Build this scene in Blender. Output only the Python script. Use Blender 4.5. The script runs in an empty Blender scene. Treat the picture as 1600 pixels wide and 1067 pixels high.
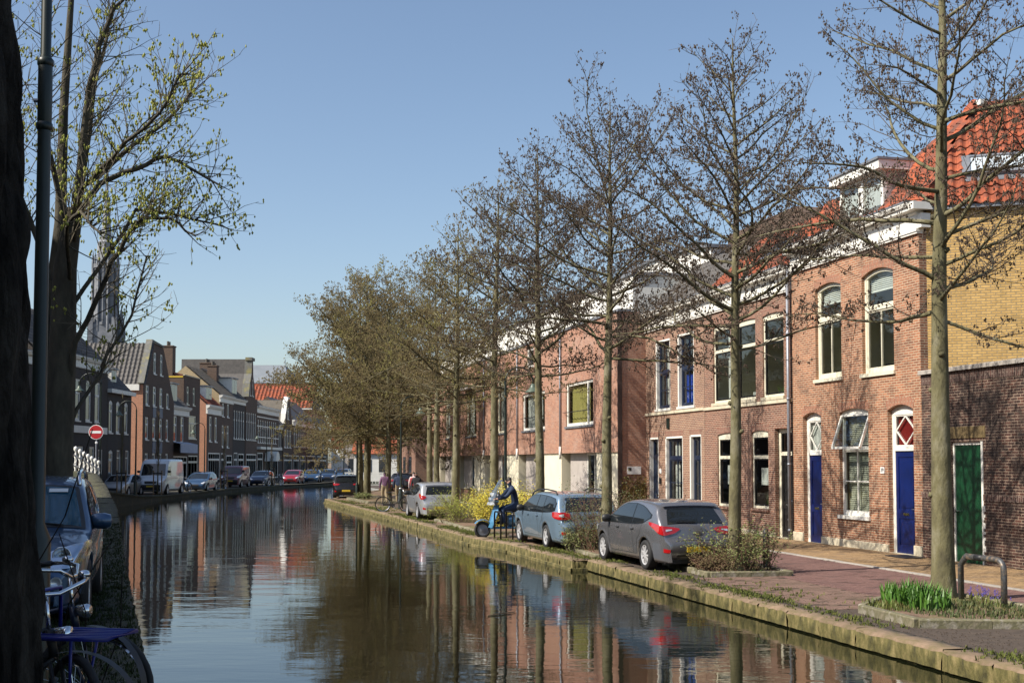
import bpy, bmesh, math, random
from math import sin, cos, pi, radians, sqrt, atan2
from mathutils import Vector, Matrix
import numpy as np

random.seed(7)
SC = bpy.context.scene
COL = SC.collection

# ------------------------------------------------------------------ camera
CAM_Z = 2.26
cam_d = bpy.data.cameras.new("camera")
cam = bpy.data.objects.new("camera", cam_d)
COL.objects.link(cam)
cam.location = (0, 0, CAM_Z)
cam.rotation_euler = (radians(90 + 2.847), 0, 0)
cam_d.sensor_width = 36.0
cam_d.lens = 36.0 * 1900 / 1600
cam_d.shift_y = 94.0 / 1600
cam_d.clip_start = 0.05
cam_d.clip_end = 4000
SC.camera = cam

# ------------------------------------------------------------------ light
SUN_AZ = radians(25.0)      # direction the light travels, from +X towards +Y
SUN_EL = radians(43.0)
W = bpy.data.worlds.new("World")
SC.world = W
W.use_nodes = True
wn = W.node_tree
wn.nodes.clear()
sky = wn.nodes.new("ShaderNodeTexSky")
sky.sky_type = 'NISHITA'
sky.sun_disc = False
sky.sun_elevation = SUN_EL
# the sun stands opposite to the travel direction
sx, sy = -cos(SUN_AZ), -sin(SUN_AZ)
sky.sun_rotation = math.atan2(sx, sy)
sky.air_density = 1.0
sky.dust_density = 1.4
sky.ozone_density = 1.3
bg = wn.nodes.new("ShaderNodeBackground")
bg.inputs['Strength'].default_value = 0.115
wo = wn.nodes.new("ShaderNodeOutputWorld")
wn.links.new(sky.outputs[0], bg.inputs['Color'])
wn.links.new(bg.outputs[0], wo.inputs[0])

sun_d = bpy.data.lights.new("sun", 'SUN')
sun_d.energy = 5.0
sun_d.angle = radians(0.5)
sun_d.color = (1.0, 0.93, 0.82)
sun = bpy.data.objects.new("sun", sun_d)
COL.objects.link(sun)
dv = Vector((cos(SUN_AZ) * cos(SUN_EL), sin(SUN_AZ) * cos(SUN_EL), -sin(SUN_EL)))
sun.rotation_euler = dv.to_track_quat('-Z', 'Y').to_euler()

vs = SC.view_settings
vs.view_transform = 'Standard'
vs.look = 'None'
vs.exposure = 0.46
vs.gamma = 1.0
vs.use_curve_mapping = False
SC.cycles.max_bounces = 6
SC.cycles.transparent_max_bounces = 12
SC.cycles.use_denoising = True
SC.cycles.caustics_reflective = False
SC.cycles.caustics_refractive = False

# ------------------------------------------------------------------ frames
RA = radians(14.04)          # the right bank runs 14 degrees off the view axis
def RW(xr, yr, z=0.0):       # right-bank frame (across, along) -> world
    return Vector((xr * cos(RA) - yr * sin(RA), xr * sin(RA) + yr * cos(RA), z))
R_FACADE = RA - pi / 2       # rotation of a right-bank facade: +X to the viewer's right, +Y into the house
L_FACADE = pi / 2            # rotation of a left-bank facade

# ------------------------------------------------------------------ objects
def link(o, parent=None):
    COL.objects.link(o)
    if parent is not None:
        o.parent = parent
    return o

def thing(name, label, cat, loc=(0, 0, 0), rz=0.0, group=None):
    o = bpy.data.objects.new(name, None)
    o.empty_display_size = 0.2
    link(o)
    o.location = loc
    o.rotation_euler = (0, 0, rz)
    o['label'] = label
    o['category'] = cat
    if group:
        o['group'] = group
    return o

def tag(o, label, cat, group=None, kind=None):
    o['label'] = label
    o['category'] = cat
    if group: o['group'] = group
    if kind: o['kind'] = kind
    return o

def dup(root, loc, rz=None, label=None, group=None, scale=None):
    r = root.copy(); COL.objects.link(r)
    r.location = loc
    if rz is not None: r.rotation_euler = (0, 0, rz)
    if scale is not None: r.scale = (scale, scale, scale) if not hasattr(scale, '__len__') else scale
    if label: r['label'] = label
    if group: r['group'] = group
    for ch in list(root.children):
        c = ch.copy(); COL.objects.link(c); c.parent = r
        for g in list(ch.children):
            d = g.copy(); COL.objects.link(d); d.parent = c
    return r

class MB:
    """collects faces of one mesh object"""
    def __init__(s):
        s.v = []; s.f = []; s.m = []
    def vert(s, *ps):
        n = len(s.v); s.v.extend(tuple(p) for p in ps); return n
    def face(s, pts, mi=0):
        n = s.vert(*pts); s.f.append(tuple(range(n, n + len(pts)))); s.m.append(mi)
    def box(s, x0, x1, y0, y1, z0, z1, mi=0, skip=''):
        n = s.vert((x0, y0, z0), (x1, y0, z0), (x1, y1, z0), (x0, y1, z0), (x0, y0, z1), (x1, y0, z1), (x1, y1, z1), (x0, y1, z1))
        fs = {'b': (0, 3, 2, 1), 't': (4, 5, 6, 7), 'f': (0, 1, 5, 4), 'k': (2, 3, 7, 6), 'l': (3, 0, 4, 7), 'r': (1, 2, 6, 5)}
        for k, q in fs.items():
            if k in skip: continue
            s.f.append(tuple(n + i for i in q)); s.m.append(mi)
    def cbox(s, x0, x1, y0, y1, z0, z1, c=0.01, mi=0):
        """box with chamfered top"""
        n = s.vert((x0, y0, z0), (x1, y0, z0), (x1, y1, z0), (x0, y1, z0), (x0, y0, z1 - c), (x1, y0, z1 - c), (x1, y1, z1 - c), (x0, y1, z1 - c),
                   (x0 + c, y0 + c, z1), (x1 - c, y0 + c, z1), (x1 - c, y1 - c, z1), (x0 + c, y1 - c, z1))
        for q in ((0, 1, 5, 4), (1, 2, 6, 5), (2, 3, 7, 6), (3, 0, 4, 7), (4, 5, 9, 8), (5, 6, 10, 9), (6, 7, 11, 10), (7, 4, 8, 11), (8, 9, 10, 11)):
            s.f.append(tuple(n + i for i in q)); s.m.append(mi)
    def bar(s, a, b, w, h=None, mi=0, up=(0, 0, 1)):
        """rectangular bar from a to b"""
        a = Vector(a); b = Vector(b); h = w if h is None else h
        d = (b - a).normalized(); u = Vector(up)
        if abs(d.dot(u)) > 0.99: u = Vector((0, 1, 0))
        x = d.cross(u).normalized() * (w / 2); y = x.cross(d).normalized() * (h / 2)
        n = s.vert(a - x - y, a + x - y, a + x + y, a - x + y, b - x - y, b + x - y, b + x + y, b - x + y)
        for q in ((0, 1, 2, 3), (7, 6, 5, 4), (0, 4, 5, 1), (1, 5, 6, 2), (2, 6, 7, 3), (3, 7, 4, 0)):
            s.f.append(tuple(n + i for i in q)); s.m.append(mi)
    def tube(s, pts, rad, k=8, mi=0, cap=True):
        pts = [Vector(p) for p in pts]
        if not hasattr(rad, '__len__'): rad = [rad] * len(pts)
        rings = []; prev = None
        for i, p in enumerate(pts):
            if i == 0: d = pts[1] - p
            elif i == len(pts) - 1: d = p - pts[i - 1]
            else: d = pts[i + 1] - pts[i - 1]
            if d.length < 1e-9: d = Vector((0, 0, 1))
            d.normalize()
            if prev is None:
                u = Vector((0, 0, 1)) if abs(d.z) < 0.9 else Vector((1, 0, 0))
                x = d.cross(u).normalized()
            else:
                x = (prev - d * prev.dot(d))
                if x.length < 1e-6: x = d.orthogonal()
                x.normalize()
            prev = x
            y = d.cross(x)
            n = len(s.v)
            for j in range(k):
                a = 2 * pi * j / k
                s.v.append(tuple(p + (x * cos(a) + y * sin(a)) * rad[i]))
            rings.append(n)
        for i in range(len(rings) - 1):
            a, b = rings[i], rings[i + 1]
            for j in range(k):
                j2 = (j + 1) % k
                s.f.append((a + j, a + j2, b + j2, b + j)); s.m.append(mi)
        if cap:
            s.f.append(tuple(rings[0] + j for j in reversed(range(k)))); s.m.append(mi)
            s.f.append(tuple(rings[-1] + j for j in range(k))); s.m.append(mi)
    def lathe(s, prof, k=16, axis='z', c=(0, 0, 0), mi=0, close=False):
        """prof: (radius, height) pairs about an axis through c"""
        base = []
        for r, h in prof:
            n = len(s.v); base.append(n)
            for j in range(k):
                a = 2 * pi * j / k
                x, y = r * cos(a), r * sin(a)
                if axis == 'z': p = (c[0] + x, c[1] + y, c[2] + h)
                elif axis == 'y': p = (c[0] + y, c[1] + h, c[2] + x)
                else: p = (c[0] + h, c[1] + x, c[2] + y)
                s.v.append(p)
        rng = list(range(len(base) - 1))
        for i in rng:
            a, b = base[i], base[i + 1]
            for j in range(k):
                j2 = (j + 1) % k
                s.f.append((a + j, a + j2, b + j2, b + j)); s.m.append(mi)
        if close:
            a, b = base[-1], base[0]
            for j in range(k):
                j2 = (j + 1) % k
                s.f.append((a + j, a + j2, b + j2, b + j)); s.m.append(mi)
    def prism(s, poly, y0, y1, mi=0):
        """polygon in (x, z) extruded from y0 to y1"""
        n = len(poly)
        a = s.vert(*[(x, y0, z) for x, z in poly]); b = s.vert(*[(x, y1, z) for x, z in poly])
        s.f.append(tuple(a + i for i in range(n))); s.m.append(mi)
        s.f.append(tuple(b + i for i in reversed(range(n)))); s.m.append(mi)
        for i in range(n):
            j = (i + 1) % n
            s.f.append((a + j, a + i, b + i, b + j)); s.m.append(mi)
    def grid(s, P, mi=0, flip=False):
        """P[i][j] points"""
        n0 = len(s.v); w = len(P[0])
        for row in P: s.v.extend(tuple(p) for p in row)
        for i in range(len(P) - 1):
            for j in range(w - 1):
                q = (n0 + i * w + j, n0 + i * w + j + 1, n0 + (i + 1) * w + j + 1, n0 + (i + 1) * w + j)
                s.f.append(q[::-1] if flip else q); s.m.append(mi)
    def octa(s, p, r, h, d=None, mi=0):
        x, y, z = p
        n = s.vert((x + r, y, z), (x, y + r, z), (x - r, y, z), (x, y - r, z), (x, y, z + h), (x, y, z - h))
        for q in ((0, 1, 4), (1, 2, 4), (2, 3, 4), (3, 0, 4), (1, 0, 5), (2, 1, 5), (3, 2, 5), (0, 3, 5)):
            s.f.append(tuple(n + i for i in q)); s.m.append(mi)
    def mesh(s, name, mats, smooth=False, uv=True):
        me = bpy.data.meshes.new(name)
        if not isinstance(mats, (list, tuple)): mats = [mats]
        v = np.array(s.v, dtype=np.float32).reshape(-1, 3)
        cnt = np.array([len(f) for f in s.f], dtype=np.int32)
        idx = np.fromiter((i for f in s.f for i in f), dtype=np.int32)
        start = np.concatenate(([0], np.cumsum(cnt)[:-1])).astype(np.int32)
        me.vertices.add(len(v)); me.vertices.foreach_set('co', v.ravel())
        me.loops.add(len(idx)); me.loops.foreach_set('vertex_index', idx)
        me.polygons.add(len(cnt)); me.polygons.foreach_set('loop_start', start)
        try: me.polygons.foreach_set('loop_total', cnt)
        except Exception: pass
        for m in mats: me.materials.append(m)
        me.polygons.foreach_set('material_index', np.array(s.m, dtype=np.int32))
        me.polygons.foreach_set('use_smooth', np.full(len(cnt), bool(smooth)))
        me.update(calc_edges=True)
        if uv:
            nrm = np.empty(len(cnt) * 3, dtype=np.float32); me.polygons.foreach_get('normal', nrm)
            nrm = np.abs(nrm.reshape(-1, 3)); ax = np.argmax(nrm * np.array([1, 1.0, 1.0]), axis=1)
            axl = np.repeat(ax, cnt); co = v[idx]
            u = np.where(axl == 0, co[:, 1], co[:, 0]); w = np.where(axl == 2, co[:, 1], co[:, 2])
            lay = me.uv_layers.new(name="UVMap")
            lay.data.foreach_set('uv', np.stack([u, w], axis=1).astype(np.float32).ravel())
        me.validate()
        return me
    def build(s, name, mats, parent=None, smooth=False, uv=True, loc=None, rot=None, kind=None, bevel=0):
        me = s.mesh(name, mats, smooth, uv)
        o = bpy.data.objects.new(name, me)
        link(o, parent)
        if loc is not None: o.location = loc
        if rot is not None: o.rotation_euler = rot
        if kind: o['kind'] = kind
        if bevel:
            b = o.modifiers.new("bevel", 'BEVEL'); b.width = bevel; b.segments = 2; b.limit_method = 'ANGLE'
        return o

# ------------------------------------------------------------------ materials
def _nt(name):
    m = bpy.data.materials.new(name); m.use_nodes = True
    nt = m.node_tree; nt.nodes.clear()
    out = nt.nodes.new('ShaderNodeOutputMaterial')
    p = nt.nodes.new('ShaderNodeBsdfPrincipled')
    nt.links.new(p.outputs[0], out.inputs[0])
    return m, nt, p, out

def _ramp(nt, stops):
    r = nt.nodes.new('ShaderNodeValToRGB')
    el = r.color_ramp.elements
    while len(el) < len(stops): el.new(0.5)
    for e, (pos, c) in zip(el, stops):
        e.position = pos; e.color = (*c, 1)
    return r

def _noise(nt, scale, detail=4, rough=0.6, src='Object', stretch=None):
    tc = nt.nodes.new('ShaderNodeTexCoord')
    n = nt.nodes.new('ShaderNodeTexNoise')
    n.inputs['Scale'].default_value = scale
    n.inputs['Detail'].default_value = detail
    n.inputs['Roughness'].default_value = rough
    if stretch:
        mp = nt.nodes.new('ShaderNodeMapping'); mp.inputs['Scale'].default_value = stretch
        nt.links.new(tc.outputs[src], mp.inputs[0]); nt.links.new(mp.outputs[0], n.inputs['Vector'])
    else:
        nt.links.new(tc.outputs[src], n.inputs['Vector'])
    return n

def mat(name, c1, c2=None, scale=8, rough=0.6, metal=0.0, bump=0.0, stretch=None, coat=0.0, c3=None, spec=None, rand=0.0, detail=5, soft=1.0):
    m, nt, p, out = _nt(name)
    p.inputs['Roughness'].default_value = rough
    p.inputs['Metallic'].default_value = metal
    if coat:
        p.inputs['Coat Weight'].default_value = coat; p.inputs['Coat Roughness'].default_value = 0.04
    if spec is not None: p.inputs['Specular IOR Level'].default_value = spec
    if c2 is None and not rand:
        p.inputs['Base Color'].default_value = (*c1, 1)
        col = None
    else:
        c2 = c2 or c1
        n = _noise(nt, scale, detail, stretch=stretch)
        st = [(0.3, c1), (0.7, c2)] if c3 is None else [(0.5 - .2 * soft, c1), (0.5, c2), (0.5 + .18 * soft, c3)]
        r = _ramp(nt, st)
        nt.links.new(n.outputs[0], r.inputs[0])
        col = r.outputs[0]
        if rand:
            oi = nt.nodes.new('ShaderNodeObjectInfo')
            mr = nt.nodes.new('ShaderNodeMapRange'); mr.inputs[3].default_value = 1 - rand; mr.inputs[4].default_value = 1 + rand
            nt.links.new(oi.outputs['Random'], mr.inputs[0])
            hs = nt.nodes.new('ShaderNodeHueSaturation')
            nt.links.new(mr.outputs[0], hs.inputs['Value']); nt.links.new(col, hs.inputs['Color'])
            col = hs.outputs[0]
        nt.links.new(col, p.inputs['Base Color'])
    if bump:
        n2 = _noise(nt, scale * 2.5, 6, stretch=stretch)
        b = nt.nodes.new('ShaderNodeBump'); b.inputs['Strength'].default_value = min(1, bump); b.inputs['Distance'].default_value = 0.02 * max(1, bump)
        nt.links.new(n2.outputs[0], b.inputs['Height']); nt.links.new(b.outputs[0], p.inputs['Normal'])
    return m

def brick_mat(name, c1, c2, mortar, dark=0.35, bw=0.22, bh=0.0625, ms=0.011, stain=(0.06, 0.045, 0.035), stain_lo=0.52, stain_hi=0.75, stain_amt=0.6, bias=0.0, rot=False):
    m, nt, p, out = _nt(name)
    p.inputs['Roughness'].default_value = 0.85
    tc = nt.nodes.new('ShaderNodeTexCoord')
    bt = nt.nodes.new('ShaderNodeTexBrick')
    vec = tc.outputs['UV']
    if rot:
        mp = nt.nodes.new('ShaderNodeMapping'); mp.inputs['Rotation'].default_value = (0, 0, pi / 2)
        nt.links.new(vec, mp.inputs[0]); vec = mp.outputs[0]
    nt.links.new(vec, bt.inputs['Vector'])
    bt.inputs['Color1'].default_value = (*c1, 1); bt.inputs['Color2'].default_value = (*c2, 1); bt.inputs['Mortar'].default_value = (*mortar, 1)
    bt.inputs['Scale'].default_value = 1.0; bt.inputs['Brick Width'].default_value = bw; bt.inputs['Row Height'].default_value = bh
    bt.inputs['Mortar Size'].default_value = ms; bt.inputs['Mortar Smooth'].default_value = 0.2; bt.inputs['Bias'].default_value = bias
    # irregular burnt patches and grime
    n1 = nt.nodes.new('ShaderNodeTexNoise'); n1.inputs['Scale'].default_value = 1.3; n1.inputs['Detail'].default_value = 8; n1.inputs['Roughness'].default_value = 0.7
    nt.links.new(tc.outputs['UV'], n1.inputs['Vector'])
    mr = nt.nodes.new('ShaderNodeMapRange'); mr.inputs[1].default_value = stain_lo; mr.inputs[2].default_value = stain_hi; mr.inputs[4].default_value = stain_amt
    nt.links.new(n1.outputs[0], mr.inputs[0])
    mx = nt.nodes.new('ShaderNodeMix'); mx.data_type = 'RGBA'
    nt.links.new(mr.outputs[0], mx.inputs[0]); nt.links.new(bt.outputs[0], mx.inputs[6]); mx.inputs[7].default_value = (*stain, 1)
    n2 = nt.nodes.new('ShaderNodeTexNoise'); n2.inputs['Scale'].default_value = 14; n2.inputs['Detail'].default_value = 6
    nt.links.new(tc.outputs['UV'], n2.inputs['Vector'])
    mr2 = nt.nodes.new('ShaderNodeMapRange'); mr2.inputs[3].default_value = 1 - dark; mr2.inputs[4].default_value = 1 + dark
    nt.links.new(n2.outputs[0], mr2.inputs[0])
    hs = nt.nodes.new('ShaderNodeHueSaturation'); nt.links.new(mr2.outputs[0], hs.inputs['Value']); nt.links.new(mx.outputs[2], hs.inputs['Color'])
    nt.links.new(hs.outputs[0], p.inputs['Base Color'])
    b = nt.nodes.new('ShaderNodeBump'); b.inputs['Strength'].default_value = 0.6; b.inputs['Distance'].default_value = 0.008; b.invert = True
    nt.links.new(bt.outputs['Fac'], b.inputs['Height']); nt.links.new(b.outputs[0], p.inputs['Normal'])
    return m

def glass_mat(name, tint=(0.75, 0.8, 0.78), refl=1.0, rough=0.02):
    m = bpy.data.materials.new(name); m.use_nodes = True
    nt = m.node_tree; nt.nodes.clear()
    out = nt.nodes.new('ShaderNodeOutputMaterial')
    tr = nt.nodes.new('ShaderNodeBsdfTransparent'); tr.inputs[0].default_value = (*tint, 1)
    gl = nt.nodes.new('ShaderNodeBsdfGlossy'); gl.inputs['Roughness'].default_value = rough
    gl.inputs['Color'].default_value = (0.95, 0.97, 1, 1)
    lw = nt.nodes.new('ShaderNodeLayerWeight'); lw.inputs['Blend'].default_value = 0.5
    pw = nt.nodes.new('ShaderNodeMath'); pw.operation = 'POWER'; pw.inputs[1].default_value = 4.0; nt.links.new(lw.outputs['Facing'], pw.inputs[0])
    fr = nt.nodes.new('ShaderNodeMath'); fr.operation = 'MULTIPLY_ADD'; fr.inputs[1].default_value = 0.92; fr.inputs[2].default_value = 0.06; nt.links.new(pw.outputs[0], fr.inputs[0])
    n = _noise(nt, 1.7, 2); b = nt.nodes.new('ShaderNodeBump'); b.inputs['Strength'].default_value = 0.05; b.inputs['Distance'].default_value = 0.02
    nt.links.new(n.outputs[0], b.inputs['Height']); nt.links.new(b.outputs[0], gl.inputs['Normal'])
    mul = nt.nodes.new('ShaderNodeMath'); mul.operation = 'MULTIPLY'; mul.inputs[1].default_value = refl; mul.use_clamp = True
    nt.links.new(fr.outputs[0], mul.inputs[0])
    mix = nt.nodes.new('ShaderNodeMixShader')
    nt.links.new(mul.outputs[0], mix.inputs[0]); nt.links.new(tr.outputs[0], mix.inputs[1]); nt.links.new(gl.outputs[0], mix.inputs[2])
    nt.links.new(mix.outputs[0], out.inputs[0])
    return m

M = {}
M['brick_red'] = brick_mat('brick_red', (0.40, 0.165, 0.085), (0.21, 0.082, 0.044), (0.46, 0.35, 0.24), stain_lo=0.48, stain_hi=0.74, stain_amt=0.8)
M['brick_plum'] = brick_mat('brick_plum', (0.235, 0.095, 0.058), (0.13, 0.052, 0.036), (0.36, 0.27, 0.2), stain_amt=0.6)
M['brick_pale'] = brick_mat('brick_pale', (0.28, 0.14, 0.085), (0.19, 0.085, 0.06), (0.38, 0.30, 0.22), stain_amt=0.4)
M['brick_annex'] = brick_mat('brick_annex', (0.125, 0.05, 0.033), (0.04, 0.021, 0.018), (0.30, 0.22, 0.16), stain=(0.02, 0.014, 0.012), stain_lo=0.42, stain_hi=0.58, stain_amt=0.85)
M['brick_yellow'] = brick_mat('brick_yellow', (0.60, 0.38, 0.125), (0.46, 0.285, 0.09), (0.3, 0.22, 0.12), stain=(0.13, 0.10, 0.035), stain_lo=0.5, stain_hi=0.8, stain_amt=0.6)
M['brick_modern'] = brick_mat('brick_modern', (0.43, 0.205, 0.125), (0.29, 0.13, 0.085), (0.36, 0.23, 0.17), stain=(0.42, 0.31, 0.25), stain_lo=0.46, stain_amt=0.65)
M['brick_dark'] = brick_mat('brick_dark', (0.055, 0.036, 0.03), (0.034, 0.024, 0.021), (0.085, 0.075, 0.065), stain_amt=0.4)
M['brick_brown'] = brick_mat('brick_brown', (0.125, 0.064, 0.04), (0.07, 0.038, 0.027), (0.14, 0.11, 0.085), stain_amt=0.4)
M['brick_orange'] = brick_mat('brick_orange', (0.5, 0.19, 0.095), (0.4, 0.15, 0.08), (0.4, 0.26, 0.18), stain_amt=0.3)
M['brick_sand'] = brick_mat('brick_sand', (0.45, 0.34, 0.18), (0.36, 0.27, 0.14), (0.4, 0.33, 0.22), stain_amt=0.3)
M['white'] = mat('white_paint', (0.80, 0.78, 0.72), (0.70, 0.68, 0.61), scale=3, rough=0.45, bump=0.1)
M['cream'] = mat('cream_paint', (0.74, 0.70, 0.55), (0.64, 0.60, 0.46), scale=4, rough=0.45)
M['panel_cream'] = mat('cream_panel', (0.78, 0.73, 0.56), (0.70, 0.64, 0.48), scale=1.5, rough=0.6)
M['panel_grey'] = mat('grey_panel', (0.46, 0.42, 0.38), (0.36, 0.32, 0.29), scale=3, rough=0.6)
M['plaster'] = mat('white_plaster', (0.78, 0.77, 0.72), (0.68, 0.66, 0.6), scale=0.9, rough=0.8, bump=0.2)
M['pink_plaster'] = mat('pink_board', (0.50, 0.36, 0.33), (0.42, 0.30, 0.28), scale=2, rough=0.7)
M['stone'] = mat('pale_stone', (0.62, 0.56, 0.42), (0.48, 0.42, 0.30), scale=5, rough=0.8, bump=0.3)
M['lead'] = mat('lead_sheet', (0.16, 0.17, 0.19), (0.24, 0.25, 0.27), scale=4, rough=0.5, metal=0.3)
M['zinc'] = mat('zinc_pipe', (0.30, 0.32, 0.36), (0.22, 0.23, 0.26), scale=6, rough=0.45, metal=0.4)
M['blue_door'] = mat('blue_gloss_paint', (0.002, 0.013, 0.105), (0.0015, 0.009, 0.07), scale=2, rough=0.34)
M['green_door'] = mat('green_gloss_paint', (0.008, 0.055, 0.022), (0.006, 0.045, 0.018), scale=3, rough=0.3)
M['black_paint'] = mat('black_gloss_paint', (0.012, 0.013, 0.014), rough=0.25)
M['navy'] = mat('navy_paint', (0.012, 0.02, 0.045), rough=0.3)
M['lamp_green'] = mat('dark_green_paint', (0.006, 0.013, 0.010), (0.010, 0.019, 0.014), scale=8, rough=0.4)
M['glass'] = glass_mat('window_glass')
M['glass_far'] = mat('far_window_glass', (0.03, 0.035, 0.04), (0.05, 0.055, 0.06), scale=2, rough=0.06, spec=0.8)
M['curtain'] = mat('curtain_cloth', (0.72, 0.70, 0.66), (0.55, 0.53, 0.5), scale=9, rough=0.9, stretch=(6, 1, 0.2))
M['curtain_yellow'] = mat('yellow_curtain_cloth', (0.50, 0.42, 0.13), (0.36, 0.29, 0.08), scale=7, rough=0.9, stretch=(8, 1, 0.15))
M['blind'] = mat('window_blind', (0.52, 0.50, 0.40), (0.42, 0.40, 0.32), scale=2, rough=0.7)
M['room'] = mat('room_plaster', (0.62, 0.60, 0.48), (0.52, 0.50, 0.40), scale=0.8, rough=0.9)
M['blue_cloth'] = mat('blue_sheet', (0.01, 0.06, 0.45), (0.008, 0.045, 0.34), scale=3, rough=0.5)
M['red_cloth'] = mat('red_backing', (0.30, 0.015, 0.01), (0.22, 0.01, 0.01), scale=3, rough=0.5)
M['tile_orange'] = mat('orange_clay_tile', (0.40, 0.095, 0.032), (0.22, 0.056, 0.026), scale=2.2, rough=0.85, c3=(0.085, 0.045, 0.034), bump=0.5, rand=0.28, detail=9)
M['tile_dark'] = mat('dark_clay_tile', (0.06, 0.055, 0.052), (0.11, 0.10, 0.09), scale=3, rough=0.65, bump=0.3, rand=0.15)
M['tile_brown'] = mat('weathered_clay_tile', (0.13, 0.11, 0.085), (0.08, 0.07, 0.055), scale=3, rough=0.7, bump=0.3)
M['slate'] = mat('grey_slate', (0.16, 0.18, 0.20), (0.21, 0.23, 0.25), scale=0.6, rough=0.6)
M['flat_roof'] = mat('bitumen_roof', (0.06, 0.06, 0.06), (0.09, 0.085, 0.08), scale=2, rough=0.9)
M['tyre'] = mat('tyre_rubber', (0.018, 0.018, 0.019), rough=0.75)
M['rim'] = mat('rim_alloy', (0.62, 0.62, 0.63), rough=0.35, metal=0.35)
M['chrome'] = mat('chrome', (0.7, 0.72, 0.75), rough=0.12, metal=1.0)
M['plastic'] = mat('black_plastic', (0.02, 0.02, 0.022), rough=0.5)
M['car_glass'] = mat('car_glass', (0.012, 0.015, 0.017), rough=0.03, spec=0.9)
M['red_lens'] = mat('red_lens', (0.42, 0.01, 0.012), rough=0.1, coat=1.0)
M['white_lens'] = mat('clear_lens', (0.72, 0.75, 0.78), rough=0.06, coat=1.0, metal=0.4)
M['plate_yellow'] = mat('yellow_number_plate', (0.62, 0.42, 0.03), rough=0.5)
M['rust'] = mat('bare_rusty_metal', (0.20, 0.16, 0.13), (0.12, 0.09, 0.07), scale=20, rough=0.6, metal=0.4)
M['rail_grey'] = mat('worn_galvanised_tube', (0.15, 0.155, 0.16), (0.085, 0.085, 0.085), scale=9, rough=0.5, metal=0.5, c3=(0.30, 0.22, 0.15))
M['wood'] = mat('weathered_wood', (0.28, 0.19, 0.10), (0.18, 0.12, 0.07), scale=6, rough=0.8, stretch=(1, 1, 0.2), bump=0.3)
M['skin'] = mat('skin', (0.55, 0.33, 0.24), rough=0.55)
M['bark'] = mat('smooth_mossy_bark', (0.06, 0.052, 0.03), (0.14, 0.125, 0.06), scale=4.2, rough=0.9, bump=1.6, c3=(0.22, 0.20, 0.13), stretch=(1, 1, 0.45), detail=10, soft=.95)
M['bark_rough'] = mat('rough_dark_bark', (0.006, 0.005, 0.004), (0.03, 0.025, 0.02), scale=9, rough=0.95, bump=4, stretch=(1, 1, 0.3), c3=(0.06, 0.052, 0.042), detail=10, soft=.7, spec=.15)
M['bark_left'] = mat('dark_grey_bark', (0.035, 0.031, 0.022), (0.11, 0.095, 0.065), scale=5, rough=0.95, bump=1.2, stretch=(1, 1, 0.35))
M['twig'] = mat('twig_bark', (0.06, 0.043, 0.032), (0.085, 0.065, 0.042), scale=3, rough=0.9)
M['twig_far'] = mat('olive_twig_bark', (0.10, 0.075, 0.04), (0.13, 0.10, 0.05), scale=2, rough=0.9)
M['cone'] = mat('alder_cone', (0.04, 0.028, 0.02), (0.10, 0.068, 0.042), scale=2.5, rough=0.9)
M['catkin'] = mat('alder_catkin', (0.19, 0.145, 0.05), (0.12, 0.09, 0.04), scale=0.6, rough=0.9, c3=(0.24, 0.22, 0.06))
M['bud'] = mat('pale_green_buds', (0.34, 0.36, 0.06), (0.26, 0.26, 0.05), scale=4, rough=0.8)
M['leaf_green'] = mat('fresh_green_leaf', (0.10, 0.22, 0.03), (0.05, 0.13, 0.015), scale=5, rough=0.5)
M['leaf_olive'] = mat('olive_leaf', (0.09, 0.11, 0.025), (0.05, 0.07, 0.02), scale=3, rough=0.7, c3=(0.17, 0.15, 0.05))
M['leaf_yellow'] = mat('forsythia_yellow', (0.62, 0.48, 0.03), (0.42, 0.38, 0.04), scale=2.5, rough=0.7, c3=(0.72, 0.50, 0.02))
M['stone_grey'] = mat('weathered_grey_stone', (0.20, 0.195, 0.175), (0.14, 0.138, 0.125), scale=2, rough=0.85, c3=(0.26, 0.23, 0.10))
M['flower_violet'] = mat('violet_petal', (0.08, 0.05, 0.32), rough=0.6)
M['sign_red'] = mat('sign_red', (0.42, 0.01, 0.015), rough=0.35)
M['sign_white'] = mat('sign_white', (0.78, 0.78, 0.76), rough=0.35)
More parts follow.
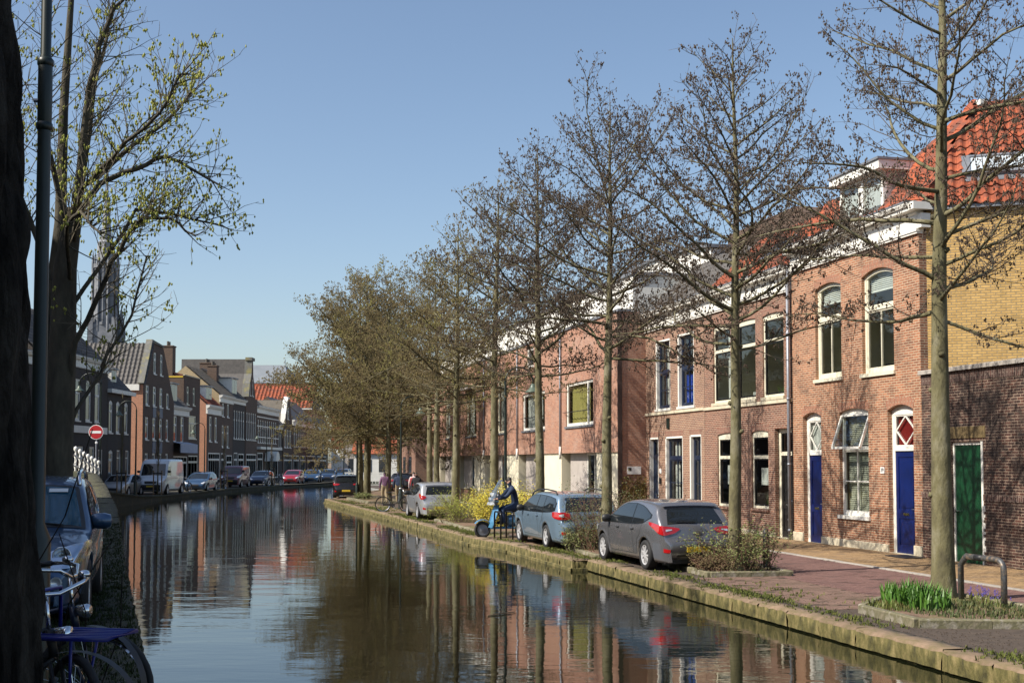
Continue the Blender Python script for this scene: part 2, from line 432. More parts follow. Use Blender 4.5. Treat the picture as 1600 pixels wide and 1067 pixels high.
# ================================================================== ground, water, quays
def ground_mat():
    m, nt, p, out = _nt('dusty_mossy_ground')
    p.inputs['Roughness'].default_value = 0.95
    n1 = _noise(nt, 0.9, 8, 0.7); n2 = _noise(nt, 14, 8, 0.7); n3 = _noise(nt, 0.55, 6, 0.65)
    r1 = _ramp(nt, [(0.3, (0.13, 0.075, 0.045)), (0.5, (0.21, 0.135, 0.09)), (0.68, (0.075, 0.045, 0.026))]); nt.links.new(n1.outputs[0], r1.inputs[0])
    r2 = _ramp(nt, [(0.3, (0.10, 0.105, 0.03)), (0.7, (0.19, 0.17, 0.06))]); nt.links.new(n2.outputs[0], r2.inputs[0])
    mr = nt.nodes.new('ShaderNodeMapRange'); mr.inputs[1].default_value = 0.5; mr.inputs[2].default_value = 0.62; nt.links.new(n3.outputs[0], mr.inputs[0])
    mx = nt.nodes.new('ShaderNodeMix'); mx.data_type = 'RGBA'
    nt.links.new(mr.outputs[0], mx.inputs[0]); nt.links.new(r1.outputs[0], mx.inputs[6]); nt.links.new(r2.outputs[0], mx.inputs[7])
    mm = nt.nodes.new('ShaderNodeMapRange'); mm.inputs[3].default_value = 0.6; mm.inputs[4].default_value = 1.4; nt.links.new(n2.outputs[0], mm.inputs[0])
    hs = nt.nodes.new('ShaderNodeHueSaturation'); nt.links.new(mx.outputs[2], hs.inputs['Color']); nt.links.new(mm.outputs[0], hs.inputs['Value'])
    nt.links.new(hs.outputs[0], p.inputs['Base Color'])
    b = nt.nodes.new('ShaderNodeBump'); b.inputs['Strength'].default_value = 0.9; b.inputs['Distance'].default_value = 0.03
    nt.links.new(n2.outputs[0], b.inputs['Height']); nt.links.new(b.outputs[0], p.inputs['Normal'])
    return m
M['ground'] = ground_mat()
M['asphalt'] = mat('worn_paving', (0.10, 0.085, 0.08), (0.15, 0.12, 0.11), scale=1.2, rough=0.9, bump=0.3)
M['paver_red'] = mat('purple_red_paver', (0.115, 0.06, 0.052), (0.165, 0.09, 0.076), scale=1.6, rough=0.85, c3=(0.075, 0.042, 0.037), bump=0.3, rand=0.15, detail=8)
M['paver_tan'] = mat('dusty_paver', (0.22, 0.14, 0.105), (0.17, 0.105, 0.08), scale=2, rough=0.9, c3=(0.11, 0.08, 0.05), bump=0.3, detail=8)
M['paver_yellow'] = mat('ochre_paver', (0.36, 0.235, 0.115), (0.28, 0.18, 0.09), scale=2.4, rough=0.85, c3=(0.20, 0.14, 0.085), bump=0.3, detail=8)
M['joint'] = mat('sandy_joint', (0.05, 0.036, 0.028), (0.09, 0.066, 0.048), scale=6, rough=1.0)
M['kerb'] = mat('grey_kerb_stone', (0.38, 0.34, 0.30), (0.27, 0.25, 0.22), scale=6, rough=0.85, bump=0.4, rand=0.12)
M['coping'] = mat('mossy_coping_stone', (0.10, 0.09, 0.03), (0.19, 0.135, 0.085), scale=3, rough=0.95, c3=(0.27, 0.185, 0.13), bump=1.0, rand=0.12, detail=8)
M['quay_face'] = mat('algae_quay_face', (0.035, 0.032, 0.014), (0.115, 0.10, 0.03), scale=2.2, rough=0.85, c3=(0.24, 0.19, 0.08), bump=2.2, stretch=(2.4, 2.4, .9), detail=10, soft=.8)
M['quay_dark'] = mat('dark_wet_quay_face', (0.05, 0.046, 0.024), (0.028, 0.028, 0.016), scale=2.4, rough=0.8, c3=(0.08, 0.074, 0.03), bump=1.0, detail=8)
M['moss'] = mat('moss', (0.13, 0.15, 0.025), (0.08, 0.10, 0.02), scale=9, rough=1.0, c3=(0.20, 0.19, 0.05), bump=1.0)

def water_mat():
    m, nt, p, out = _nt('canal_water')
    p.inputs['Base Color'].default_value = (0.009, 0.011, 0.005, 1)
    p.inputs['Roughness'].default_value = 0.015
    p.inputs['IOR'].default_value = 1.5
    p.inputs['Specular Tint'].default_value = (0.93, 0.95, 0.9, 1)
    n1 = _noise(nt, 1.0, 3, 0.5, stretch=(0.5, 1.15, 1)); n2 = _noise(nt, 1.0, 3, 0.6, stretch=(1.7, 5.2, 1)); n3 = _noise(nt, 0.07, 3, 0.5)
    mr = nt.nodes.new('ShaderNodeMapRange'); mr.inputs[1].default_value = 0.40; mr.inputs[2].default_value = 0.62; mr.inputs[3].default_value = 0.2; mr.inputs[4].default_value = 1.0
    nt.links.new(n3.outputs[0], mr.inputs[0])
    b1 = nt.nodes.new('ShaderNodeBump'); b1.inputs['Distance'].default_value = 0.030; b1.inputs['Strength'].default_value = 0.24
    nt.links.new(n1.outputs[0], b1.inputs['Height'])
    mu = nt.nodes.new('ShaderNodeMath'); mu.operation = 'MULTIPLY'; nt.links.new(n2.outputs[0], mu.inputs[0]); nt.links.new(mr.outputs[0], mu.inputs[1])
    b2 = nt.nodes.new('ShaderNodeBump'); b2.inputs['Distance'].default_value = 0.011; b2.inputs['Strength'].default_value = 0.27
    nt.links.new(mu.outputs[0], b2.inputs['Height']); nt.links.new(b1.outputs[0], b2.inputs['Normal'])
    nt.links.new(b2.outputs[0], p.inputs['Normal'])
    return m
M['water'] = water_mat()
WATER_Z = -0.25
b = MB(); b.face([(-80, -40, WATER_Z), (60, -40, WATER_Z), (60, 420, WATER_Z), (-80, 420, WATER_Z)])
o = b.build('canal_water', M['water']); o['kind'] = 'structure'
b = MB(); b.face([(-80, -40, -1.9), (60, -40, -1.9), (60, 420, -1.9), (-80, 420, -1.9)])
o = b.build('canal_bed', M['quay_dark']); o['kind'] = 'structure'

# quay edges: right one in the right-bank frame, left one in world coordinates with its height
R_EDGE = [(8.55, -20), (8.55, 27.0), (8.2, 27.05), (8.12, 33), (7.7, 36), (7.55, 53), (7.1, 70), (7.0, 75.5)]
R_EDGE_W = [RW(a, c_) for a, c_ in R_EDGE] + [Vector((-11.15, 75.5, 0)), Vector((-11.4, 79, 0)), Vector((-10.9, 100, 0)), Vector((-10.0, 140, 0)), Vector((-6, 240, 0)), Vector((6, 420, 0))]
L_EDGE = [(3.0, -14, .56), (0.72, -1, .56), (-2.79, 9.47, .56), (-6.0, 19, .62), (-9.7, 30, 1.1), (-11.8, 35.5, 1.55), (-13.6, 40, 1.85), (-16.2, 46, 1.9), (-18.6, 53, 1.72), (-20.5, 60, 1.25), (-22.0, 67, .62), (-22.5, 74, .2), (-23.1, 80, .05), (-23.4, 88, 0), (-23.8, 103.8, 0), (-22.4, 119.7, 0), (-20.4, 134.6, 0), (-18, 170, 0), (-15, 260, 0), (-2, 420, 0)]

def bank(name, edge, far_x, m):
    b = MB()
    for i in range(len(edge) - 1):
        a, c = edge[i], edge[i + 1]
        fa = Vector((far_x, a[1], a[2])); fc = Vector((far_x, c[1], c[2]))
        if far_x > 0: b.face([a, fa, fc, c])
        else: b.face([a, c, fc, fa])
    o = b.build(name, m); o['kind'] = 'structure'
    return o
edge_r = [Vector((e.x + 0.02, e.y, -0.004)) for e in R_EDGE_W]
bank('right_bank_ground', edge_r, 900, M['ground'])
edge_l = [Vector((a - 0.02, c_, z)) for a, c_, z in L_EDGE]
# the land behind the left quay stays low while the quay road climbs to the bridge
b = MB()
inner = []
for i, e in enumerate(edge_l):
    inner.append(Vector((e.x - 7.2, e.y, e.z)))
for i in range(len(edge_l) - 1):
    b.face([edge_l[i], edge_l[i + 1], inner[i + 1], inner[i]])
    b.face([inner[i], inner[i + 1], Vector((-900, inner[i + 1].y, 0.0)), Vector((-900, inner[i].y, 0.0))])
M['shade_ground'] = mat('shade_dark_paving', (0.045, 0.04, 0.032), (0.07, 0.062, 0.045), scale=5, rough=0.95, c3=(0.045, 0.05, 0.02), bump=1.0, detail=8)  # ground colours darkened for the shaded left bank
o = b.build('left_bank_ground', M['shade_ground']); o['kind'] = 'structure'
b = MB(); b.face([(-1500, 419, -0.02), (1500, 419, -0.02), (1500, 3200, -0.02), (-1500, 3200, -0.02)])
o = b.build('far_ground', M['ground']); o['kind'] = 'structure'
b = MB(); b.face([(900, -40, -0.01), (1500, -40, -0.01), (1500, 420, -0.01), (900, 420, -0.01)]); b.face([(-1500, -40, -0.01), (-900, -40, -0.01), (-900, 420, -0.01), (-1500, 420, -0.01)])
o = b.build('outer_ground', M['ground']); o['kind'] = 'structure'

def walk(pts, step):
    """(point, direction, length) pieces of about step length along a polyline"""
    out = []
    for a, c in zip(pts[:-1], pts[1:]):
        L = (c - a).length; n = max(1, round(L / step))
        for k in range(n):
            out.append((a.lerp(c, k / n), (c - a).normalized(), L / n))
    return out

# right quay wall: face + coping stones laid one by one
rng = random.Random(3)
qt = thing('quay_wall', 'low mossy yellow-green quay wall under the parked cars on the sunny bank', 'quay wall', (0, 0, 0))
b = MB()
for a, d, L in walk(R_EDGE_W, 1.0):
    c = a + d * L; n = Vector((d.y, -d.x, 0))
    ins = n * 0.05
    b.face([(a + ins) + Vector((0, 0, -1.8)), (c + ins) + Vector((0, 0, -1.8)), (c + ins) + Vector((0, 0, -0.10)), (a + ins) + Vector((0, 0, -0.10))][::-1])
    # an uneven ledge just above the water
    led = n * (-rng.uniform(0.02, 0.06) if a.y > 28 else .04)
    b.face([(a + led) + Vector((0, 0, -0.19)), (c + led) + Vector((0, 0, -0.19)), (c + ins) + Vector((0, 0, -0.165)), (a + ins) + Vector((0, 0, -0.165))])
    b.face([(a + led) + Vector((0, 0, -0.6)), (c + led) + Vector((0, 0, -0.6)), (c + led) + Vector((0, 0, -0.19)), (a + led) + Vector((0, 0, -0.19))])
b.build('wall_face', M['quay_face'], qt)
def stone_block(L, w, h, seed):
    r = random.Random(seed); b = MB(); n = 10
    P = []
    for i in range(n + 1):
        x = L * i / n
        j = lambda s=0.012: r.uniform(-s, s)
        P.append([(x, 0 + j(), -h), (x, j(0.02), -h * .6), (x, 0 + j(0.02), -0.035 + j()), (x, 0.025 + j(0.02), j(0.008)), (x, w * .5, 0.004 + j(0.008)), (x, w, j(0.008)), (x, w, -h)])
    b.grid(P, flip=True)
    b.m = [1 if (i % 6) < 2 else 0 for i in range(len(b.m))]
    return b
stone_me = [stone_block(1, 0.42, 0.24, s).mesh('coping_stone', [M['coping'], M['quay_face']], True) for s in range(8)]
far_b = MB()
for k, (a, d, L) in enumerate(walk([Vector((p.x, p.y, 0)) for p in R_EDGE_W[:11]], 1.0)):
    if a.y < 2: continue
    o = bpy.data.objects.new('coping_stone', stone_me[rng.randrange(8)]); link(o, qt)
    o.location = a + Vector((0, 0, 0.004 + rng.uniform(-0.012, 0.012)))
    o.rotation_euler = (0, 0, atan2(d.y, d.x) + pi)
    o.location = a + d * L + Vector((0, 0, 0.014 + rng.uniform(-0.006, 0.006)))
    # stones run along the edge with their body inland
    o.rotation_euler = (0, 0, atan2(-d.y, -d.x)); o.scale = (L - rng.choice([.002, .003, .012]), 1, 1)

# left quay wall
lq = thing('quay_wall', 'dark high quay wall in shade that rises to the arched side bridge on the left bank', 'quay wall', (0, 0, 0))
b = MB()
for a, d, L in walk([Vector(p) for p in L_EDGE], 1.5):
    c = a + d * L; n = Vector((-d.y, d.x, 0)).normalized() * 0.04
    b.face([Vector((a.x, a.y, -1.8)) + n, Vector((c.x, c.y, -1.8)) + n, c + n + Vector((0, 0, -.1)), a + n + Vector((0, 0, -.1))])
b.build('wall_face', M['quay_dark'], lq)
for k, (a, d, L) in enumerate(walk([Vector(p) for p in L_EDGE[:16]], 1.3)):
    o = bpy.data.objects.new('coping_stone', stone_me[0]); link(o, lq)
    dh = Vector((d.x, d.y, 0)).normalized()
    o.location = a + Vector((0, 0, 0.03)); o.rotation_euler = (0, -math.asin(d.z), atan2(d.y, d.x)); o.scale = (L - 0.012, 1, 1)
for o in list(lq.children):
    if o.name.startswith('coping'):
        o.data = o.data
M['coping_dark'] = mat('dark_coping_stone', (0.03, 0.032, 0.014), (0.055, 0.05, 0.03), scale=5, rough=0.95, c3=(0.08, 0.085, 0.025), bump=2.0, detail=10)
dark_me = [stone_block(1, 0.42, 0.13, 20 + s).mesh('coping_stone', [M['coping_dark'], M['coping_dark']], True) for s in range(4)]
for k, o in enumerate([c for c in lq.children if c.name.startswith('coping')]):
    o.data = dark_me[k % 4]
# mossy verge on the left quay beside the coping
b = MB()
for a, d, L in walk([Vector(p) for p in L_EDGE[:13]], 0.5):
    n = Vector((-d.y, d.x, 0)).normalized(); c = a + d * L
    b.face([a + n * .42 + Vector((0, 0, .012)), c + n * .42 + Vector((0, 0, .012)), c + n * 1.25 + Vector((0, 0, .012)), a + n * 1.25 + Vector((0, 0, .012))])
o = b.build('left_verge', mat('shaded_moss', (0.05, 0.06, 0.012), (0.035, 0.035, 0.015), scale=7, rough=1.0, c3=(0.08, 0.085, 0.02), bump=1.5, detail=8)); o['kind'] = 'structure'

# ---------------------------------------------------------------- right bank road, parking strip and pavement
def strip(name, x0, x1, y0, y1, z, m):
    b = MB(); b.face([RW(x0, y0, z), RW(x1, y0, z), RW(x1, y1, z), RW(x0, y1, z)]); o = b.build(name, m); o['kind'] = 'structure'; return o
road = strip('road', 9.0, 13.83, -10, 82, 0.004, M['joint'])
pave = strip('pavement', 13.97, 16.49, -10, 118, 0.012, M['joint'])

def pavers(parent, x0, x1, y0, y1, m, z0, seed, single=0, L=0.202, Wd=0.094, gap=0.012, skipfn=None):
    """clay pavers laid course by course, each its own block; the nearest ones become objects"""
    r = random.Random(seed); b = MB(); made = 0; me = None; near = []
    row = 0; y = y0
    while y < y1:
        x = x0 - (L / 2 if row % 2 else 0)
        while x < x1:
            xa, xb = max(x, x0), min(x + L, x1)
            if xb - xa > 0.03:
                near.append((y, xa, xb))
            x += L + gap
        y += Wd + gap; row += 1
    R3 = Matrix.Rotation(RA, 3, 'Z')
    one = MB(); one.cbox(0, 1, 0, 1, -0.02, 0, 0.02); me = None
    for y, xa, xb in near:
        if skipfn and skipfn((xa + xb) / 2, y): continue
        dz = r.uniform(-0.003, 0.003); tz = [r.uniform(-0.0015, 0.0015) for _ in range(4)]
        if made < single and xb - xa > L * .9 and (y < y0 + 6):
            if me is None:
                q = MB(); q.cbox(0, L, 0, Wd, -0.02, 0, 0.004); me = q.mesh('paver', m)
            o = bpy.data.objects.new('paver', me); link(o, parent)
            o.location = RW(xa, y, z0 + dz); o.rotation_euler = (r.uniform(-.012, .012), r.uniform(-.008, .008), RA)
            made += 1; continue
        c = 0.004
        P = [RW(xa, y), RW(xb, y), RW(xb, y + Wd), RW(xa, y + Wd)]
        Q = [RW(xa + c, y + c), RW(xb - c, y + c), RW(xb - c, y + Wd - c), RW(xa + c, y + Wd - c)]
        n = b.vert(*[(p.x, p.y, z0 + dz - c) for p in P], *[(q.x, q.y, z0 + dz + t) for q, t in zip(Q, tz)])
        for q in ((4, 5, 6, 7), (0, 1, 5, 4), (1, 2, 6, 5), (3, 0, 4, 7)):
            b.f.append(tuple(n + i for i in q)); b.m.append(0)
    o = b.build('pavers', m, parent, uv=False); o['kind'] = 'stuff'
    return o
pavers(road, 10.95, 13.80, 13.6, 46, M['paver_red'], 0.014, 5, single=290)
pavers(road, 9.25, 10.93, 17.0, 40, M['paver_tan'], 0.012, 6, skipfn=lambda x, y: (22.2 < y < 25.4) or (random.Random(int(x * 97) * 131 + int(y * 83)).random() < 0.10))
pavers(pave, 14.0, 16.46, 15.0, 46.5, M['paver_yellow'], 0.026, 7, single=290)
# kerb stones
ks = thing('kerb', 'line of flat grey kerb stones between the red road and the ochre pavement', 'kerb', (0, 0, 0))
q = MB(); q.cbox(0, 0.13, 0, 0.99, -0.1, 0, 0.01); kme = q.mesh('kerb_stone', M['kerb'])
for k in range(70):
    y = 13 + k
    o = bpy.data.objects.new('kerb_stone', kme); link(o, ks); o.location = RW(13.83, y, 0.034 + rng.uniform(-.003, .003)); o.rotation_euler = (0, 0, RA)

M['planter_stone'] = mat('mossy_kerb_stone', (0.22, 0.19, 0.13), (0.14, 0.13, 0.07), scale=7, rough=0.9, c3=(0.30, 0.27, 0.22), bump=0.8, rand=0.15)
# ---------------------------------------------------------------- raised planter curbs
def planter(name, label, pts, h=0.13, w=0.12, soil=0.08):
    root = thing(name, label, 'planter', (0, 0, 0))
    n = len(pts)
    for i in range(n):
        a, c = Vector(pts[i]), Vector(pts[(i + 1) % n]); d = c - a; L = d.length; k = max(1, round(L / 1.0))
        for j in range(k):
            s = a + d * (j / k)
            q = MB(); q.cbox(0.004, L / k - 0.004, -w / 2, w / 2, -0.1, h, 0.018)
            o = q.build('kerb_stone', M['planter_stone'], root); o.location = (s.x, s.y, rng.uniform(-.008, .008)); o.rotation_euler = (0, 0, atan2(d.y, d.x))
    b = MB(); b.face([Vector((p[0], p[1], soil)) for p in pts]); b.build('soil', M['ground'], root)
    return root
P1 = [RW(9.55, 16.55), RW(9.45, 14.9), RW(11.3, 14.3), RW(11.9, 14.5), RW(12.0, 17.6), RW(11.2, 18.3)]
planter('planter', 'low stone-edged planter with spring bulbs round the nearest street tree', [(p.x, p.y, 0) for p in P1])
P2 = [RW(9.75, 25.2), RW(9.6, 22.35), RW(11.25, 22.2), RW(11.3, 24.9)]
planter('planter', 'low stone-edged planter full of scrub behind the grey hatchback', [(p.x, p.y, 0) for p in P2], h=0.11)
P3 = [RW(9.1, 30.0), RW(9.0, 27.6), RW(10.3, 27.5), RW(10.4, 29.9)]
planter('planter', 'small stone-edged planter between the grey hatchback and the pale blue estate car', [(p.x, p.y, 0) for p in P3], h=0.09)
P4 = [RW(8.6, 46.6), RW(8.5, 37.6), RW(10.6, 37.6), RW(10.6, 46.6)]
planter('planter', 'long low planter of yellow shrubs between scooter and silver hatchback', [(p.x, p.y, 0) for p in P4], h=0.08)
P5 = [RW(8.3, 74.5), RW(8.6, 66.5), RW(10.5, 66.5), RW(10.4, 74.5)]
planter('planter', 'low planter round the far cluster of street trees near the black car', [(p.x, p.y, 0) for p in P5], h=0.14)

# loose litter, moss clods and grass tufts on the quay top
def scatter_tufts(name, label_kind, n, fn, m, hmin, hmax, seed, blades=6, w=0.006, spread=0.04):
    r = random.Random(seed); b = MB()
    for _ in range(n):
        p = fn(r)
        if p is None: continue
        for k in range(blades):
            a = r.uniform(0, 2 * pi); s = r.uniform(0, spread); h = r.uniform(hmin, hmax); ln = r.uniform(0.1, 0.7) * h
            q = Vector((p.x + cos(a) * s, p.y + sin(a) * s, p.z)); t = Vector((cos(a), sin(a), 0)); sd = Vector((-sin(a), cos(a), 0)) * w
            mid = q + t * ln * .4 + Vector((0, 0, h * .65)); tip = q + t * ln + Vector((0, 0, h))
            b.face([q - sd, q + sd, mid + sd * .8, mid - sd * .8]); b.face([mid - sd * .8, mid + sd * .8, tip])
    o = b.build(name, m, uv=False); o['kind'] = 'stuff'; o['label'] = label_kind; o['category'] = 'grass'
    return o
def on_edge(r):
    i = r.choice([0, 0, 0, 1, 3, 4, 5]); y = r.uniform(10, 74)
    for (xa, ya), (xb, yb) in zip(R_EDGE[:-1], R_EDGE[1:]):
        if ya <= y <= yb and yb > ya:
            x = xa + (xb - xa) * (y - ya) / (yb - ya); break
    dx = abs(r.gauss(0.42, 0.16)) if r.random() < .8 else r.uniform(.4, 1.6)
    if math.sin(y * 1.7) + math.sin(y * 0.63 + 2) < r.uniform(-1.2, 1.6): return None
    return RW(x + dx, y, 0.0)
scatter_tufts('grass_tufts', 'short grass and moss tufts along the sunny quay edge', 11000, on_edge, M['moss'], 0.02, 0.07, 11, blades=5, w=0.008)
def on_left(r):
    y = r.uniform(3, 26)
    for (xa, ya, za), (xb, yb, zb) in zip(L_EDGE[:-1], L_EDGE[1:]):
        if ya <= y <= yb:
            t = (y - ya) / (yb - ya); return Vector((xa + (xb - xa) * t - r.uniform(.03, 1.4), y, za + (zb - za) * t + .01))
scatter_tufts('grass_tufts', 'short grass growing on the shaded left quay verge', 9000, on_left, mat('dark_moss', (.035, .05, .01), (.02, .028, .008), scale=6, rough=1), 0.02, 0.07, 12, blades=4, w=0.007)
# earth crumbs and fallen cones near the corner of the frame
r = random.Random(4); b = MB()
for _ in range(5200):
    y = r.uniform(9, 30); x = 8.95 + abs(r.gauss(0, .9)); 
    if r.random() < .5 and y > 16: continue
    s = r.uniform(.004, .011); b.octa(RW(x, y, 0.01 + s * .3), s, s * .6)
o = b.build('fallen_debris', M['cone'], uv=False); o['kind'] = 'stuff'
tag(o, 'brown crumbs of earth and fallen alder cones on the sunny quay', 'debris')
# ================================================================== building kit
def arc_z(op, x):
    x0, x1, z0, z1 = op[:4]; a = op[4] if len(op) > 4 else 0
    if not a: return z1
    t = (x - (x0 + x1) / 2) / ((x1 - x0) / 2)
    return z1 - a * t * t

def top_at(top, x):
    if not hasattr(top, '__len__'): return top
    for (xa, za), (xb, zb) in zip(top[:-1], top[1:]):
        if xa <= x <= xb: return za + (zb - za) * ((x - xa) / (xb - xa) if xb > xa else 0)
    return top[-1][1]

def wall_mb(b, x0, x1, zb, top, ops, y=0.0, rev=0.14, mi=0, rmi=None):
    """front skin of a wall with openings (x0, x1, z0, z1, arch) and their reveals"""
    rmi = mi if rmi is None else rmi
    xs = {round(x0, 4), round(x1, 4)}
    if hasattr(top, '__len__'): xs |= {round(p[0], 4) for p in top}
    for op in ops:
        xs |= {round(op[0], 4), round(op[1], 4)}
        if len(op) > 4 and op[4]:
            for k in range(1, 8): xs.add(round(op[0] + (op[1] - op[0]) * k / 8, 4))
    xs = sorted(x for x in xs if x0 - 1e-6 <= x <= x1 + 1e-6)
    for xa, xb in zip(xs[:-1], xs[1:]):
        xm = (xa + xb) / 2
        cov = sorted([o for o in ops if o[0] < xm < o[1]], key=lambda o: o[2])
        ca = cb = zb
        for o in cov:
            if o[2] > ca + 1e-5: b.face([(xa, y, ca), (xb, y, cb), (xb, y, o[2]), (xa, y, o[2])], mi)
            ta, tb = arc_z(o, xa), arc_z(o, xb)
            b.face([(xa, y, ta), (xb, y, tb), (xb, y + rev, tb), (xa, y + rev, ta)], rmi)
            b.face([(xa, y + rev, o[2]), (xb, y + rev, o[2]), (xb, y, o[2]), (xa, y, o[2])], rmi)
            ca, cb = ta, tb
        ta, tb = top_at(top, xa + 1e-6), top_at(top, xb - 1e-6)
        if ta > ca + 1e-5 or tb > cb + 1e-5: b.face([(xa, y, ca), (xb, y, cb), (xb, y, tb), (xa, y, ta)], mi)
    for o in ops:
        za = arc_z(o, o[0])
        b.face([(o[0], y, o[2]), (o[0], y, za), (o[0], y + rev, za), (o[0], y + rev, o[2])], rmi)
        b.face([(o[1], y, o[2]), (o[1], y + rev, o[2]), (o[1], y + rev, za), (o[1], y, za)], rmi)

def window(parent, op, fm, sm=None, y=0.0, rec=0.09, fw=0.075, tr=None, cols=1, rows=1, head=0.0, curtain=None, blind=None, sash=None, sill=True, sillw=0.06, pane_mat=None, top_open=False, topcols=1, name='window', bars_low=(), low_split=None):
    """recessed window: frame, transom, glazing bars, panes, sill and what hangs behind it"""
    x0, x1, z0, z1 = op[:4]; a = op[4] if len(op) > 4 else 0
    yf, yb = y + rec, y + rec + 0.07
    b = MB()
    b.box(x0, x0 + fw, yf, yb, z0, z1 - a)
    b.box(x1 - fw, x1, yf, yb, z0, z1 - a)
    b.box(x0 + fw, x1 - fw, yf, yb, z0, z0 + fw * 1.1)
    hz = z1 - a - fw - head
    if a:
        n = 8; up = [(x0 + (x1 - x0) * k / n, arc_z(op, x0 + (x1 - x0) * k / n) - 0.002) for k in range(n + 1)]
        if head >= 0: lo = [(x1, hz), (x0, hz)]
        else: lo = [(x, z + 0 - fw) for x, z in reversed(up)]
        b.prism(up[::-1] + lo[::-1], yf - 0.006, yb)
    else:
        b.box(x0 + fw, x1 - fw, yf, yb, hz, z1)
    zt = z1 if (a and head < 0) else hz
    xi0, xi1 = x0 + fw, x1 - fw
    if tr: b.box(xi0, xi1, yf - 0.012, yb, tr - 0.05, tr + 0.05)
    fr = b.build(name, fm, parent)
    s = MB() ; sm2 = sm or fm
    zlo1 = (tr - 0.05) if tr else zt
    # sash bars of the lower light
    sb = 0.045
    ya, yc = yf + 0.015, yb - 0.01
    z_l0 = z0 + fw * 1.1
    s.box(xi0, xi0 + sb, ya, yc, z_l0, zlo1); s.box(xi1 - sb, xi1, ya, yc, z_l0, zlo1)
    s.box(xi0 + sb, xi1 - sb, ya, yc, z_l0, z_l0 + sb * 1.2); s.box(xi0 + sb, xi1 - sb, ya, yc, zlo1 - sb, zlo1)
    for k in range(1, cols):
        xc = xi0 + (xi1 - xi0) * k / cols
        s.box(xc - 0.018, xc + 0.018, ya, yc, z_l0 + sb, zlo1 - sb)
    for k in range(1, rows):
        zc = z_l0 + (zlo1 - z_l0) * k / rows
        s.box(xi0 + sb, xi1 - sb, ya + 0.004, yc - 0.004, zc - 0.016, zc + 0.016)
    if tr and not top_open:
        s.box(xi0, xi0 + sb, ya, yc, tr + 0.05, zt); s.box(xi1 - sb, xi1, ya, yc, tr + 0.05, zt)
        s.box(xi0 + sb, xi1 - sb, ya, yc, tr + 0.05, tr + 0.05 + sb)
        if not (a and head < 0): s.box(xi0 + sb, xi1 - sb, ya, yc, zt - sb, zt)
        for k in range(1, topcols):
            xc = xi0 + (xi1 - xi0) * k / topcols
            s.box(xc - 0.018, xc + 0.018, ya, yc, tr + 0.05 + sb, zt - sb)
    s.build('sash', sm2, fr)
    pm = pane_mat or M['glass']
    yp = yf + 0.04
    for i in range(cols):
        for j in range(rows):
            p = MB(); xa = xi0 + (xi1 - xi0) * i / cols; xb = xi0 + (xi1 - xi0) * (i + 1) / cols
            za = z_l0 + (zlo1 - z_l0) * j / rows; zc = z_l0 + (zlo1 - z_l0) * (j + 1) / rows
            p.face([(xa, yp, za), (xb, yp, za), (xb, yp, zc), (xa, yp, zc)]); p.build('pane', pm, fr)
    if tr and not top_open:
        for i in range(topcols):
            xa = xi0 + (xi1 - xi0) * i / topcols; xb = xi0 + (xi1 - xi0) * (i + 1) / topcols
            p = MB(); p.face([(xa, yp, tr + .05), (xb, yp, tr + .05), (xb, yp, zt), (xa, yp, zt)]); p.build('pane', pm, fr)
    if sill:
        p = MB(); p.box(x0 - sillw, x1 + sillw, y - 0.06, y + rec + 0.01, z0 - 0.085, z0 + 0.004); p.build('sill', fm if sill is True else sill, fr)
    if curtain:
        cm, spans = curtain
        for (ca, cb_, cz0, cz1) in spans:
            p = MB(); n = 18; P = []
            xs_ = [x0 + (x1 - x0) * (ca + (cb_ - ca) * k / n) for k in range(n + 1)]
            for z in (z0 + (z1 - z0) * cz0, z0 + (z1 - z0) * cz1):
                P.append([(x, yb + 0.10 + 0.03 * sin(k * 2.1) + 0.01 * sin(k * 5), z) for k, x in enumerate(xs_)])
            p.grid(P); p.build('curtain', cm, fr, smooth=True)
    if blind:
        bz0, bz1, mm = blind
        p = MB(); z = z0 + (z1 - z0) * bz0; ztop = z0 + (z1 - z0) * bz1
        while z < ztop:
            p.face([(xi0, yb + .05, z), (xi1, yb + .05, z), (xi1, yb + .075, z + .045), (xi0, yb + .075, z + .045)])
            z += 0.05
        p.box(xi0, xi1, yb + .045, yb + .08, z0 + (z1 - z0) * bz0 - .03, z0 + (z1 - z0) * bz0)
        p.build('blind', mm, fr)
    return fr

def lintel(parent, op, m, h=0.21, ext=0.09, y=-0.004):
    b = MB(); n = 8; x0, x1 = op[0], op[1]; lo = []; up = []
    for k in range(n + 1):
        x = x0 + (x1 - x0) * k / n; z = arc_z(op, x) + 0.001; lo.append((x, z)); up.append((x0 - ext + (x1 - x0 + 2 * ext) * k / n, z + h))
    b.prism(lo + up[::-1], y, y + 0.05)
    return b.build('lintel', m, parent)

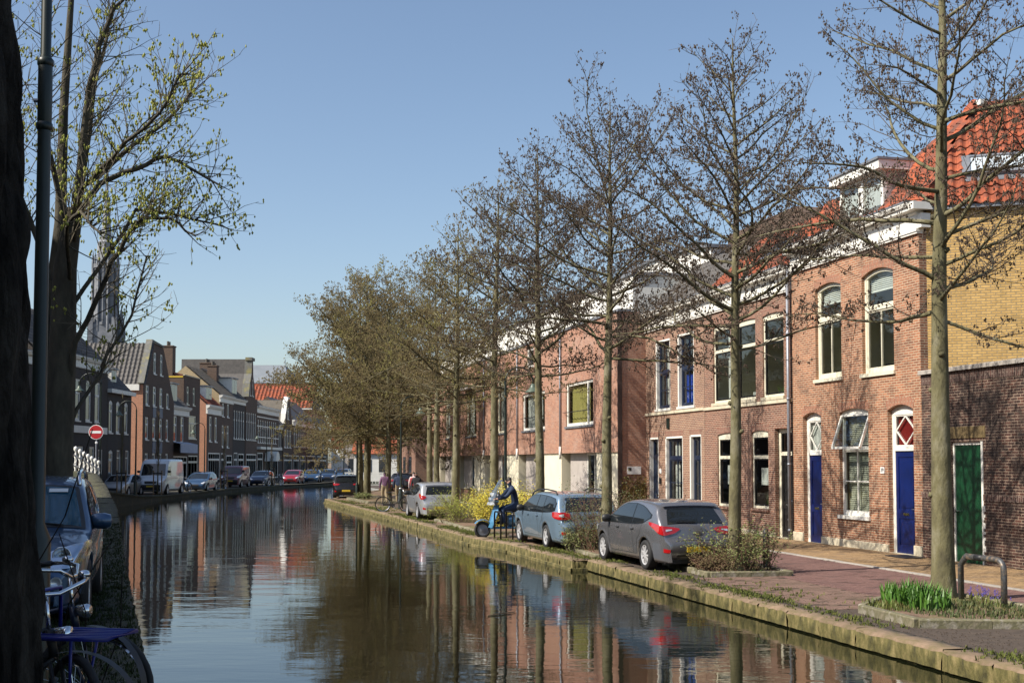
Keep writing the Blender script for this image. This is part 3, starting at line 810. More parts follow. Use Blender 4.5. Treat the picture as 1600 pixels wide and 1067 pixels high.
def door(parent, op, fm, dm, y=0.0, rec=0.12, tr=None, fw=0.10, knob=True, glazed=False, diamond=None, panels=2, pane=None, step=True):
    x0, x1, z0, z1 = op[:4]; a = op[4] if len(op) > 4 else 0
    yf, yb = y + rec, y + rec + 0.07
    b = MB()
    b.box(x0, x0 + fw, yf, yb, z0, z1 - a); b.box(x1 - fw, x1, yf, yb, z0, z1 - a)
    if a:
        n = 8; up = [(x0 + (x1 - x0) * k / n, arc_z(op, x0 + (x1 - x0) * k / n) - 0.002) for k in range(n + 1)]
        b.prism(up[::-1] + [(x0, z1 - a - fw), (x1, z1 - a - fw)], yf - 0.006, yb)
    else: b.box(x0 + fw, x1 - fw, yf, yb, z1 - fw, z1)
    if tr: b.box(x0 + fw, x1 - fw, yf - 0.02, yb, tr, tr + 0.11)
    fr = b.build('door_frame', fm, parent)
    zt = (tr or z1 - a - fw)
    xa, xb = x0 + fw, x1 - fw
    d = MB(); yd = yf + 0.035
    d.box(xa, xb, yd, yd + 0.045, z0 + 0.01, zt)
    if not glazed:
        # raised stiles and rails around recessed panels
        st = 0.11; t = 0.018
        d.box(xa, xa + st, yd - t, yd, z0 + .01, zt - .002); d.box(xb - st, xb, yd - t, yd, z0 + .01, zt - .002)
        zs = [z0 + .01] + ([z0 + .62, z0 + 1.02] if panels == 2 else []) + [zt - .002]
        d.box(xa + st, xb - st, yd - t, yd, z0 + .01, z0 + .2); d.box(xa + st, xb - st, yd - t, yd, zt - .15, zt - .002)
        if panels == 2: d.box(xa + st, xb - st, yd - t, yd, z0 + .86, z0 + 1.08)
        if panels == 2:
            d.box(xa + st + .05, xb - st - .05, yd - t * .7, yd, z0 + .25, z0 + .81); d.box(xa + st + .05, xb - st - .05, yd - t * .7, yd, z0 + 1.13, zt - .2)
    dd = d.build('door', dm, parent)
    h = MB(); xm = (xa + xb) / 2
    h.box(xm - .13, xm + .13, yd - .035, yd - .016, z0 + .94, z0 + 1.0); h.build('letter_slot', M['chrome'], dd)
    h = MB(); h.tube([(xb - .07, yd - .01, z0 + 1.1), (xb - .07, yd - .07, z0 + 1.1), (xb - .15, yd - .07, z0 + 1.1)], .012, 6); h.build('handle', M['chrome'], dd)
    if tr:
        zo = tr + .11; zz = z1 - a - fw
        p = MB(); p.face([(xa, yf + .05, zo), (xb, yf + .05, zo), (xb, yf + .05, zz), (xa, yf + .05, zz)]); p.build('pane', pane or M['glass'], fr)
        if diamond:
            g = MB(); w = .035
            g.box(xa, xa + w, yf + .01, yf + .045, zo, zz); g.box(xb - w, xb, yf + .01, yf + .045, zo, zz); g.box(xa + w, xb - w, yf + .01, yf + .045, zo, zo + w); g.box(xa + w, xb - w, yf + .01, yf + .045, zz - w, zz)
            cx, cz = (xa + xb) / 2, (zo + zz) / 2
            pts = [(xa + w, cz), (cx, zz - w), (xb - w, cz), (cx, zo + w)]
            for i in range(4):
                p0, p1 = pts[i], pts[(i + 1) % 4]
                g.bar((p0[0], yf + .028, p0[1]), (p1[0], yf + .028, p1[1]), .034, .03, up=(0, 1, 0))
            g.build('diamond_bars', M['white'], fr)
            if diamond is not True:
                q = MB(); q.face([(xa, yf + .10, zo), (xb, yf + .10, zo), (xb, yf + .10, zz), (xa, yf + .10, zz)]); q.build('curtain', diamond, fr)
        else:
            g = MB(); w = .035
            g.box(xa, xa + w, yf + .02, yf + .06, zo, zz); g.box(xb - w, xb, yf + .02, yf + .06, zo, zz); g.box(xa, xb, yf + .02, yf + .06, zo, zo + w); g.box(xa, xb, yf + .02, yf + .06, zz - w, zz)
            g.build('sash', dm, fr)
    if step:
        s = MB(); s.box(x0, x1, y - .03, y + rec + .1, z0 - .12, z0 + .008); s.build('doorstep', M['stone'], parent)
    return dd

def room(parent, x0, x1, z0, z1, depth=3.2, y=0.26, m=None):
    b = MB()
    b.face([(x0, y + depth, z0), (x1, y + depth, z0), (x1, y + depth, z1), (x0, y + depth, z1)])
    b.face([(x0, y, z0), (x0, y + depth, z0), (x0, y + depth, z1), (x0, y, z1)])
    b.face([(x1, y, z0), (x1, y, z1), (x1, y + depth, z1), (x1, y + depth, z0)])
    b.face([(x0, y, z0), (x1, y, z0), (x1, y + depth, z0), (x0, y + depth, z0)])
    b.face([(x0, y, z1), (x0, y + depth, z1), (x1, y + depth, z1), (x1, y, z1)])
    return b.build('room', m or M['room'], parent)

def cornice(parent, x0, x1, z0, z1, zc, proj=0.32, m=None, y=0.0, ret_l=True, gutter=None):
    """frieze board with mouldings and a projecting cornice"""
    m = m or M['white']
    b = MB()
    b.box(x0, x1, y - 0.05, y + .1, z0 + .12, z1)
    b.box(x0 - .02, x1 + .02, y - 0.09, y + .1, z0 + .05, z0 + .12)
    b.box(x0, x1, y - 0.065, y + .1, z0, z0 + .05)
    p = proj
    prof = [(0.05, z1), (0.11, z1 + .02), (0.13, z1 + .07), (p * .75, z1 + .085), (p * .78, z1 + .16), (p * .9, z1 + .17), (p, z1 + .24), (p, zc), (-.1, zc)]
    n = len(prof)
    a = b.vert(*[(x0 - .04, y - q, z) for q, z in prof]); c = b.vert(*[(x1 + .04, y - q, z) for q, z in prof])
    for i in range(n - 1): b.f.append((a + i, a + i + 1, c + i + 1, c + i)[::-1]); b.m.append(0)
    b.face([(x0 - .04, y - q, z) for q, z in prof] + [(x0 - .04, y + .1, z1)]); b.face([(x1 + .04, y - q, z) for q, z in prof][::-1] + [(x1 + .04, y + .1, z1)][::-1])
    o = b.build('cornice', m, parent)
    g = MB(); g.box(x0 - .05, x1 + .05, y - p - .01, y + .12, zc, zc + .045); g.build('gutter', gutter or M['lead'], parent)
    return o

def pantile_mb(b, L, S, tw=0.25, tl=0.34, clip=None, hump=0.055):
    """wavy clay tiles in a local plane: x along the eave, y up the slope, z out of the roof"""
    nx, ny = max(1, round(L / tw)), max(1, round(S / tl)); tw = L / nx; tl = S / ny
    prof = [(0.0, 0.0), (0.18, 0.35), (0.34, 0.95), (0.52, 1.0), (0.72, 0.35), (0.9, 0.02), (1.0, 0.0)]
    r = random.Random(int(L * 100))
    for j in range(ny):
        for i in range(nx):
            if clip and not clip((i + .5) * tw, (j + .5) * tl): continue
            y0, y1 = j * tl - .03, (j + 1) * tl + .02
            dz = r.uniform(-.006, .006)
            lo = [(i * tw + q * tw, y0, .035 + h * hump + dz) for q, h in prof]; hi = [(i * tw + q * tw, y1, .006 + h * hump) for q, h in prof]
            fr = [(x, y_, z - .022) for x, y_, z in lo]
            b.grid([fr, lo, hi], mi=0)

def roof_obj(parent, name, pts0, ex, ey, L, S, m, tw=0.25, tl=0.34, clip=None, hump=0.055):
    """tiles as one mesh on a roof plane given by an origin and its two directions"""
    b = MB(); pantile_mb(b, L, S, tw, tl, clip, hump)
    ex = Vector(ex).normalized(); ey = Vector(ey).normalized(); ez = ex.cross(ey).normalized()
    if ez.z < 0: ez = -ez
    Mx = Matrix((ex, ey, ez)).transposed().to_4x4(); Mx.translation = Vector(pts0)
    o = b.build(name, m, parent, smooth=False); o.matrix_local = Mx; o['kind'] = 'stuff'
    return o

def plane_obj(parent, name, pts, m):
    b = MB(); b.face(pts); return b.build(name, m, parent)

def downpipe(parent, x, y, z0, z1, m=None, r=0.045):
    b = MB(); b.tube([(x, y, z0), (x, y, z1)], r, 10)
    z = z0 + .3
    while z < z1: b.lathe([(r, -.03), (r + .012, -.03), (r + .012, .03), (r, .03)], 10, c=(x, y, z)); z += 1.9
    return b.build('downpipe', m or M['zinc'], parent, smooth=True)
# ================================================================== right bank buildings
M['lintel_red'] = brick_mat('lintel_red', (0.36, 0.14, 0.08), (0.27, 0.10, 0.06), (0.36, 0.26, 0.18), rot=True)
M['lintel_plum'] = brick_mat('lintel_plum', (0.25, 0.10, 0.068), (0.18, 0.07, 0.05), (0.34, 0.25, 0.18), rot=True)
M['lintel_dark'] = brick_mat('lintel_dark', (0.10, 0.045, 0.035), (0.05, 0.026, 0.022), (0.2, 0.15, 0.12), rot=True)

# ---------------------------------------------------------------- corner house: red front, yellow brick end wall
RX = 16.49
hr = thing('brick_house', 'corner house of red brick with two blue doors, orange tiled roof and ochre end wall', 'house', RW(RX, 32.28), R_FACADE)
WR = 6.56
d1 = (0.60, 1.66, 0.0, 3.66, .12); gw = (2.66, 4.14, .85, 3.68, .10); d2 = (5.06, 6.20, 0.02, 3.68, .13)
u1 = (1.40, 2.83, 4.55, 7.18, .12); u2 = (3.91, 5.41, 4.53, 7.20, .15)
b = MB(); wall_mb(b, 0, WR, -.1, 7.76, [d1, gw, d2, u1, u2], rev=.18)
b.face([(WR, 0, -.1), (WR, .2, -.1), (WR, .2, 7.76), (WR, 0, 7.76)])
b.build('front_wall', M['brick_red'], hr)
for op in (d1, gw, d2, u1, u2): lintel(hr, op, M['lintel_red'])
door(hr, d1, M['white'], M['blue_door'], tr=2.46, diamond=M['curtain'], rec=.13, fw=.12)
door(hr, d2, M['white'], M['blue_door'], tr=2.54, diamond=M['red_cloth'], rec=.13, fw=.12)
# ground floor window: the top light stands open
w = window(hr, gw, M['white'], tr=2.63, cols=2, rows=2, blind=(.03, .62, M['blind']), top_open=True, head=.02, sill=True)
b = MB(); hz = 3.50; W0, W1 = gw[0] + .03, gw[1] - .03; ht = .86; dy = -.30
def tilt(x, t, off=0): return (x, .07 + dy * t + off, hz - ht * t)
P = [tilt(W0, 0), tilt(W1, 0), tilt(W1, 1), tilt(W0, 1)]
fr_ = .06
b.bar(P[0], P[1], fr_, .05); b.bar(P[3], P[2], fr_ * 1.2, .06); b.bar(P[0], P[3], fr_, .05, up=(1, 0, 0)); b.bar(P[1], P[2], fr_, .05, up=(1, 0, 0))
ob = b.build('open_casement', M['white'], w)
b = MB(); b.face([tilt(W0 + .03, .03), tilt(W0 + .03, .97), tilt(W1 - .03, .97), tilt(W1 - .03, .03)]); b.build('pane', M['glass'], w)
b = MB(); z = 2.72
while z < 3.42: b.face([(gw[0] + .1, .24, z), (gw[1] - .1, .24, z), (gw[1] - .1, .265, z + .045), (gw[0] + .1, .265, z + .045)]); z += .05
b.build('blind', M['blind'], w)
b = MB(); b.box(gw[0] + .16, gw[0] + .24, .055, .085, 1.45, 1.68); b.build('thermometer', M['plastic'], w)
for op in (u1, u2):
    ww = window(hr, op, M['cream'], tr=6.20, cols=2, rows=1, head=-1, blind=(.80, .97, M['white']), fw=.095)
room(hr, .3, WR - .4, 4.3, 7.5, 2.4); room(hr, .3, WR - .4, .02, 3.9, 2.4)
# things on the sills
b = MB(); b.lathe([(0, 0), (.07, 0), (.08, .2), (.06, .24), (0, .24)], 12, c=(2.62, .3, 4.62)); b.build('vase', M['white'], hr)
b = MB(); b.box(1.75, 2.1, 2.6, 2.64, 5.2, 5.75); b.box(1.8, 2.05, 2.585, 2.6, 5.27, 5.68, 1); b.build('picture_frame', [M['black_paint'], M['curtain']], hr)
b = MB(); b.box(4.75, 5.05, .45, .6, 4.63, 4.98); b.tube([(5.2, .45, 4.63), (5.2, .45, 5.08)], .05, 8); b.box(4.2, 4.3, .5, .7, 4.63, 4.8); b.build('window_ornaments', M['black_paint'], hr)
# stone plinth
b = MB()
for xa, xb in ((0, d1[0]), (d1[1], d2[0]), (d2[1], WR)):
    n = max(1, round((xb - xa) / 1.2))
    for k in range(n):
        x_a, x_b = xa + (xb - xa) * k / n + .004, xa + (xb - xa) * (k + 1) / n - .004
        q = MB(); q.cbox(x_a, x_b, -.045, .02, -.1, .22 if xb - xa > 1 else .27, .01); q.build('plinth_stone', M['stone'], hr)
cornice(hr, 0, WR + .02, 7.74, 8.20, 8.47, .34)
b = MB(); b.box(WR + .03, WR + .2, -.05, .2, 7.86, 8.2); b.box(WR + .03, WR + .27, -.3, .22, 8.28, 8.46); b.build('cornice_return', M['white'], hr)
# house number plate
b = MB(); b.box(4.72, 4.90, -.02, -.002, 1.98, 2.14); npz = b.build('number_plate', M['sign_white'], hr)
def text_mesh(parent, txt, size, loc, rot, m, name='number', ext=.003):
    cu = bpy.data.curves.new(name, 'FONT'); cu.body = txt; cu.size = size; cu.extrude = ext; cu.align_x = 'CENTER'; cu.align_y = 'CENTER'
    o = bpy.data.objects.new(name, cu); link(o); bpy.context.view_layer.update()
    dg = bpy.context.evaluated_depsgraph_get(); me = bpy.data.meshes.new_from_object(o.evaluated_get(dg)); me.materials.clear(); me.materials.append(m)
    bpy.data.objects.remove(o); o = bpy.data.objects.new(name, me); link(o, parent); o.location = loc; o.rotation_euler = rot
    return o
text_mesh(npz, '39', .14, (4.81, -.024, 2.06), (pi / 2, 0, 0), M['black_paint'])
# end wall: turned 57 degrees from the front
cw = RW(16.69, 25.72); c_in = hr.matrix_basis.inverted() @ Vector((0, 0, 0))
YW = atan2(-0.316, 0.949)
ew = MB()
ew.face([(0, 0, 4.3), (9, 0, 4.3), (9, 0, 8.30), (0, 0, 8.30)])
o = ew.build('end_wall', M['brick_yellow'], hr)
Mh = Matrix.Translation(RW(RX, 32.28)) @ Matrix.Rotation(R_FACADE, 4, 'Z')
Mw = Matrix.Translation(Vector((cw.x, cw.y, 0))) @ Matrix.Rotation(YW, 4, 'Z')
ML = Mh.inverted() @ Mw
o.matrix_local = ML
def yw(b, name, m, **k):
    o = b.build(name, m, hr, **k); o.matrix_local = ML; return o
b = MB(); b.box(-.1, 9, -.16, 0.02, 8.28, 8.38); yw(b, 'eaves_gutter', M['lead'])
# roof over the end wall: pantiles laid one by one
PT = radians(50); S_LEN = 3.13 / sin(PT); HIP = 3.0
def hip_u(v):      # where the hip cuts the row at slope distance v: u runs along the eave
    s = v * cos(PT) / .876
    return s * cos(radians(61.2)) - 0.12
tb = MB(); prof = [(0.0, 0.0), (0.14, 0.25), (0.27, 0.8), (0.40, 1.0), (0.55, 0.85), (0.72, 0.28), (0.86, 0.02), (1.0, 0.0)]
TW, TL = .25, .315
lo = [(q * TW, -.03, .045 + h * .07) for q, h in prof]; hi = [(q * TW, TL + .02, .008 + h * .07) for q, h in prof]
tb.grid([[(x, y_, z - .025) for x, y_, z in lo], lo, hi])
tme = tb.mesh('roof_tile', M['tile_orange'])
Rs = ML @ Matrix.Translation((0, -.14, 8.36)) @ Matrix.Rotation(PT, 4, 'X')
VX = (0.98, 2.9, 1.0, 1.72)      # roof window: u0, u1, v0, v1
cnt = 0; rr = random.Random(8); extra = MB()
for j in range(int(S_LEN / TL)):
    for i in range(-1, 34):
        u, v = i * TW, j * TL
        if u + TW * .5 < hip_u(v + TL * .5): continue
        if VX[0] - .1 < u + TW * .5 < VX[1] + .1 and VX[2] - .1 < v + TL * .5 < VX[3] + .1: continue
        if cnt < 290 and u < 6.5:
            o = bpy.data.objects.new('roof_tile', tme); link(o, hr)
            o.matrix_local = Rs @ Matrix.Translation((u, v, rr.uniform(-.006, .006))) @ Matrix.Rotation(rr.uniform(-.02, .02), 4, 'Z'); cnt += 1
# roof deck under the tiles, front slope and hidden slopes
SF = S_LEN
deck = MB(); A0 = Vector((0, 0, 8.32))
def W2(u, v, z):    # end-wall frame helper -> house frame
    return ML @ Vector((u, v, z))
hx = HIP * cos(radians(61.2)); hy = HIP * .876
deck.face([W2(-.1, -.1, 8.3), W2(9, -.1, 8.3), W2(9, hy, 11.4), W2(hx, hy, 11.4)])
deck.face([W2(9, hy, 11.4), W2(9, hy + 4, 8.0), W2(hx + 3, hy + 4, 8.0), W2(hx, hy, 11.4)])
deck.build('roof_deck', M['flat_roof'], hr)
hipf = lambda u, v: True
# front slope facing the canal
top_u = WR - 1.35
def clipf(x, y):
    return x < WR + .15 - (y * cos(PT) / .876) * cos(radians(61.2))
roof_obj(hr, 'front_roof_tiles', (0, -.02, 8.44), (1, 0, 0), (0, cos(PT), sin(PT)), WR + .2, S_LEN - .02, M['tile_orange'], tl=.315, clip=lambda x, y: clipf(x, y) and (y < 2.0 or x > 3.3 + (y / S_LEN) * (WR - 1.4 - 3.3)) and not (1.95 < x < 4.45 and .2 < y < 2.0))
b = MB(); b.face([(0, .02, 8.40), (WR + .1, .02, 8.40), (WR - .58, 1.3, 9.93), (0, 1.3, 9.93)]); b.face([(4.1, 1.3, 9.93), (WR - .58, 1.3, 9.93), (WR - 1.4, hy, 11.38)]); b.face([(4.1, 1.3, 9.93), (WR - 1.4, hy, 11.38), (WR - 1.4, hy + 3, 9.93), (4.1, hy + 2, 9.93)]); b.face([(0, 1.3, 9.93), (WR - 1, 1.3, 9.93), (WR - 1, 7, 9.93), (0, 7, 9.93)])
b.face([(0, .02, 8.40), (0, 1.3, 9.93), (0, 7, 9.93), (0, 7, 0), (0, .02, 0)])
b.build('roof_deck', M['flat_roof'], hr)
# hip and ridge tiles
def ridge_line(parent, a, c, m, r=.12, L=.38):
    a, c = Vector(a), Vector(c); d = c - a; n = max(1, int(d.length / L)); dn = d.normalized()
    for k in range(n):
        p = a + d * (k / n); q = a + d * ((k + 1) / n)
        b = MB(); b.tube([p - dn * .02, p.lerp(q, .15), q + dn * .03], [r * 1.08, r, r * .9], 8, cap=False); b.build('ridge_tile', m, parent, smooth=True)
ridge_line(hr, W2(-.12, -.12, 8.42), W2(hx, hy, 11.42), M['tile_orange'], .13)
ridge_line(hr, W2(hx, hy, 11.45), W2(9, hy, 11.45), M['tile_orange'], .12)
ridge_line(hr, (WR - 1.4, hy + .02, 11.42), (4.05, 1.3, 9.98), M['tile_orange'], .11)
b = MB(); c0 = W2(hx - .02, hy, 11.5); b.box(c0.x - .12, c0.x + .12, c0.y - .1, c0.y + .1, 11.42, 11.6); b.build('ridge_cap', M['plaster'], hr)
# roof window in the orange slope
b = MB(); u0, u1_, v0, v1 = VX; t = .09
for q in ((u0, u1_, v0, v0 + .1), (u0, u1_, v1 - .07, v1), (u0, u0 + .07, v0 + .1, v1 - .07), (u1_ - .07, u1_, v0 + .1, v1 - .07)): b.box(q[0], q[1], q[2], q[3], .02, .15)
b.box(u0 - .12, u1_ + .12, v0 - .18, v0, .0, .05); b.box(u0 - .12, u0, v0, v1 + .05, 0, .1); b.box(u1_, u1_ + .12, v0, v1 + .05, 0, .1)
vx = b.build('roof_window', M['lead'], hr); vx.matrix_local = Rs
b = MB(); b.face([(u0 + .07, v0 + .1, .12), (u1_ - .07, v0 + .1, .12), (u1_ - .07, v1 - .07, .12), (u0 + .07, v1 - .07, .12)]); b.build('pane', mat('skylight_pane', (0.5, 0.56, 0.6), rough=.12, spec=.8), vx)
# dormer on the canal side
dx0, dx1, dz0, dz1 = 2.09, 4.33, 8.72, 10.10; dy0 = .42
b = MB(); b.box(dx0 - .0, dx1, dy0 + .1, 2.4, dz0 - .2, dz1 - .18); dm = b.build('dormer', M['pink_plaster'], hr)
b = MB(); b.box(dx0 - .16, dx1 + .16, dy0 - .22, 2.6, dz1 - .26, dz1 - .03); b.box(dx0 - .2, dx1 + .2, dy0 - .27, 2.62, dz1 - .03, dz1 + .03, 1); b.build('dormer_fascia', [M['white'], M['lead']], dm)
b = MB(); yy = dy0
for xa, xb in ((dx0, dx0 + .12), ((dx0 + dx1) / 2 - .12, (dx0 + dx1) / 2 + .12), (dx1 - .12, dx1)): b.box(xa, xb, yy, yy + .1, dz0, dz1 - .26)
b.box(dx0, dx1, yy - .02, yy + .1, dz0 - .1, dz0 + .06); b.box(dx0 + .12, dx1 - .12, yy + .01, yy + .09, dz1 - .36, dz1 - .26)
b.build('dormer_window', M['white'], dm)
for xa, xb in ((dx0 + .12, (dx0 + dx1) / 2 - .12), ((dx0 + dx1) / 2 + .12, dx1 - .12)):
    b = MB(); b.face([(xa, yy + .05, dz0 + .06), (xb, yy + .05, dz0 + .06), (xb, yy + .05, dz1 - .36), (xa, yy + .05, dz1 - .36)]); b.build('pane', M['glass'], dm)
    b = MB(); n = 14; b.grid([[(xa + (xb - xa) * k / n, yy + .085 + .01 * (k % 2), z) for k in range(n + 1)] for z in (dz0, dz1 - .3)]); b.build('curtain', M['curtain'], dm)
downpipe(hr, -.02, -.13, 0, 7.9)

# ---------------------------------------------------------------- the annex with the green door
ax = thing('brick_annex', 'low blackened brick annex with a green door and pale coping beside the corner house', 'building', RW(RX, 25.70), R_FACADE)
gd = (1.14, 2.30, 0.0, 2.72)
b = MB(); wall_mb(b, 0, 10.5, 0, 4.08, [gd], rev=.12); wall_mb(b, 0, 10.5, -.1, 0, [], rev=.1); b.build('front_wall', M['brick_annex'], ax)
b = MB(); b.box(0, 10.5, -.012, .1, 4.08, 4.34); b.build('soldier_course', M['lintel_dark'], ax)
for k in range(9):
    b = MB(); b.cbox(-.02 + k * 1.17, 1.145 + k * 1.17, -.09, .35, 4.33, 4.43, .012); b.build('coping_stone', M['kerb'], ax)
b = MB(); b.face([(0, .3, 4.33), (10.5, .3, 4.33), (10.5, 9, 4.33), (-2, 9, 4.33)]); b.build('flat_roof', M['flat_roof'], ax)
b = MB(); b.box(0, gd[0] - .02, -.035, 0, -.1, 1.42); b.box(gd[1] + .06, 10.5, -.035, 0, -.1, 1.42); b.build('thick_base', M['brick_annex'], ax)
b = MB(); b.box(0, gd[0] - .02, -.05, 0, 1.42, 1.56); b.box(gd[1] + .06, 10.5, -.05, 0, 1.42, 1.56); b.build('string_course', M['lintel_dark'], ax)
b = MB(); b.cbox(gd[0] - .05, gd[1] + .12, -.02, .1, 2.80, 3.06, .006); b.build('stone_lintel', mat('brown_stone', (.17, .12, .05), (.12, .085, .04), scale=4, rough=.9, bump=.5), ax)
b = MB(); b.box(gd[0], gd[1], .05, .11, 2.65, 2.72); b.box(gd[0], gd[0] + .05, .05, .11, 0, 2.65); b.box(gd[1] - .045, gd[1] + .025, -.012, .11, 0, 2.72); b.build('door_frame', M['white'], ax)
b = MB(); b.box(gd[0] + .05, gd[1] - .045, .075, .12, .02, 2.65); dd = b.build('door', M['green_door'], ax)
b = MB(); b.lathe([(0, 0), (.02, 0), (.02, -.05), (.035, -.06), (.035, -.08), (0, -.08)], 10, axis='y', c=(gd[0] + .13, .075, 1.15)); b.build('handle', M['chrome'], dd)
# quoin teeth of white paint beside the door
b = MB(); r = random.Random(2); z = 0
while z < 1.3: b.box(gd[1] + .03, gd[1] + .03 + r.choice([.02, .05, .09]), -.014 - .035, -.03, z, z + .06); z += .0625
b.build('paint_marks', M['white'], ax)

# ---------------------------------------------------------------- middle pair of houses
def mid_house(label, y0, y1, name, brick, lint):
    return thing(name, label, 'house', RW(RX, y0), R_FACADE), y0 - y1
mr, WM = mid_house('plum brick terraced house with cream frames and orange tiled roof, left of the corner house', 38.75, 32.30, 'brick_house', None, None)
w2 = (1.06, 2.67, .82, 3.22, .06); w1 = (3.67, 4.84, .84, 3.24, .06); dr = (5.28, 6.38, .03, 3.26)
U3 = (.76, 2.16, 4.22, 6.80, .03); U2 = (2.65, 4.02, 4.22, 6.76, .03); U1 = (4.52, 5.93, 4.22, 6.76, .05)
b = MB(); wall_mb(b, 0, WM, -.1, 7.30, [w2, w1, dr, U1, U2, U3], rev=.12); b.build('front_wall', M['brick_plum'], mr)
for op in (w1, w2, U1, U2, U3): lintel(mr, op, M['lintel_plum'])
window(mr, w2, M['cream'], M['black_paint'], tr=2.42, head=.08, rec=.05, sill=M['brick_plum'], curtain=(M['curtain'], [(.2, .8, .30, .56)]))
window(mr, w1, M['cream'], M['black_paint'], tr=2.42, head=.08, rec=.05, sill=M['brick_plum'], curtain=(M['curtain'], [(.2, .95, .30, .52)]))
for k, op in enumerate((U3, U2, U1)):
    window(mr, op, M['cream'], M['black_paint'], tr=5.94, head=.06, rec=.05, sill=M['stone'], curtain=(M['curtain'], [(.55, .95, 0.02, .96)]) if k == 0 else None, topcols=1)
door(mr, dr, M['cream'], M['black_paint'], tr=2.46, fw=.13, rec=.14)
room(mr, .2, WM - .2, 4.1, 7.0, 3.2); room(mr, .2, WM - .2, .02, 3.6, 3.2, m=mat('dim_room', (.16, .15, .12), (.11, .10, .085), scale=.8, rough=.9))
b = MB(); b.box(0, WM, -.055, .02, 4.02, 4.12); b.build('belt_course', M['stone'], mr)
b = MB()
for xa, xb in ((0, dr[0]), (dr[1], WM)): b.box(xa, xb, -.035, .02, -.1, .16)
b.build('plinth', M['stone'], mr)
cornice(mr, 0, WM - .05, 7.26, 7.72, 7.97, .34)
# pot plants and papers in the windows
b = MB(); r = random.Random(5)
for k in range(26):
    a = r.uniform(0, 2 * pi); L = r.uniform(.12, .3); p = Vector((5.3 + r.uniform(-.2, .25), .28, 4.32)); t = p + Vector((cos(a) * L, sin(a) * .06, r.uniform(.1, .34))); b.face([p, p + Vector((.02, 0, 0)), t])
b.build('pot_plant', M['leaf_green'], mr)
b = MB(); b.box(3.2, 3.75, .3, .5, 4.3, 4.48); b.build('window_box', M['white'], mr)
b = MB()
for k in range(60):
    a = r.uniform(0, 2 * pi); L = r.uniform(.1, .25); p = Vector((r.choice([2.1, 4.35]) + r.uniform(-.3, .3), .3, .95)); t = p + Vector((cos(a) * L, sin(a) * .06, r.uniform(.2, .6))); b.face([p, p + Vector((.03, 0, 0)), t])
b.build('pot_plant', M['leaf_olive'], mr)
roof_obj(mr, 'roof_tiles', (0, -.02, 7.98), (1, 0, 0), (0, cos(radians(42)), sin(radians(42))), WM, 3.1, M['tile_orange'], clip=lambda x, y: not (3.0 < x < 4.3 and .9 < y < 2.0))
b = MB(); c42, s42 = cos(radians(42)), sin(radians(42))
b.face([(0, .02, 7.95), (WM, .02, 7.95), (WM, .02 + 3.1 * c42, 7.95 + 3.1 * s42), (0, .02 + 3.1 * c42, 7.95 + 3.1 * s42)]); b.face([(0, .02, 7.95), (0, 2.3, 10.0), (0, 5, 7.9), (0, 5, 0), (0, 0.02, 0)][::1]); b.build('roof_deck', M['flat_roof'], mr)
Rm = Matrix.Translation((0, -.02, 8.0)) @ Matrix.Rotation(radians(42), 4, 'X')
b = MB()
for q in ((3.02, 4.28, .95, 1.05), (3.02, 4.28, 1.85, 1.95), (3.02, 3.1, 1.05, 1.85), (4.2, 4.28, 1.05, 1.85)): b.box(q[0], q[1], q[2], q[3], .0, .13)
v2 = b.build('roof_window', M['lead'], mr); v2.matrix_local = Rm
b = MB(); b.face([(3.1, 1.05, .1), (4.2, 1.05, .1), (4.2, 1.85, .1), (3.1, 1.85, .1)]); b.build('pane', M['glass_far'], v2)
downpipe(mr, WM - .06, -.10, .3, 7.5)

ml, WL = mid_house('brown-red brick terraced house with dark glazing bars and a blue sheet in an upper window', 44.62, 38.77, 'brick_house', None, None)
d5 = (.50, 1.46, .03, 3.20); w4 = (2.19, 3.88, .6, 3.20); w3 = (4.54, 5.57, .6, 3.22)
U5 = (1.25, 2.70, 4.25, 6.83); U4 = (3.46, 4.96, 4.25, 6.86)
b = MB(); wall_mb(b, 0, WL, -.1, 7.30, [d5, w4, w3, U5, U4], rev=.16); b.build('front_wall', M['brick_pale'], ml)
for op in (d5, w4, w3, U5, U4):
    lintel(ml, op, M['lintel_plum'])
    b = MB(); b.box(op[0], op[0] + .10, -.012, .12, op[2], op[3]); b.box(op[1] - .035, op[1], -.012, .12, op[2], op[3]); b.box(op[0], op[1], -.012, .12, op[3] - .07, op[3]); b.build('surround', M['white'], ml)
def inner(op): return (op[0] + .10, op[1] - .035, op[2], op[3] - .07)
window(ml, inner(w4), M['navy'], M['navy'], tr=2.4, cols=2, rows=2, rec=.1, curtain=(M['curtain'], [(.15, .42, 0.02, .98), (.55, .9, .02, .98)]), sill=M['stone'], topcols=2)
window(ml, inner(w3), M['navy'], M['navy'], tr=2.4, cols=2, rows=2, rec=.1, curtain=(M['curtain'], [(.2, .6, 0.02, .98)]), sill=M['stone'], topcols=2)
window(ml, inner(U5), M['navy'], M['navy'], tr=5.62, cols=2, rows=2, rec=.1, curtain=(M['curtain'], [(.2, .5, 0.02, .98), (.6, .8, .02, .98)]), sill=M['white'], sillw=.14, topcols=2)
window(ml, inner(U4), M['navy'], M['navy'], tr=5.62, cols=2, rows=2, rec=.1, curtain=(M['blue_cloth'], [(.0, 1.0, 0.02, .46)]), sill=M['white'], sillw=.14, topcols=2)
door(ml, inner(d5), M['navy'], M['navy'], tr=2.4, fw=.07, rec=.12)
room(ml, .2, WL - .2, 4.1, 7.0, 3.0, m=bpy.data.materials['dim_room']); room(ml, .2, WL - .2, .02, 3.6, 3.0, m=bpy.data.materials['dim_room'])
b = MB(); b.box(0, WL, -.055, .02, 4.04, 4.14); b.build('belt_course', M['stone'], ml)
cornice(ml, 0, WL, 7.26, 7.72, 7.97, .34)
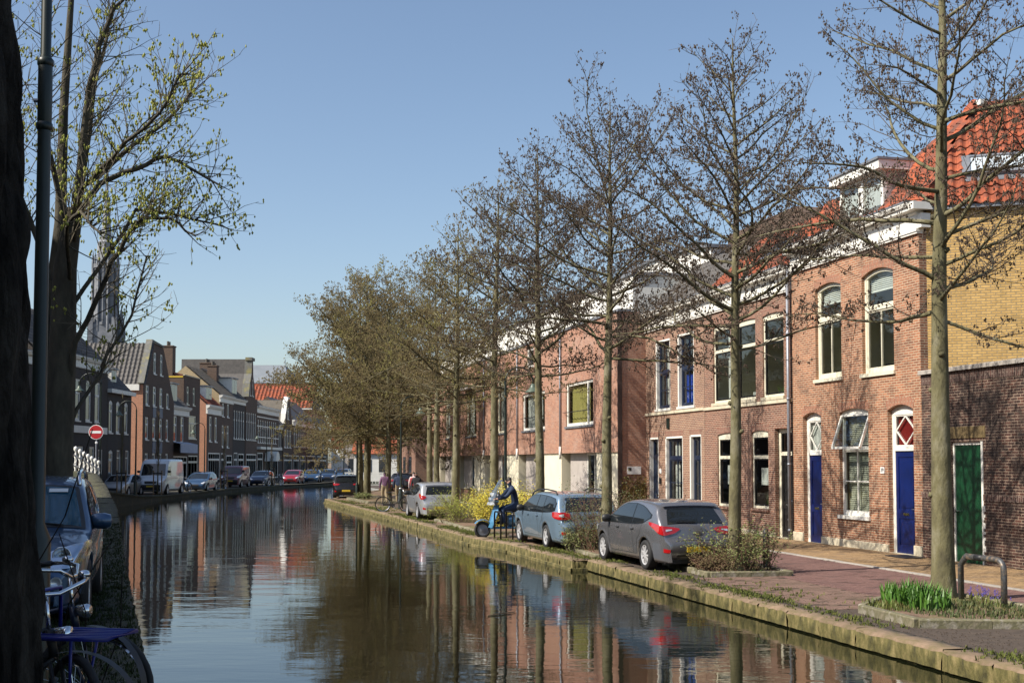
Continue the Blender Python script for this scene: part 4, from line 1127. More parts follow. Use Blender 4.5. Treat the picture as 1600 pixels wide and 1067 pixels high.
roof_obj(ml, 'roof_tiles', (0, -.02, 7.98), (1, 0, 0), (0, c42, s42), WL, 3.1, M['tile_dark'])
b = MB(); b.face([(0, .02, 7.95), (WL, .02, 7.95), (WL, 2.3, 10.0), (0, 2.3, 10.0)]); b.face([(0, 0, -.1), (0, 5, -.1), (0, 5, 7.9), (0, 2.3, 10.0), (0, 0, 7.95)]); b.build('roof_deck', M['flat_roof'], ml)
b = MB(); b.box(2.38, 2.62, -.045, -.01, 3.50, 3.88); b.build('letter_lantern', M['lamp_green'], ml)
b = MB(); b.box(1.6, 1.78, -.03, -.005, 1.85, 2.02); b.box(1.62, 1.76, -.06, -.005, 1.45, 1.68, 1); b.build('bell_plate', [M['sign_white'], M['plastic']], ml)

# dark roofed neighbour that rises behind the orange roof
bk = thing('rear_house', 'weathered brown tiled roof and gable rising behind the orange roof of the terrace', 'house', RW(19.2, 43.2), R_FACADE)
b = MB(); b.prism([(0, 0), (8.2, 0), (8.2, 9.4), (5.6, 11.0), (0, 11.0)], .2, 5.6); b.build('walls', M['brick_brown'], bk)
roof_obj(bk, 'roof_tiles', (0, -.1, 9.0), (1, 0, 0), (0, cos(radians(48)), sin(radians(48))), 8.2, 2.7, M['tile_brown'], tw=.3, tl=.4, hump=.08)
ridge_line(bk, (0, 1.75, 11.05), (8.2, 1.75, 11.05), M['tile_brown'], .12)
# white rendered block with two chimney pots
wb = thing('white_block', 'white rendered rear building with flat roof and two dark chimney pots', 'building', RW(18.6, 57.0), R_FACADE)
b = MB(); b.prism([(0, 0), (14.0, 0), (14.0, 10.45), (9.6, 10.9), (6, 10.9), (0, 10.5)], 0, 7); b.build('walls', M['plaster'], wb)
b = MB(); b.prism([(-.1, 10.52), (6, 10.92), (9.6, 10.92), (14.1, 10.47), (14.1, 10.6), (9.6, 11.06), (6, 11.06), (-.1, 10.66)], -.15, 7.1); b.build('roof_edge', M['lead'], wb)
for x in (8.0, 9.3):
    b = MB(); b.box(x, x + .34, 1.2, 1.6, 10.9, 11.45); b.box(x - .04, x + .38, 1.16, 1.64, 11.4, 11.5); b.build('chimney', M['brick_dark'], wb)

# ---------------------------------------------------------------- long modern brick block
mo = thing('apartment_block', 'long modern brick apartment block with dark vertical joints above pale ground floor panels', 'building', RW(15.4, 87.6), R_FACADE)
WMo = 43.1
def mx(yr): return 87.6 - yr
joints = [52.67, 60.5, 68.25, 76.03, 82.2]
jops = [(mx(j) - .12, mx(j) + .16, 2.66, 8.1) for j in joints]
wins = [((mx(51.74), mx(47.78), 3.82, 5.72), 'y'), ((mx(59.4), mx(55.2), 3.82, 5.66), 'g'), ((mx(64.92), mx(62.85), 3.82, 6.72), 'c'), ((mx(73.1), mx(70.3), 3.82, 6.6), 'h'),
        ((mx(79.9), mx(78.2), 3.82, 6.7), 'c'), ((mx(84.3), mx(83.2), 3.82, 6.6), 'c'), ((mx(87.2), mx(85.2), 3.72, 5.58), 'g'),
        ((mx(67.6), mx(66.0), 7.1, 7.95), 's'), ((mx(58.6), mx(57.2), 6.9, 7.9), 's'), ((mx(75.2), mx(73.9), 7.1, 7.95), 's'), ((mx(81.6), mx(80.6), 7.0, 7.9), 's')]
b = MB(); wall_mb(b, 0, WMo, 2.66, 8.1, jops + [w_[0] for w_ in wins], rev=.22); b.build('upper_wall', M['brick_modern'], mo)
b = MB(); b.face([(0, 0, 2.66), (WMo, 0, 2.66), (WMo, 1.0, 2.66), (0, 1.0, 2.66)]); b.build('soffit', M['plaster'], mo)
b = MB(); b.box(-.05, WMo + .05, -.06, .5, 8.1, 8.2); b.build('parapet_cap', M['lead'], mo)
for j in jops:
    b = MB(); b.box(j[0], j[1], .2, .24, j[2], j[3]); b.build('joint_panel', M['black_paint'], mo)
    b = MB(); b.tube([(j[1] + .10, -.07, 2.9), (j[1] + .10, -.07, 8.0)], .045, 8); b.tube([(j[1] + .1, -.07, 2.4), (j[1] + .1, -.07, 2.95)], .06, 8, mi=1); b.build('downpipe', [M['zinc'], M['white']], mo, smooth=True)
for op, kd in wins:
    x0, x1, z0, z1 = op; lead = M['lead']
    if kd in 'yg':
        f = window(mo, op, M['white'], rec=.06, fw=.08, cols=1, sill=lead, curtain=((M['curtain_yellow'] if kd == 'y' else M['curtain']), [(.08, .72, .02, .98)]))
        b = MB(); xm = x0 + (x1 - x0) * .77; b.box(xm - .05, xm + .05, .055, .12, z0 + .08, z1 - .07); b.build('mullion', M['white'], f)
        b = MB(); b.tube([(x0 - .05, -.08, z0 + .62), (x1 + .02, -.08, z0 + .62)], .018, 6); b.build('guard_rail', M['plastic'], f)
    elif kd in 'ch':
        f = window(mo, op, M['cream'], rec=.06, fw=.07, cols=3 if kd == 'c' else 2, sill=lead, curtain=(M['curtain'], [(.05, .45, .02, .98)]))
        b = MB(); b.tube([(x0 - .05, -.08, z0 + .62), (x1 + .02, -.08, z0 + .62)], .018, 6); b.build('guard_rail', M['plastic'], f)
        if kd == 'h':
            b = MB(); b.box(x0 - .35, x1 + .15, -.45, .02, z1 + .02, z1 + .2); b.build('sun_hood', M['panel_grey'], f)
    else: window(mo, op, M['white'], rec=.06, fw=.08, sill=False, pane_mat=M['glass_far'])
# rooms behind the upper windows
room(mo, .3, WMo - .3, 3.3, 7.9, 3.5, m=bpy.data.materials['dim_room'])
# ground floor: grey panel, window, angled cream panel in every bay
edges = [87.6, 82.2, 76.03, 68.25, 60.5, 52.67, 44.7]
G0 = .75
for ya, yb in zip(edges[:-1], edges[1:]):
    xa, xb = mx(ya), mx(yb); Wb = xb - xa
    b = MB(); b.box(xa + .2, xb, .26, 1.3, -.1, .62); b.build('base_wall', M['brick_modern'], mo)
    b = MB(); b.box(xa + .2, xa + Wb * .62, .2, 1.3, .62, .68); b.build('ledge', M['stone'], mo)
    b = MB(); b.box(xa + .45, xa + Wb * .36, .36, .46, .68, 2.66); b.build('grey_panel', M['panel_grey'], mo)
    b = MB(); b.box(xa, xa + .45, .55, .65, 0, 2.66); b.build('dark_slot', M['black_paint'], mo)
    window(mo, (xa + Wb * .37, xa + Wb * .62, .68, 2.66), M['white'], y=.26, rec=.08, fw=.06, cols=2, sill=False, curtain=(M['curtain'], [(.5, .98, .02, .98)]))
    b = MB()
    b.box(xa + Wb * .63, xb - .03, .10, .9, 0, .58); b.box(xa + Wb * .63, xb - .03, .08, .9, .60, 2.658)
    b.build('cream_panel', M['panel_cream'], mo)
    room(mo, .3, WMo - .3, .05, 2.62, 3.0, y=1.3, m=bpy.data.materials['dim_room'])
b = MB(); b.face([(WMo, 0, -.1), (WMo, 6, -.1), (WMo, 6, 8.1), (WMo, 0, 8.1)]); b.build('side_wall', M['brick_modern'], mo)
b = MB(); b.face([(0, 0, 2.66), (0, 0, 8.1), (0, 8, 8.1), (0, 8, 2.66)]); b.build('end_wall', M['brick_modern'], mo)
b = MB(); b.face([(0, 0, 8.08), (WMo, 0, 8.08), (WMo, 9, 8.08), (0, 9, 8.08)]); b.build('flat_roof', M['flat_roof'], mo)
b = MB(); b.box(WMo - .02, WMo + .05, -.07, .1, 0, 8.1); b.build('corner_joint', mat('dark_brown_strip', (.05, .03, .025), rough=.7), mo)
b = MB(); b.box(1.0, WMo - .9, .9, 7.5, 8.1, 9.7); at_ = b.build('attic', M['plaster'], mo)
b = MB(); b.box(.9, WMo - .8, .8, 7.6, 9.7, 9.82); b.build('roof_edge', M['lead'], at_)
# name plate on the side wall
pl = MB(); pl.box(WMo + .012, WMo + .035, .30, .86, 1.80, 2.10); ps = pl.build('name_plate', M['sign_white'], mo)
b = MB(); b.box(WMo + .036, WMo + .038, .34, .47, 1.93, 2.05); b.build('plate_mark', M['plastic'], ps)
# ================================================================== left bank row
def front_grid(cols, rows):
    return [(a, c, z0, z1) + ((ar,) if ar else ()) for (z0, z1, ar) in rows for a, c in cols]

def row_house(label, Y0, Y1, X, H, brick, ops, corn=None, prof=None, depth=9, roof=None, tiles='tile_dark', fm='white', cols=1, shop=None, doors=(), side=None, name='canal_house', rise=3.2, run=3.6, simple=False, tr_frac=.66, k=1.0, dz=0.0):
    root = thing(name, label, 'house', (X, Y0, dz), L_FACADE); root.scale = (k, k, k)
    Wd = Y1 - Y0; top = prof or H
    b = MB(); wall_mb(b, 0, Wd, -.3, top, list(ops) + list(doors), rev=.14); b.build('front_wall', M[brick], root)
    # side and rear walls
    b = MB(); sm = M[side or brick]; e = .004
    if roof == 'slope':
        P = [(0, 0), (run, rise), (2 * run, 0)]
        for x in (e, Wd - e): b.face([(x, .02, -.05), (x, .02, H), (x, run, H + rise), (x, 2 * run, H), (x, 2 * run, -.05)])
        b.face([(e, 2 * run, -.05), (e, 2 * run, H), (Wd - e, 2 * run, H), (Wd - e, 2 * run, -.05)])
    else:
        h0, h1 = top_at(top, 0), top_at(top, Wd)
        b.face([(e, .02, -.05), (e, .02, h0), (e, depth, h0), (e, depth, -.05)]); b.face([(Wd - e, .02, -.05), (Wd - e, .02, h1), (Wd - e, depth, h1), (Wd - e, depth, -.05)])
    b.build('side_wall', sm, root)
    if roof == 'slope':
        L = sqrt(run * run + rise * rise)
        if simple:
            b = MB(); b.face([(0, -.1, H), (Wd, -.1, H), (Wd, run, H + rise), (0, run, H + rise)]); b.build('roof', M[tiles], root)
        else: roof_obj(root, 'roof', (0, -.1, H + .02), (1, 0, 0), (0, run / L, rise / L), Wd, L, M[tiles], tw=.3, tl=.4)
        b = MB(); b.face([(0, 0, H), (Wd, 0, H), (Wd, run, H + rise - .01), (0, run, H + rise - .01)]); b.face([(0, run, H + rise), (Wd, run, H + rise), (Wd, 2 * run, H), (0, 2 * run, H)]); b.build('roof_deck', M['flat_roof'], root)
    elif roof == 'flat':
        b = MB(); b.face([(0, .02, H - .05), (Wd, .02, H - .05), (Wd, depth, H - .05), (0, depth, H - .05)]); b.build('roof', M['flat_roof'], root)
        b = MB(); b.box(-.04, Wd + .04, -.06, .1, H, H + .1); b.build('roof_edge', M['stone'], root)
    for op in ops:
        h = op[3] - op[2]
        window(root, op, M[fm], rec=.05, fw=.11, tr=(op[2] + h * tr_frac) if h > 1.5 else None, cols=cols, pane_mat=M['glass_far'], sillw=.05)
    for op in doors:
        b = MB(); b.box(op[0], op[1], .1, .14, op[2], op[3]); d_ = b.build('door', M['navy'], root)
        b = MB(); b.box(op[0] + .02, op[0] + .12, .04, .1, op[2], op[3]); b.box(op[1] - .12, op[1] - .02, .04, .1, op[2], op[3]); b.box(op[0] + .12, op[1] - .12, .04, .1, op[3] - .1, op[3]); b.box(op[0] + .12, op[1] - .12, .05, .1, op[3] - .65, op[3] - .57); b.build('door_frame', M[fm], root)
    if corn: cornice(root, 0, Wd, corn[0], corn[1], corn[2], .3)
    if shop:
        for (x0, x1, z0, z1) in shop:
            n = max(2, int((x1 - x0) / .9)); window(root, (x0, x1, z0, z1), M[fm], y=-.04, rec=.0, fw=.07, tr=z0 + (z1 - z0) * .75, cols=n, topcols=n, pane_mat=M['glass_far'], sill=False)
    return root

def dormer_box(parent, x0, x1, z0, z1, y0=.3, d=2.2, wall='white'):
    b = MB(); b.box(x0, x1, y0 + .05, y0 + d, z0, z1); o = b.build('dormer', M[wall], parent)
    b = MB(); b.box(x0 - .12, x1 + .12, y0 - .12, y0 + d, z1, z1 + .12); b.build('dormer_roof', M['lead'], o)
    n = 2
    for k in range(n):
        a = x0 + .1 + (x1 - x0 - .2) * k / n; c = x0 + .1 + (x1 - x0 - .2) * (k + 1) / n
        b = MB(); b.face([(a + .05, y0 + .04, z0 + .12), (c - .05, y0 + .04, z0 + .12), (c - .05, y0 + .04, z1 - .12), (a + .05, y0 + .04, z1 - .12)]); b.build('pane', M['glass_far'], o)
    return o

def chimney(parent, x, y, z0, z1, w=.7, m='brick_brown', pots=2):
    b = MB(); b.box(x, x + w, y, y + w, z0, z1); b.box(x - .06, x + w + .06, y - .06, y + w + .06, z1, z1 + .12)
    o = b.build('chimney', M[m], parent)
    for k in range(pots):
        b = MB(); b.tube([(x + w * (k + .5) / pots, y + w / 2, z1 + .1), (x + w * (k + .5) / pots, y + w / 2, z1 + .55)], .11, 8); b.build('chimney_pot', M['tile_brown'], o)
    return o

XL = -30.7
row_house('dark brick house half hidden behind the forked quayside tree', 57.8, 72.7, XL * .918, 9.0, 'brick_dark', front_grid([(1.5, 2.6), (4.5, 5.6), (7.6, 8.7), (10.6, 11.7)], [(1, 3.2, 0), (5.2, 8.0, 0)]), corn=(8.5, 9.0, 9.3), roof='slope', simple=True, k=.918, dz=.185)
h1 = row_house('dark brick house with white cornice, tall white windows behind the white bridge railing', 71.6, 85.8, XL * .918, 9.5, 'brick_dark',
    [(3.2, 4.3, 5.2, 8.15), (5.4, 6.5, 5.2, 8.15), (7.4, 8.4, 5.2, 8.15), (9.5, 10.6, 5.2, 8.15), (11.4, 12.5, 5.2, 8.15)] + [(8.0, 9.2, .9, 3.4), (10.4, 11.5, .9, 3.4)], corn=(8.95, 9.45, 9.75), roof='slope', rise=3.6, run=3.6, doors=[(12.3, 13.3, 0, 3.2)], k=.918, dz=.185)
dormer_box(h1, 7.0, 8.9, 9.95, 12.1, .6)
b = MB(); b.box(6.8, 13.9, -.12, .0, 4.35, 4.85); b.build('shop_board', M['white'], h1)
h2 = row_house('narrow dark brick house with three arched upper windows and a steep dark roof', 84.68, 90.43, XL * .918, 7.75, 'brick_dark',
    [(.3, 1.2, 4.5, 7.0, .2), (2.0, 2.95, 4.5, 7.0, .2), (4.0, 4.9, 4.5, 7.0, .2), (.4, 1.4, .9, 3.2, .15)], corn=None, roof='slope', rise=3.4, run=3.2, doors=[(2.3, 3.3, 0, 3.2), (4.4, 5.3, 0, 3.2)], fm='white', k=.918, dz=.185)
b = MB(); b.box(-.1, 5.8, -.35, .1, 7.55, 7.85); b.build('gutter', M['white'], h2); dormer_box(h2, 2.4, 3.6, 8.0, 9.5, .5)
bg_prof = [(0, 8.6), (2.2, 12.1), (2.3, 12.2), (5.4, 11.95), (5.6, 11.9), (9.0, 7.4)]
bgc = [(.7, 1.6), (2.7, 3.6), (4.6, 5.5), (6.6, 7.4)]
bh = row_house('big dark gabled house with an orange brick flank, grey tiled roof and blue window panels', 98.1, 107.1, -29.8, 8.6, 'brick_brown',
    [(2.75, 3.55, 9.6, 11.4), (4.65, 5.4, 9.6, 11.4)] + [(a, c, 6.9, 8.55 if i < 3 else 8.2) for i, (a, c) in enumerate(bgc)] + [(a, c, 4.1, 5.95) for a, c in bgc] + [(a, c, 1.3, 3.0) for a, c in bgc], prof=bg_prof, roof=None, side='brick_orange', depth=11)
b = MB()
for z0, z1 in ((5.95, 6.9), (3.0, 4.1)): b.box(2.7, 3.6, -.02, .03, z0 + .02, z1 - .1); b.box(4.6, 5.5, -.02, .03, z0 + .02, z1 - .1)
b.build('blue_panel', mat('blue_panel', (.05, .09, .17), (.04, .07, .14), scale=3, rough=.5), bh)
roof_obj(bh, 'roof', (0, 11, 8.55), (0, -1, 0), (2.2 / 4.13, 0, 3.5 / 4.13), 11.2, 4.15, M['tile_dark'], tw=.36, tl=.42, hump=.09)
b = MB(); b.face([(0.02, 0, 8.5), (0.02, 11, 8.5), (2.2, 11, 12.1), (2.2, 0, 12.1)]); b.face([(2.2, 0, 12.1), (2.2, 11, 12.1), (5.5, 11, 11.9), (5.5, 0, 11.9)]); b.face([(5.5, 0, 11.9), (5.5, 11, 11.9), (9, 11, 7.4), (9, 0, 7.4)]); b.build('roof_deck', M['flat_roof'], bh)
b = MB(); b.box(-.15, .02, .3, 11, 8.05, 8.55); b.build('side_gutter', M['white'], bh)
b = MB(); b.prism([(-.05, 8.55), (2.15, 12.15), (5.5, 12.0), (5.5, 12.15), (2.1, 12.4), (-.15, 8.65)], -.08, .45); b.build('gable_coping', M['stone_grey'], bh)
h4 = row_house('low brown brick house with white cornice, dormer and pale shop awning', 107.15, 113.2, XL + .6, 7.2, 'brick_brown', [(1.0, 2.1, 4.0, 6.4), (3.3, 4.4, 4.0, 6.4)], corn=(6.45, 6.95, 7.25), roof='slope', shop=[(.5, 5.4, .5, 2.8)])
dormer_box(h4, 1.5, 3.6, 7.7, 9.3, .4)
b = MB(); b.prism([(.2, 3.1), (5.9, 3.1), (5.9, 3.9), (.2, 3.9)], -.9, -.82); aw = b.build('awning', mat('pale_awning', (.5, .52, .6), (.42, .44, .52), scale=2, rough=.8), h4)
b = MB(); b.face([(.2, -.9, 3.9), (5.9, -.9, 3.9), (5.9, 0, 4.1), (.2, 0, 4.1)]); b.build('awning_top', bpy.data.materials['pale_awning'], h4)
h5 = row_house('tall brown brick house with flat roof and yellow framed windows', 113.25, 119.1, XL + .1, 10.35, 'brick_brown', [(1.0, 1.8, 7.7, 9.4), (3.2, 4.0, 7.7, 9.4), (1.2, 4.6, 4.5, 6.7)], roof='flat', fm='cream', cols=2, shop=[(.6, 5.0, .4, 2.9)])
b = MB(); b.box(-.03, .02, .1, 7, 10.16, 10.3); b.build('yellow_fascia', M['plate_yellow'], h5)
h6 = row_house('small brick house with rosy flank, white cornice and white dormer', 126.46, 132.26, (XL + .75) * 1.06, 7.9, 'brick_brown', [(1.0, 2.0, 4.3, 6.8), (3.2, 4.2, 4.3, 6.8)], corn=(7.0, 7.55, 7.9), roof='slope', side='brick_orange', shop=[(.6, 5.2, .5, 3.2)], tiles='tile_orange', k=1.06, dz=-.136)
dormer_box(h6, 1.6, 4.0, 8.2, 9.8, .5); chimney(h6, -.2, 3.4, 9, 13.6, 1.1)
h7 = row_house('brown brick house with sandy gable flank and white cornice', 132.71, 138.61, (XL + .6) * 1.06, 9.2, 'brick_brown', [(1.0, 1.9, 7.0, 8.4), (3.2, 4.1, 7.0, 8.4), (1.0, 1.9, 3.8, 6.1), (3.2, 4.1, 3.8, 6.1)], corn=(8.45, 8.9, 9.2), roof='slope', side='brick_sand', shop=[(.6, 2.4, .5, 3.2), (3.0, 5.4, 0, 3.0)], rise=3.0, run=3.6, tiles='tile_brown', k=1.06, dz=-.136)
h8 = row_house('dark brick house with rows of slim tall windows, white dormer and two chimneys', 139.02, 144.97, (XL + .6) * 1.06, 9.2, 'brick_dark', [(0.4 + k * 1.12, 1.1 + k * 1.12, 4.8, 7.9) for k in range(5)], corn=(8.6, 8.9, 9.15), roof='slope', shop=[(.5, 2.0, .2, 3.3), (2.6, 5.2, .5, 3.2)], k=1.06, dz=-.136)
dormer_box(h8, 1.2, 3.6, 9.4, 11.4, .4); chimney(h8, -.2, 1.8, 10, 12.6, 1.0); chimney(h8, 3.6, 3.2, 10, 13.2, 1.4, pots=3)
gp = [(0, 9.6), (1.0, 9.6), (1.6, 11.2), (2.3, 12.2), (2.5, 14.0), (3.6, 14.0), (3.8, 12.2), (4.6, 11.0), (5.2, 9.6), (6.2, 9.6)]
g9 = row_house('tall dark neck-gabled house with pale flanking stone and a capped peak', 145.38, 151.53, (XL + .65) * 1.06, 9.6, 'brick_brown', [(0.4 + k * 1.12, 1.1 + k * 1.12, 4.8, 7.9) for k in range(5)] + [(2.0, 2.6, 9.9, 11.8), (3.4, 4.0, 9.9, 11.8)], prof=gp, roof=None, shop=[(.4, 5.6, .5, 3.2)], depth=9, k=1.06, dz=-.136)
b = MB(); b.prism([(1.2, 9.6), (2.4, 12.4), (2.5, 14.1), (3.7, 14.1), (3.8, 12.4), (5.0, 9.6)], .3, 8); b.build('roof', M['tile_dark'], g9)
b = MB(); b.box(2.2, 3.9, -.15, .6, 13.95, 14.3); b.prism([(.85, 9.7), (1.45, 11.3), (2.25, 12.4), (2.35, 13.9), (2.5, 13.9), (2.45, 12.2), (1.65, 11.1), (1.05, 9.7)], -.12, .7); b.build('gable_stone', M['stone_grey'], g9)
h10 = row_house('wide dark brick shop house with white stone bands and white cornice', 151.95, 165.50, (XL + .6) * 1.06, 8.9, 'brick_brown', [(.7 + k * 1.32, 1.4 + k * 1.32, 4.6, 7.3) for k in range(9)], corn=(8.1, 8.6, 8.95), roof='flat', shop=[(.5, 3.4, .3, 3.4), (5.0, 8.6, .3, 3.4), (9.4, 12.9, .3, 3.4)], k=1.06, dz=-.136)
b = MB()
for z in (5.2, 6.5, 7.6): b.box(0, 13.5, -.015, .02, z, z + .12)
b.box(0, 13.5, -.5, .05, 3.8, 4.1); b.build('stone_bands', M['white'], h10)
b = MB(); b.prism([(4.2, 2.4), (6.8, 2.4), (6.3, 3.3), (5.5, 3.6), (4.7, 3.3)], -1.5, -.1); b.build('awning', M['white'], h10)
h11 = row_house('low dark brick house beside the bell gable', 166.42, 169.42, (XL + .5) * 1.06, 7.2, 'brick_dark', [(.5, 1.1, 4.2, 6.2), (1.7, 2.3, 4.2, 6.2)], corn=(6.5, 6.9, 7.15), roof='slope', k=1.06, dz=-.136)
bp = [(0, 7.4)] + [(1.2 + 2.2 * (1 - cos(t * pi / 12)) * .9, 7.4 + 3.4 * (t / 6) ** .8) for t in range(0, 7)]
bp = [(0, 7.4), (.6, 7.4), (1.0, 8.6), (1.7, 9.4), (2.2, 10.3), (3.0, 10.9), (3.9, 10.9), (4.7, 10.3), (5.2, 9.4), (5.9, 8.6), (6.3, 7.4), (6.9, 7.4)]
g12 = row_house('dark bell-gabled house edged in white stone', 169.65, 176.50, (XL + .6) * 1.06, 7.4, 'brick_brown', [(.8, 2.0, 4.2, 6.6), (2.6, 3.8, 4.2, 6.6), (4.6, 5.8, 4.2, 6.6), (2.8, 4.1, 8.0, 9.6)], prof=bp, roof=None, shop=[(.6, 6.2, .5, 3.2)], k=1.06, dz=-.136)
b = MB(); b.prism([(.75, 7.4), (1.1, 8.5), (1.8, 9.3), (2.3, 10.2), (3.0, 10.75), (3.9, 10.75), (3.9, 11.05), (2.9, 11.05), (1.95, 10.35), (1.5, 9.5), (.85, 8.7), (.45, 7.4)], -.12, .5); b.build('gable_stone', M['white'], g12)
b = MB(); b.prism([(.9, 7.4), (3.4, 10.6), (6.0, 7.4)], .3, 8); b.build('roof', M['tile_brown'], g12)
row_house('dark brick house with white sashes under the hanging tree crowns', 177.02, 187.92, (XL + .6) * 1.06, 8.1, 'brick_brown', [(.8 + k * 1.7, 1.9 + k * 1.7, 4.4, 7.0) for k in range(6)], corn=(7.3, 7.8, 8.1), roof='slope', shop=[(.6, 4.8, .5, 3.2), (6, 10, .5, 3.2)], simple=True, k=1.06, dz=-.136)
row_house('dark brick house at the far end of the left row', 188.68, 209.68, (XL + .6) * 1.06, 8.3, 'brick_dark', [(.8 + k * 2.1, 2.1 + k * 2.1, 4.4, 7.0) for k in range(9)], corn=(7.3, 7.8, 8.1), roof='slope', shop=[(1, 8, .5, 3.2), (10, 19, .5, 3.2)], simple=True, k=1.06, dz=-.136)

# far end house with tile-hung flank
eh = thing('canal_house', 'far end house with orange tile-hung flank and white ground floor seen behind the black car', 'house', (-27.6, 186, 0), 0)
b = MB(); b.box(0, 1.9, 0, 8, 0, 4.3); b.build('lower_wall', M['plaster'], eh)
b = MB(); b.box(0, 1.9, 0, 8, 4.35, 10.5); b.build('upper_wall', M['tile_orange'], eh)
b = MB(); b.prism([(1.9, 0), (1.9, 10.4), (3.3, 11.6), (4.6, 9), (4.6, 0)], .1, 8); b.build('grey_gable', M['panel_grey'], eh)
for z in (1.2, 5.2, 7.4):
    b = MB(); b.box(2.6, 3.9, -.0, .08, z, z + 1.6); b.build('window', M['glass_far'], eh)

# unseen houses continuing the near left row, added to cast shade on the near quay
nd = Vector((-0.318, 0.948, 0)); nr = atan2(nd.y, nd.x)
def shade_house(label, s0, s1, H):
    p = Vector((0.38, 0, 0)) + nd * s0 + Vector((-0.948, -0.318, 0)) * 8.3
    root = thing('canal_house', label, 'house', (p.x, p.y, .5), nr); Wd = s1 - s0
    ops = front_grid([(1.0 + k * 2.4, 2.2 + k * 2.4) for k in range(int(Wd / 2.5))], [(.9, 3.0, 0), (4.4, 6.8, 0), (8.0, 9.8, 0)])
    b = MB(); wall_mb(b, 0, Wd, -.6, H, ops); b.build('front_wall', M['brick_brown'], root)
    b = MB(); b.box(0, Wd, .6, 8, -.6, H); b.build('body', M['brick_brown'], root)
    for op in ops: window(root, op, M['white'], rec=.05, tr=op[2] + 1.4, pane_mat=M['glass_far'])
    cornice(root, 0, Wd, H - .6, H - .1, H + .2)
shade_house('unseen tall brown brick house with three window rows, added to shade the near left quay', -16, -3, 11.2)
shade_house('unseen brown brick house with white sashes, added behind the big trunk for shade', -2.9, 11, 10.9)
shade_house('unseen brown brick house added to shade the left quay, nearest the side bridge', 11.1, 33, 11.4)

# ---------------------------------------------------------------- skyline behind
oh = thing('hall', 'wide orange tiled roof rising behind the dark canal houses', 'building', (-45.2, 200, .7), 0)
b = MB(); b.prism([(0, 0), (12.2, 0), (12.2, 10.4), (0, 10.4)], 0, 14); b.build('walls', M['brick_orange'], oh)
roof_obj(oh, 'roof_tiles', (0, -.2, 10.45), (1, 0, 0), (0, cos(radians(38)), sin(radians(38))), 12.2, 6.5, M['tile_orange'], tw=.6, tl=.7, hump=.16)
b = MB(); b.face([(0, 0, 10.4), (12.2, 0, 10.4), (12.2, 5.0, 14.4), (0, 5.0, 14.4)]); b.face([(0, 5.0, 14.4), (12.2, 5.0, 14.4), (12.2, 9, 10.4), (0, 9, 10.4)]); b.face([(0, 0, 10.4), (0, 5.0, 14.4), (0, 9, 10.4)]); b.face([(12.2, 0, 10.4), (12.2, 9, 10.4), (12.2, 5.0, 14.4)]); b.build('roof_deck', M['flat_roof'], oh)
b = MB(); b.box(0, 12.2, 4.8, 5.2, 14.3, 14.8); b.box(-.1, 12.3, -.35, .05, 10.2, 10.42, 1); b.build('ridge', [M['tile_orange'], M['white']], oh)
b = MB(); b.box(2.2, 2.7, -.2, .3, 10.9, 12.0); b.build('vent_pipe', M['white'], oh)
sh = thing('slate_hall', 'grey slate hipped roof of a large hall behind the orange roof', 'building', (-56, 226, 0), 0)
b = MB(); b.face([(0, 0, 17), (14.5, 0, 17), (12.6, 6, 20.8), (0, 6, 20.8)]); b.face([(14.5, 0, 17), (16.4, 9, 17), (12.6, 6, 20.8)]); b.face([(0, 6, 20.8), (12.6, 6, 20.8), (16.4, 9, 17), (0, 12, 17)]); b.build('roof', M['slate'], sh)
b = MB(); b.prism([(0, 0), (14.4, 0), (14.4, 17), (0, 17)], .05, 9); b.tube([(12.6, 6, 20.8), (12.6, 6, 21.9)], .07, 6); b.build('walls', M['slate'], sh)

# gothic church tower
ct = thing('church_tower', 'pale gothic church tower with pinnacles and spire rising behind the tree on the left', 'church tower', (-118.4, 352, 0), radians(8))
M['church'] = mat('hazed_grey_sandstone', (.30, .31, .33), (.20, .21, .23), scale=.25, rough=.9, c3=(.13, .14, .155), detail=8)  # tower and spire stone tinted bluish to stand for distant haze
b = MB(); b.box(-3.6, 3.6, -3.6, 3.6, 0, 42)
for sx_ in (-1, 1):
    for sy_ in (-1, 1):
        b.box(sx_ * 3.3 - .7, sx_ * 3.3 + .7, sy_ * 3.3 - .7, sy_ * 3.3 + .7, 0, 44)
b.build('lower_tower', M['church'], ct)
b = MB(); b.lathe([(3.5, 42), (3.45, 59)], 8); b.lathe([(3.9, 41.8), (3.9, 42.6), (3.4, 42.6)], 8); b.lathe([(3.8, 58.4), (3.8, 59.6), (2.7, 59.6)], 8); b.build('octagon', M['church'], ct)
b = MB(); b.lathe([(2.7, 59.6), (2.4, 66), (2.6, 66), (1.6, 67), (.5, 80), (.12, 88), (.0, 90)], 8); b.build('spire', mat('hazed_spire_stone', (.26, .27, .29), (.2, .21, .23), scale=.3, rough=.8), ct)
for k in range(8):
    a = pi / 8 + k * pi / 4
    b = MB(); b.tube([(3.6 * cos(a), 3.6 * sin(a), 40), (3.6 * cos(a), 3.6 * sin(a), 60), (3.6 * cos(a), 3.6 * sin(a), 63.5)], [.42, .42, .05], 6); b.build('pinnacle', M['church'], ct)
for k in range(4):
    for (z0, z1, w_) in ((28, 38, 1.5), (14, 25, 1.3)):
        b = MB(); n = 6; r_ = Matrix.Rotation(k * pi / 2, 4, 'Z')
        pts = [(-w_, z0), (w_, z0), (w_, z1 - 2), (0, z1), (-w_, z1 - 2)]
        b.face([r_ @ Vector((x, -3.62, z)) for x, z in pts]); b.build('lancet_opening', M['tile_dark'], ct)
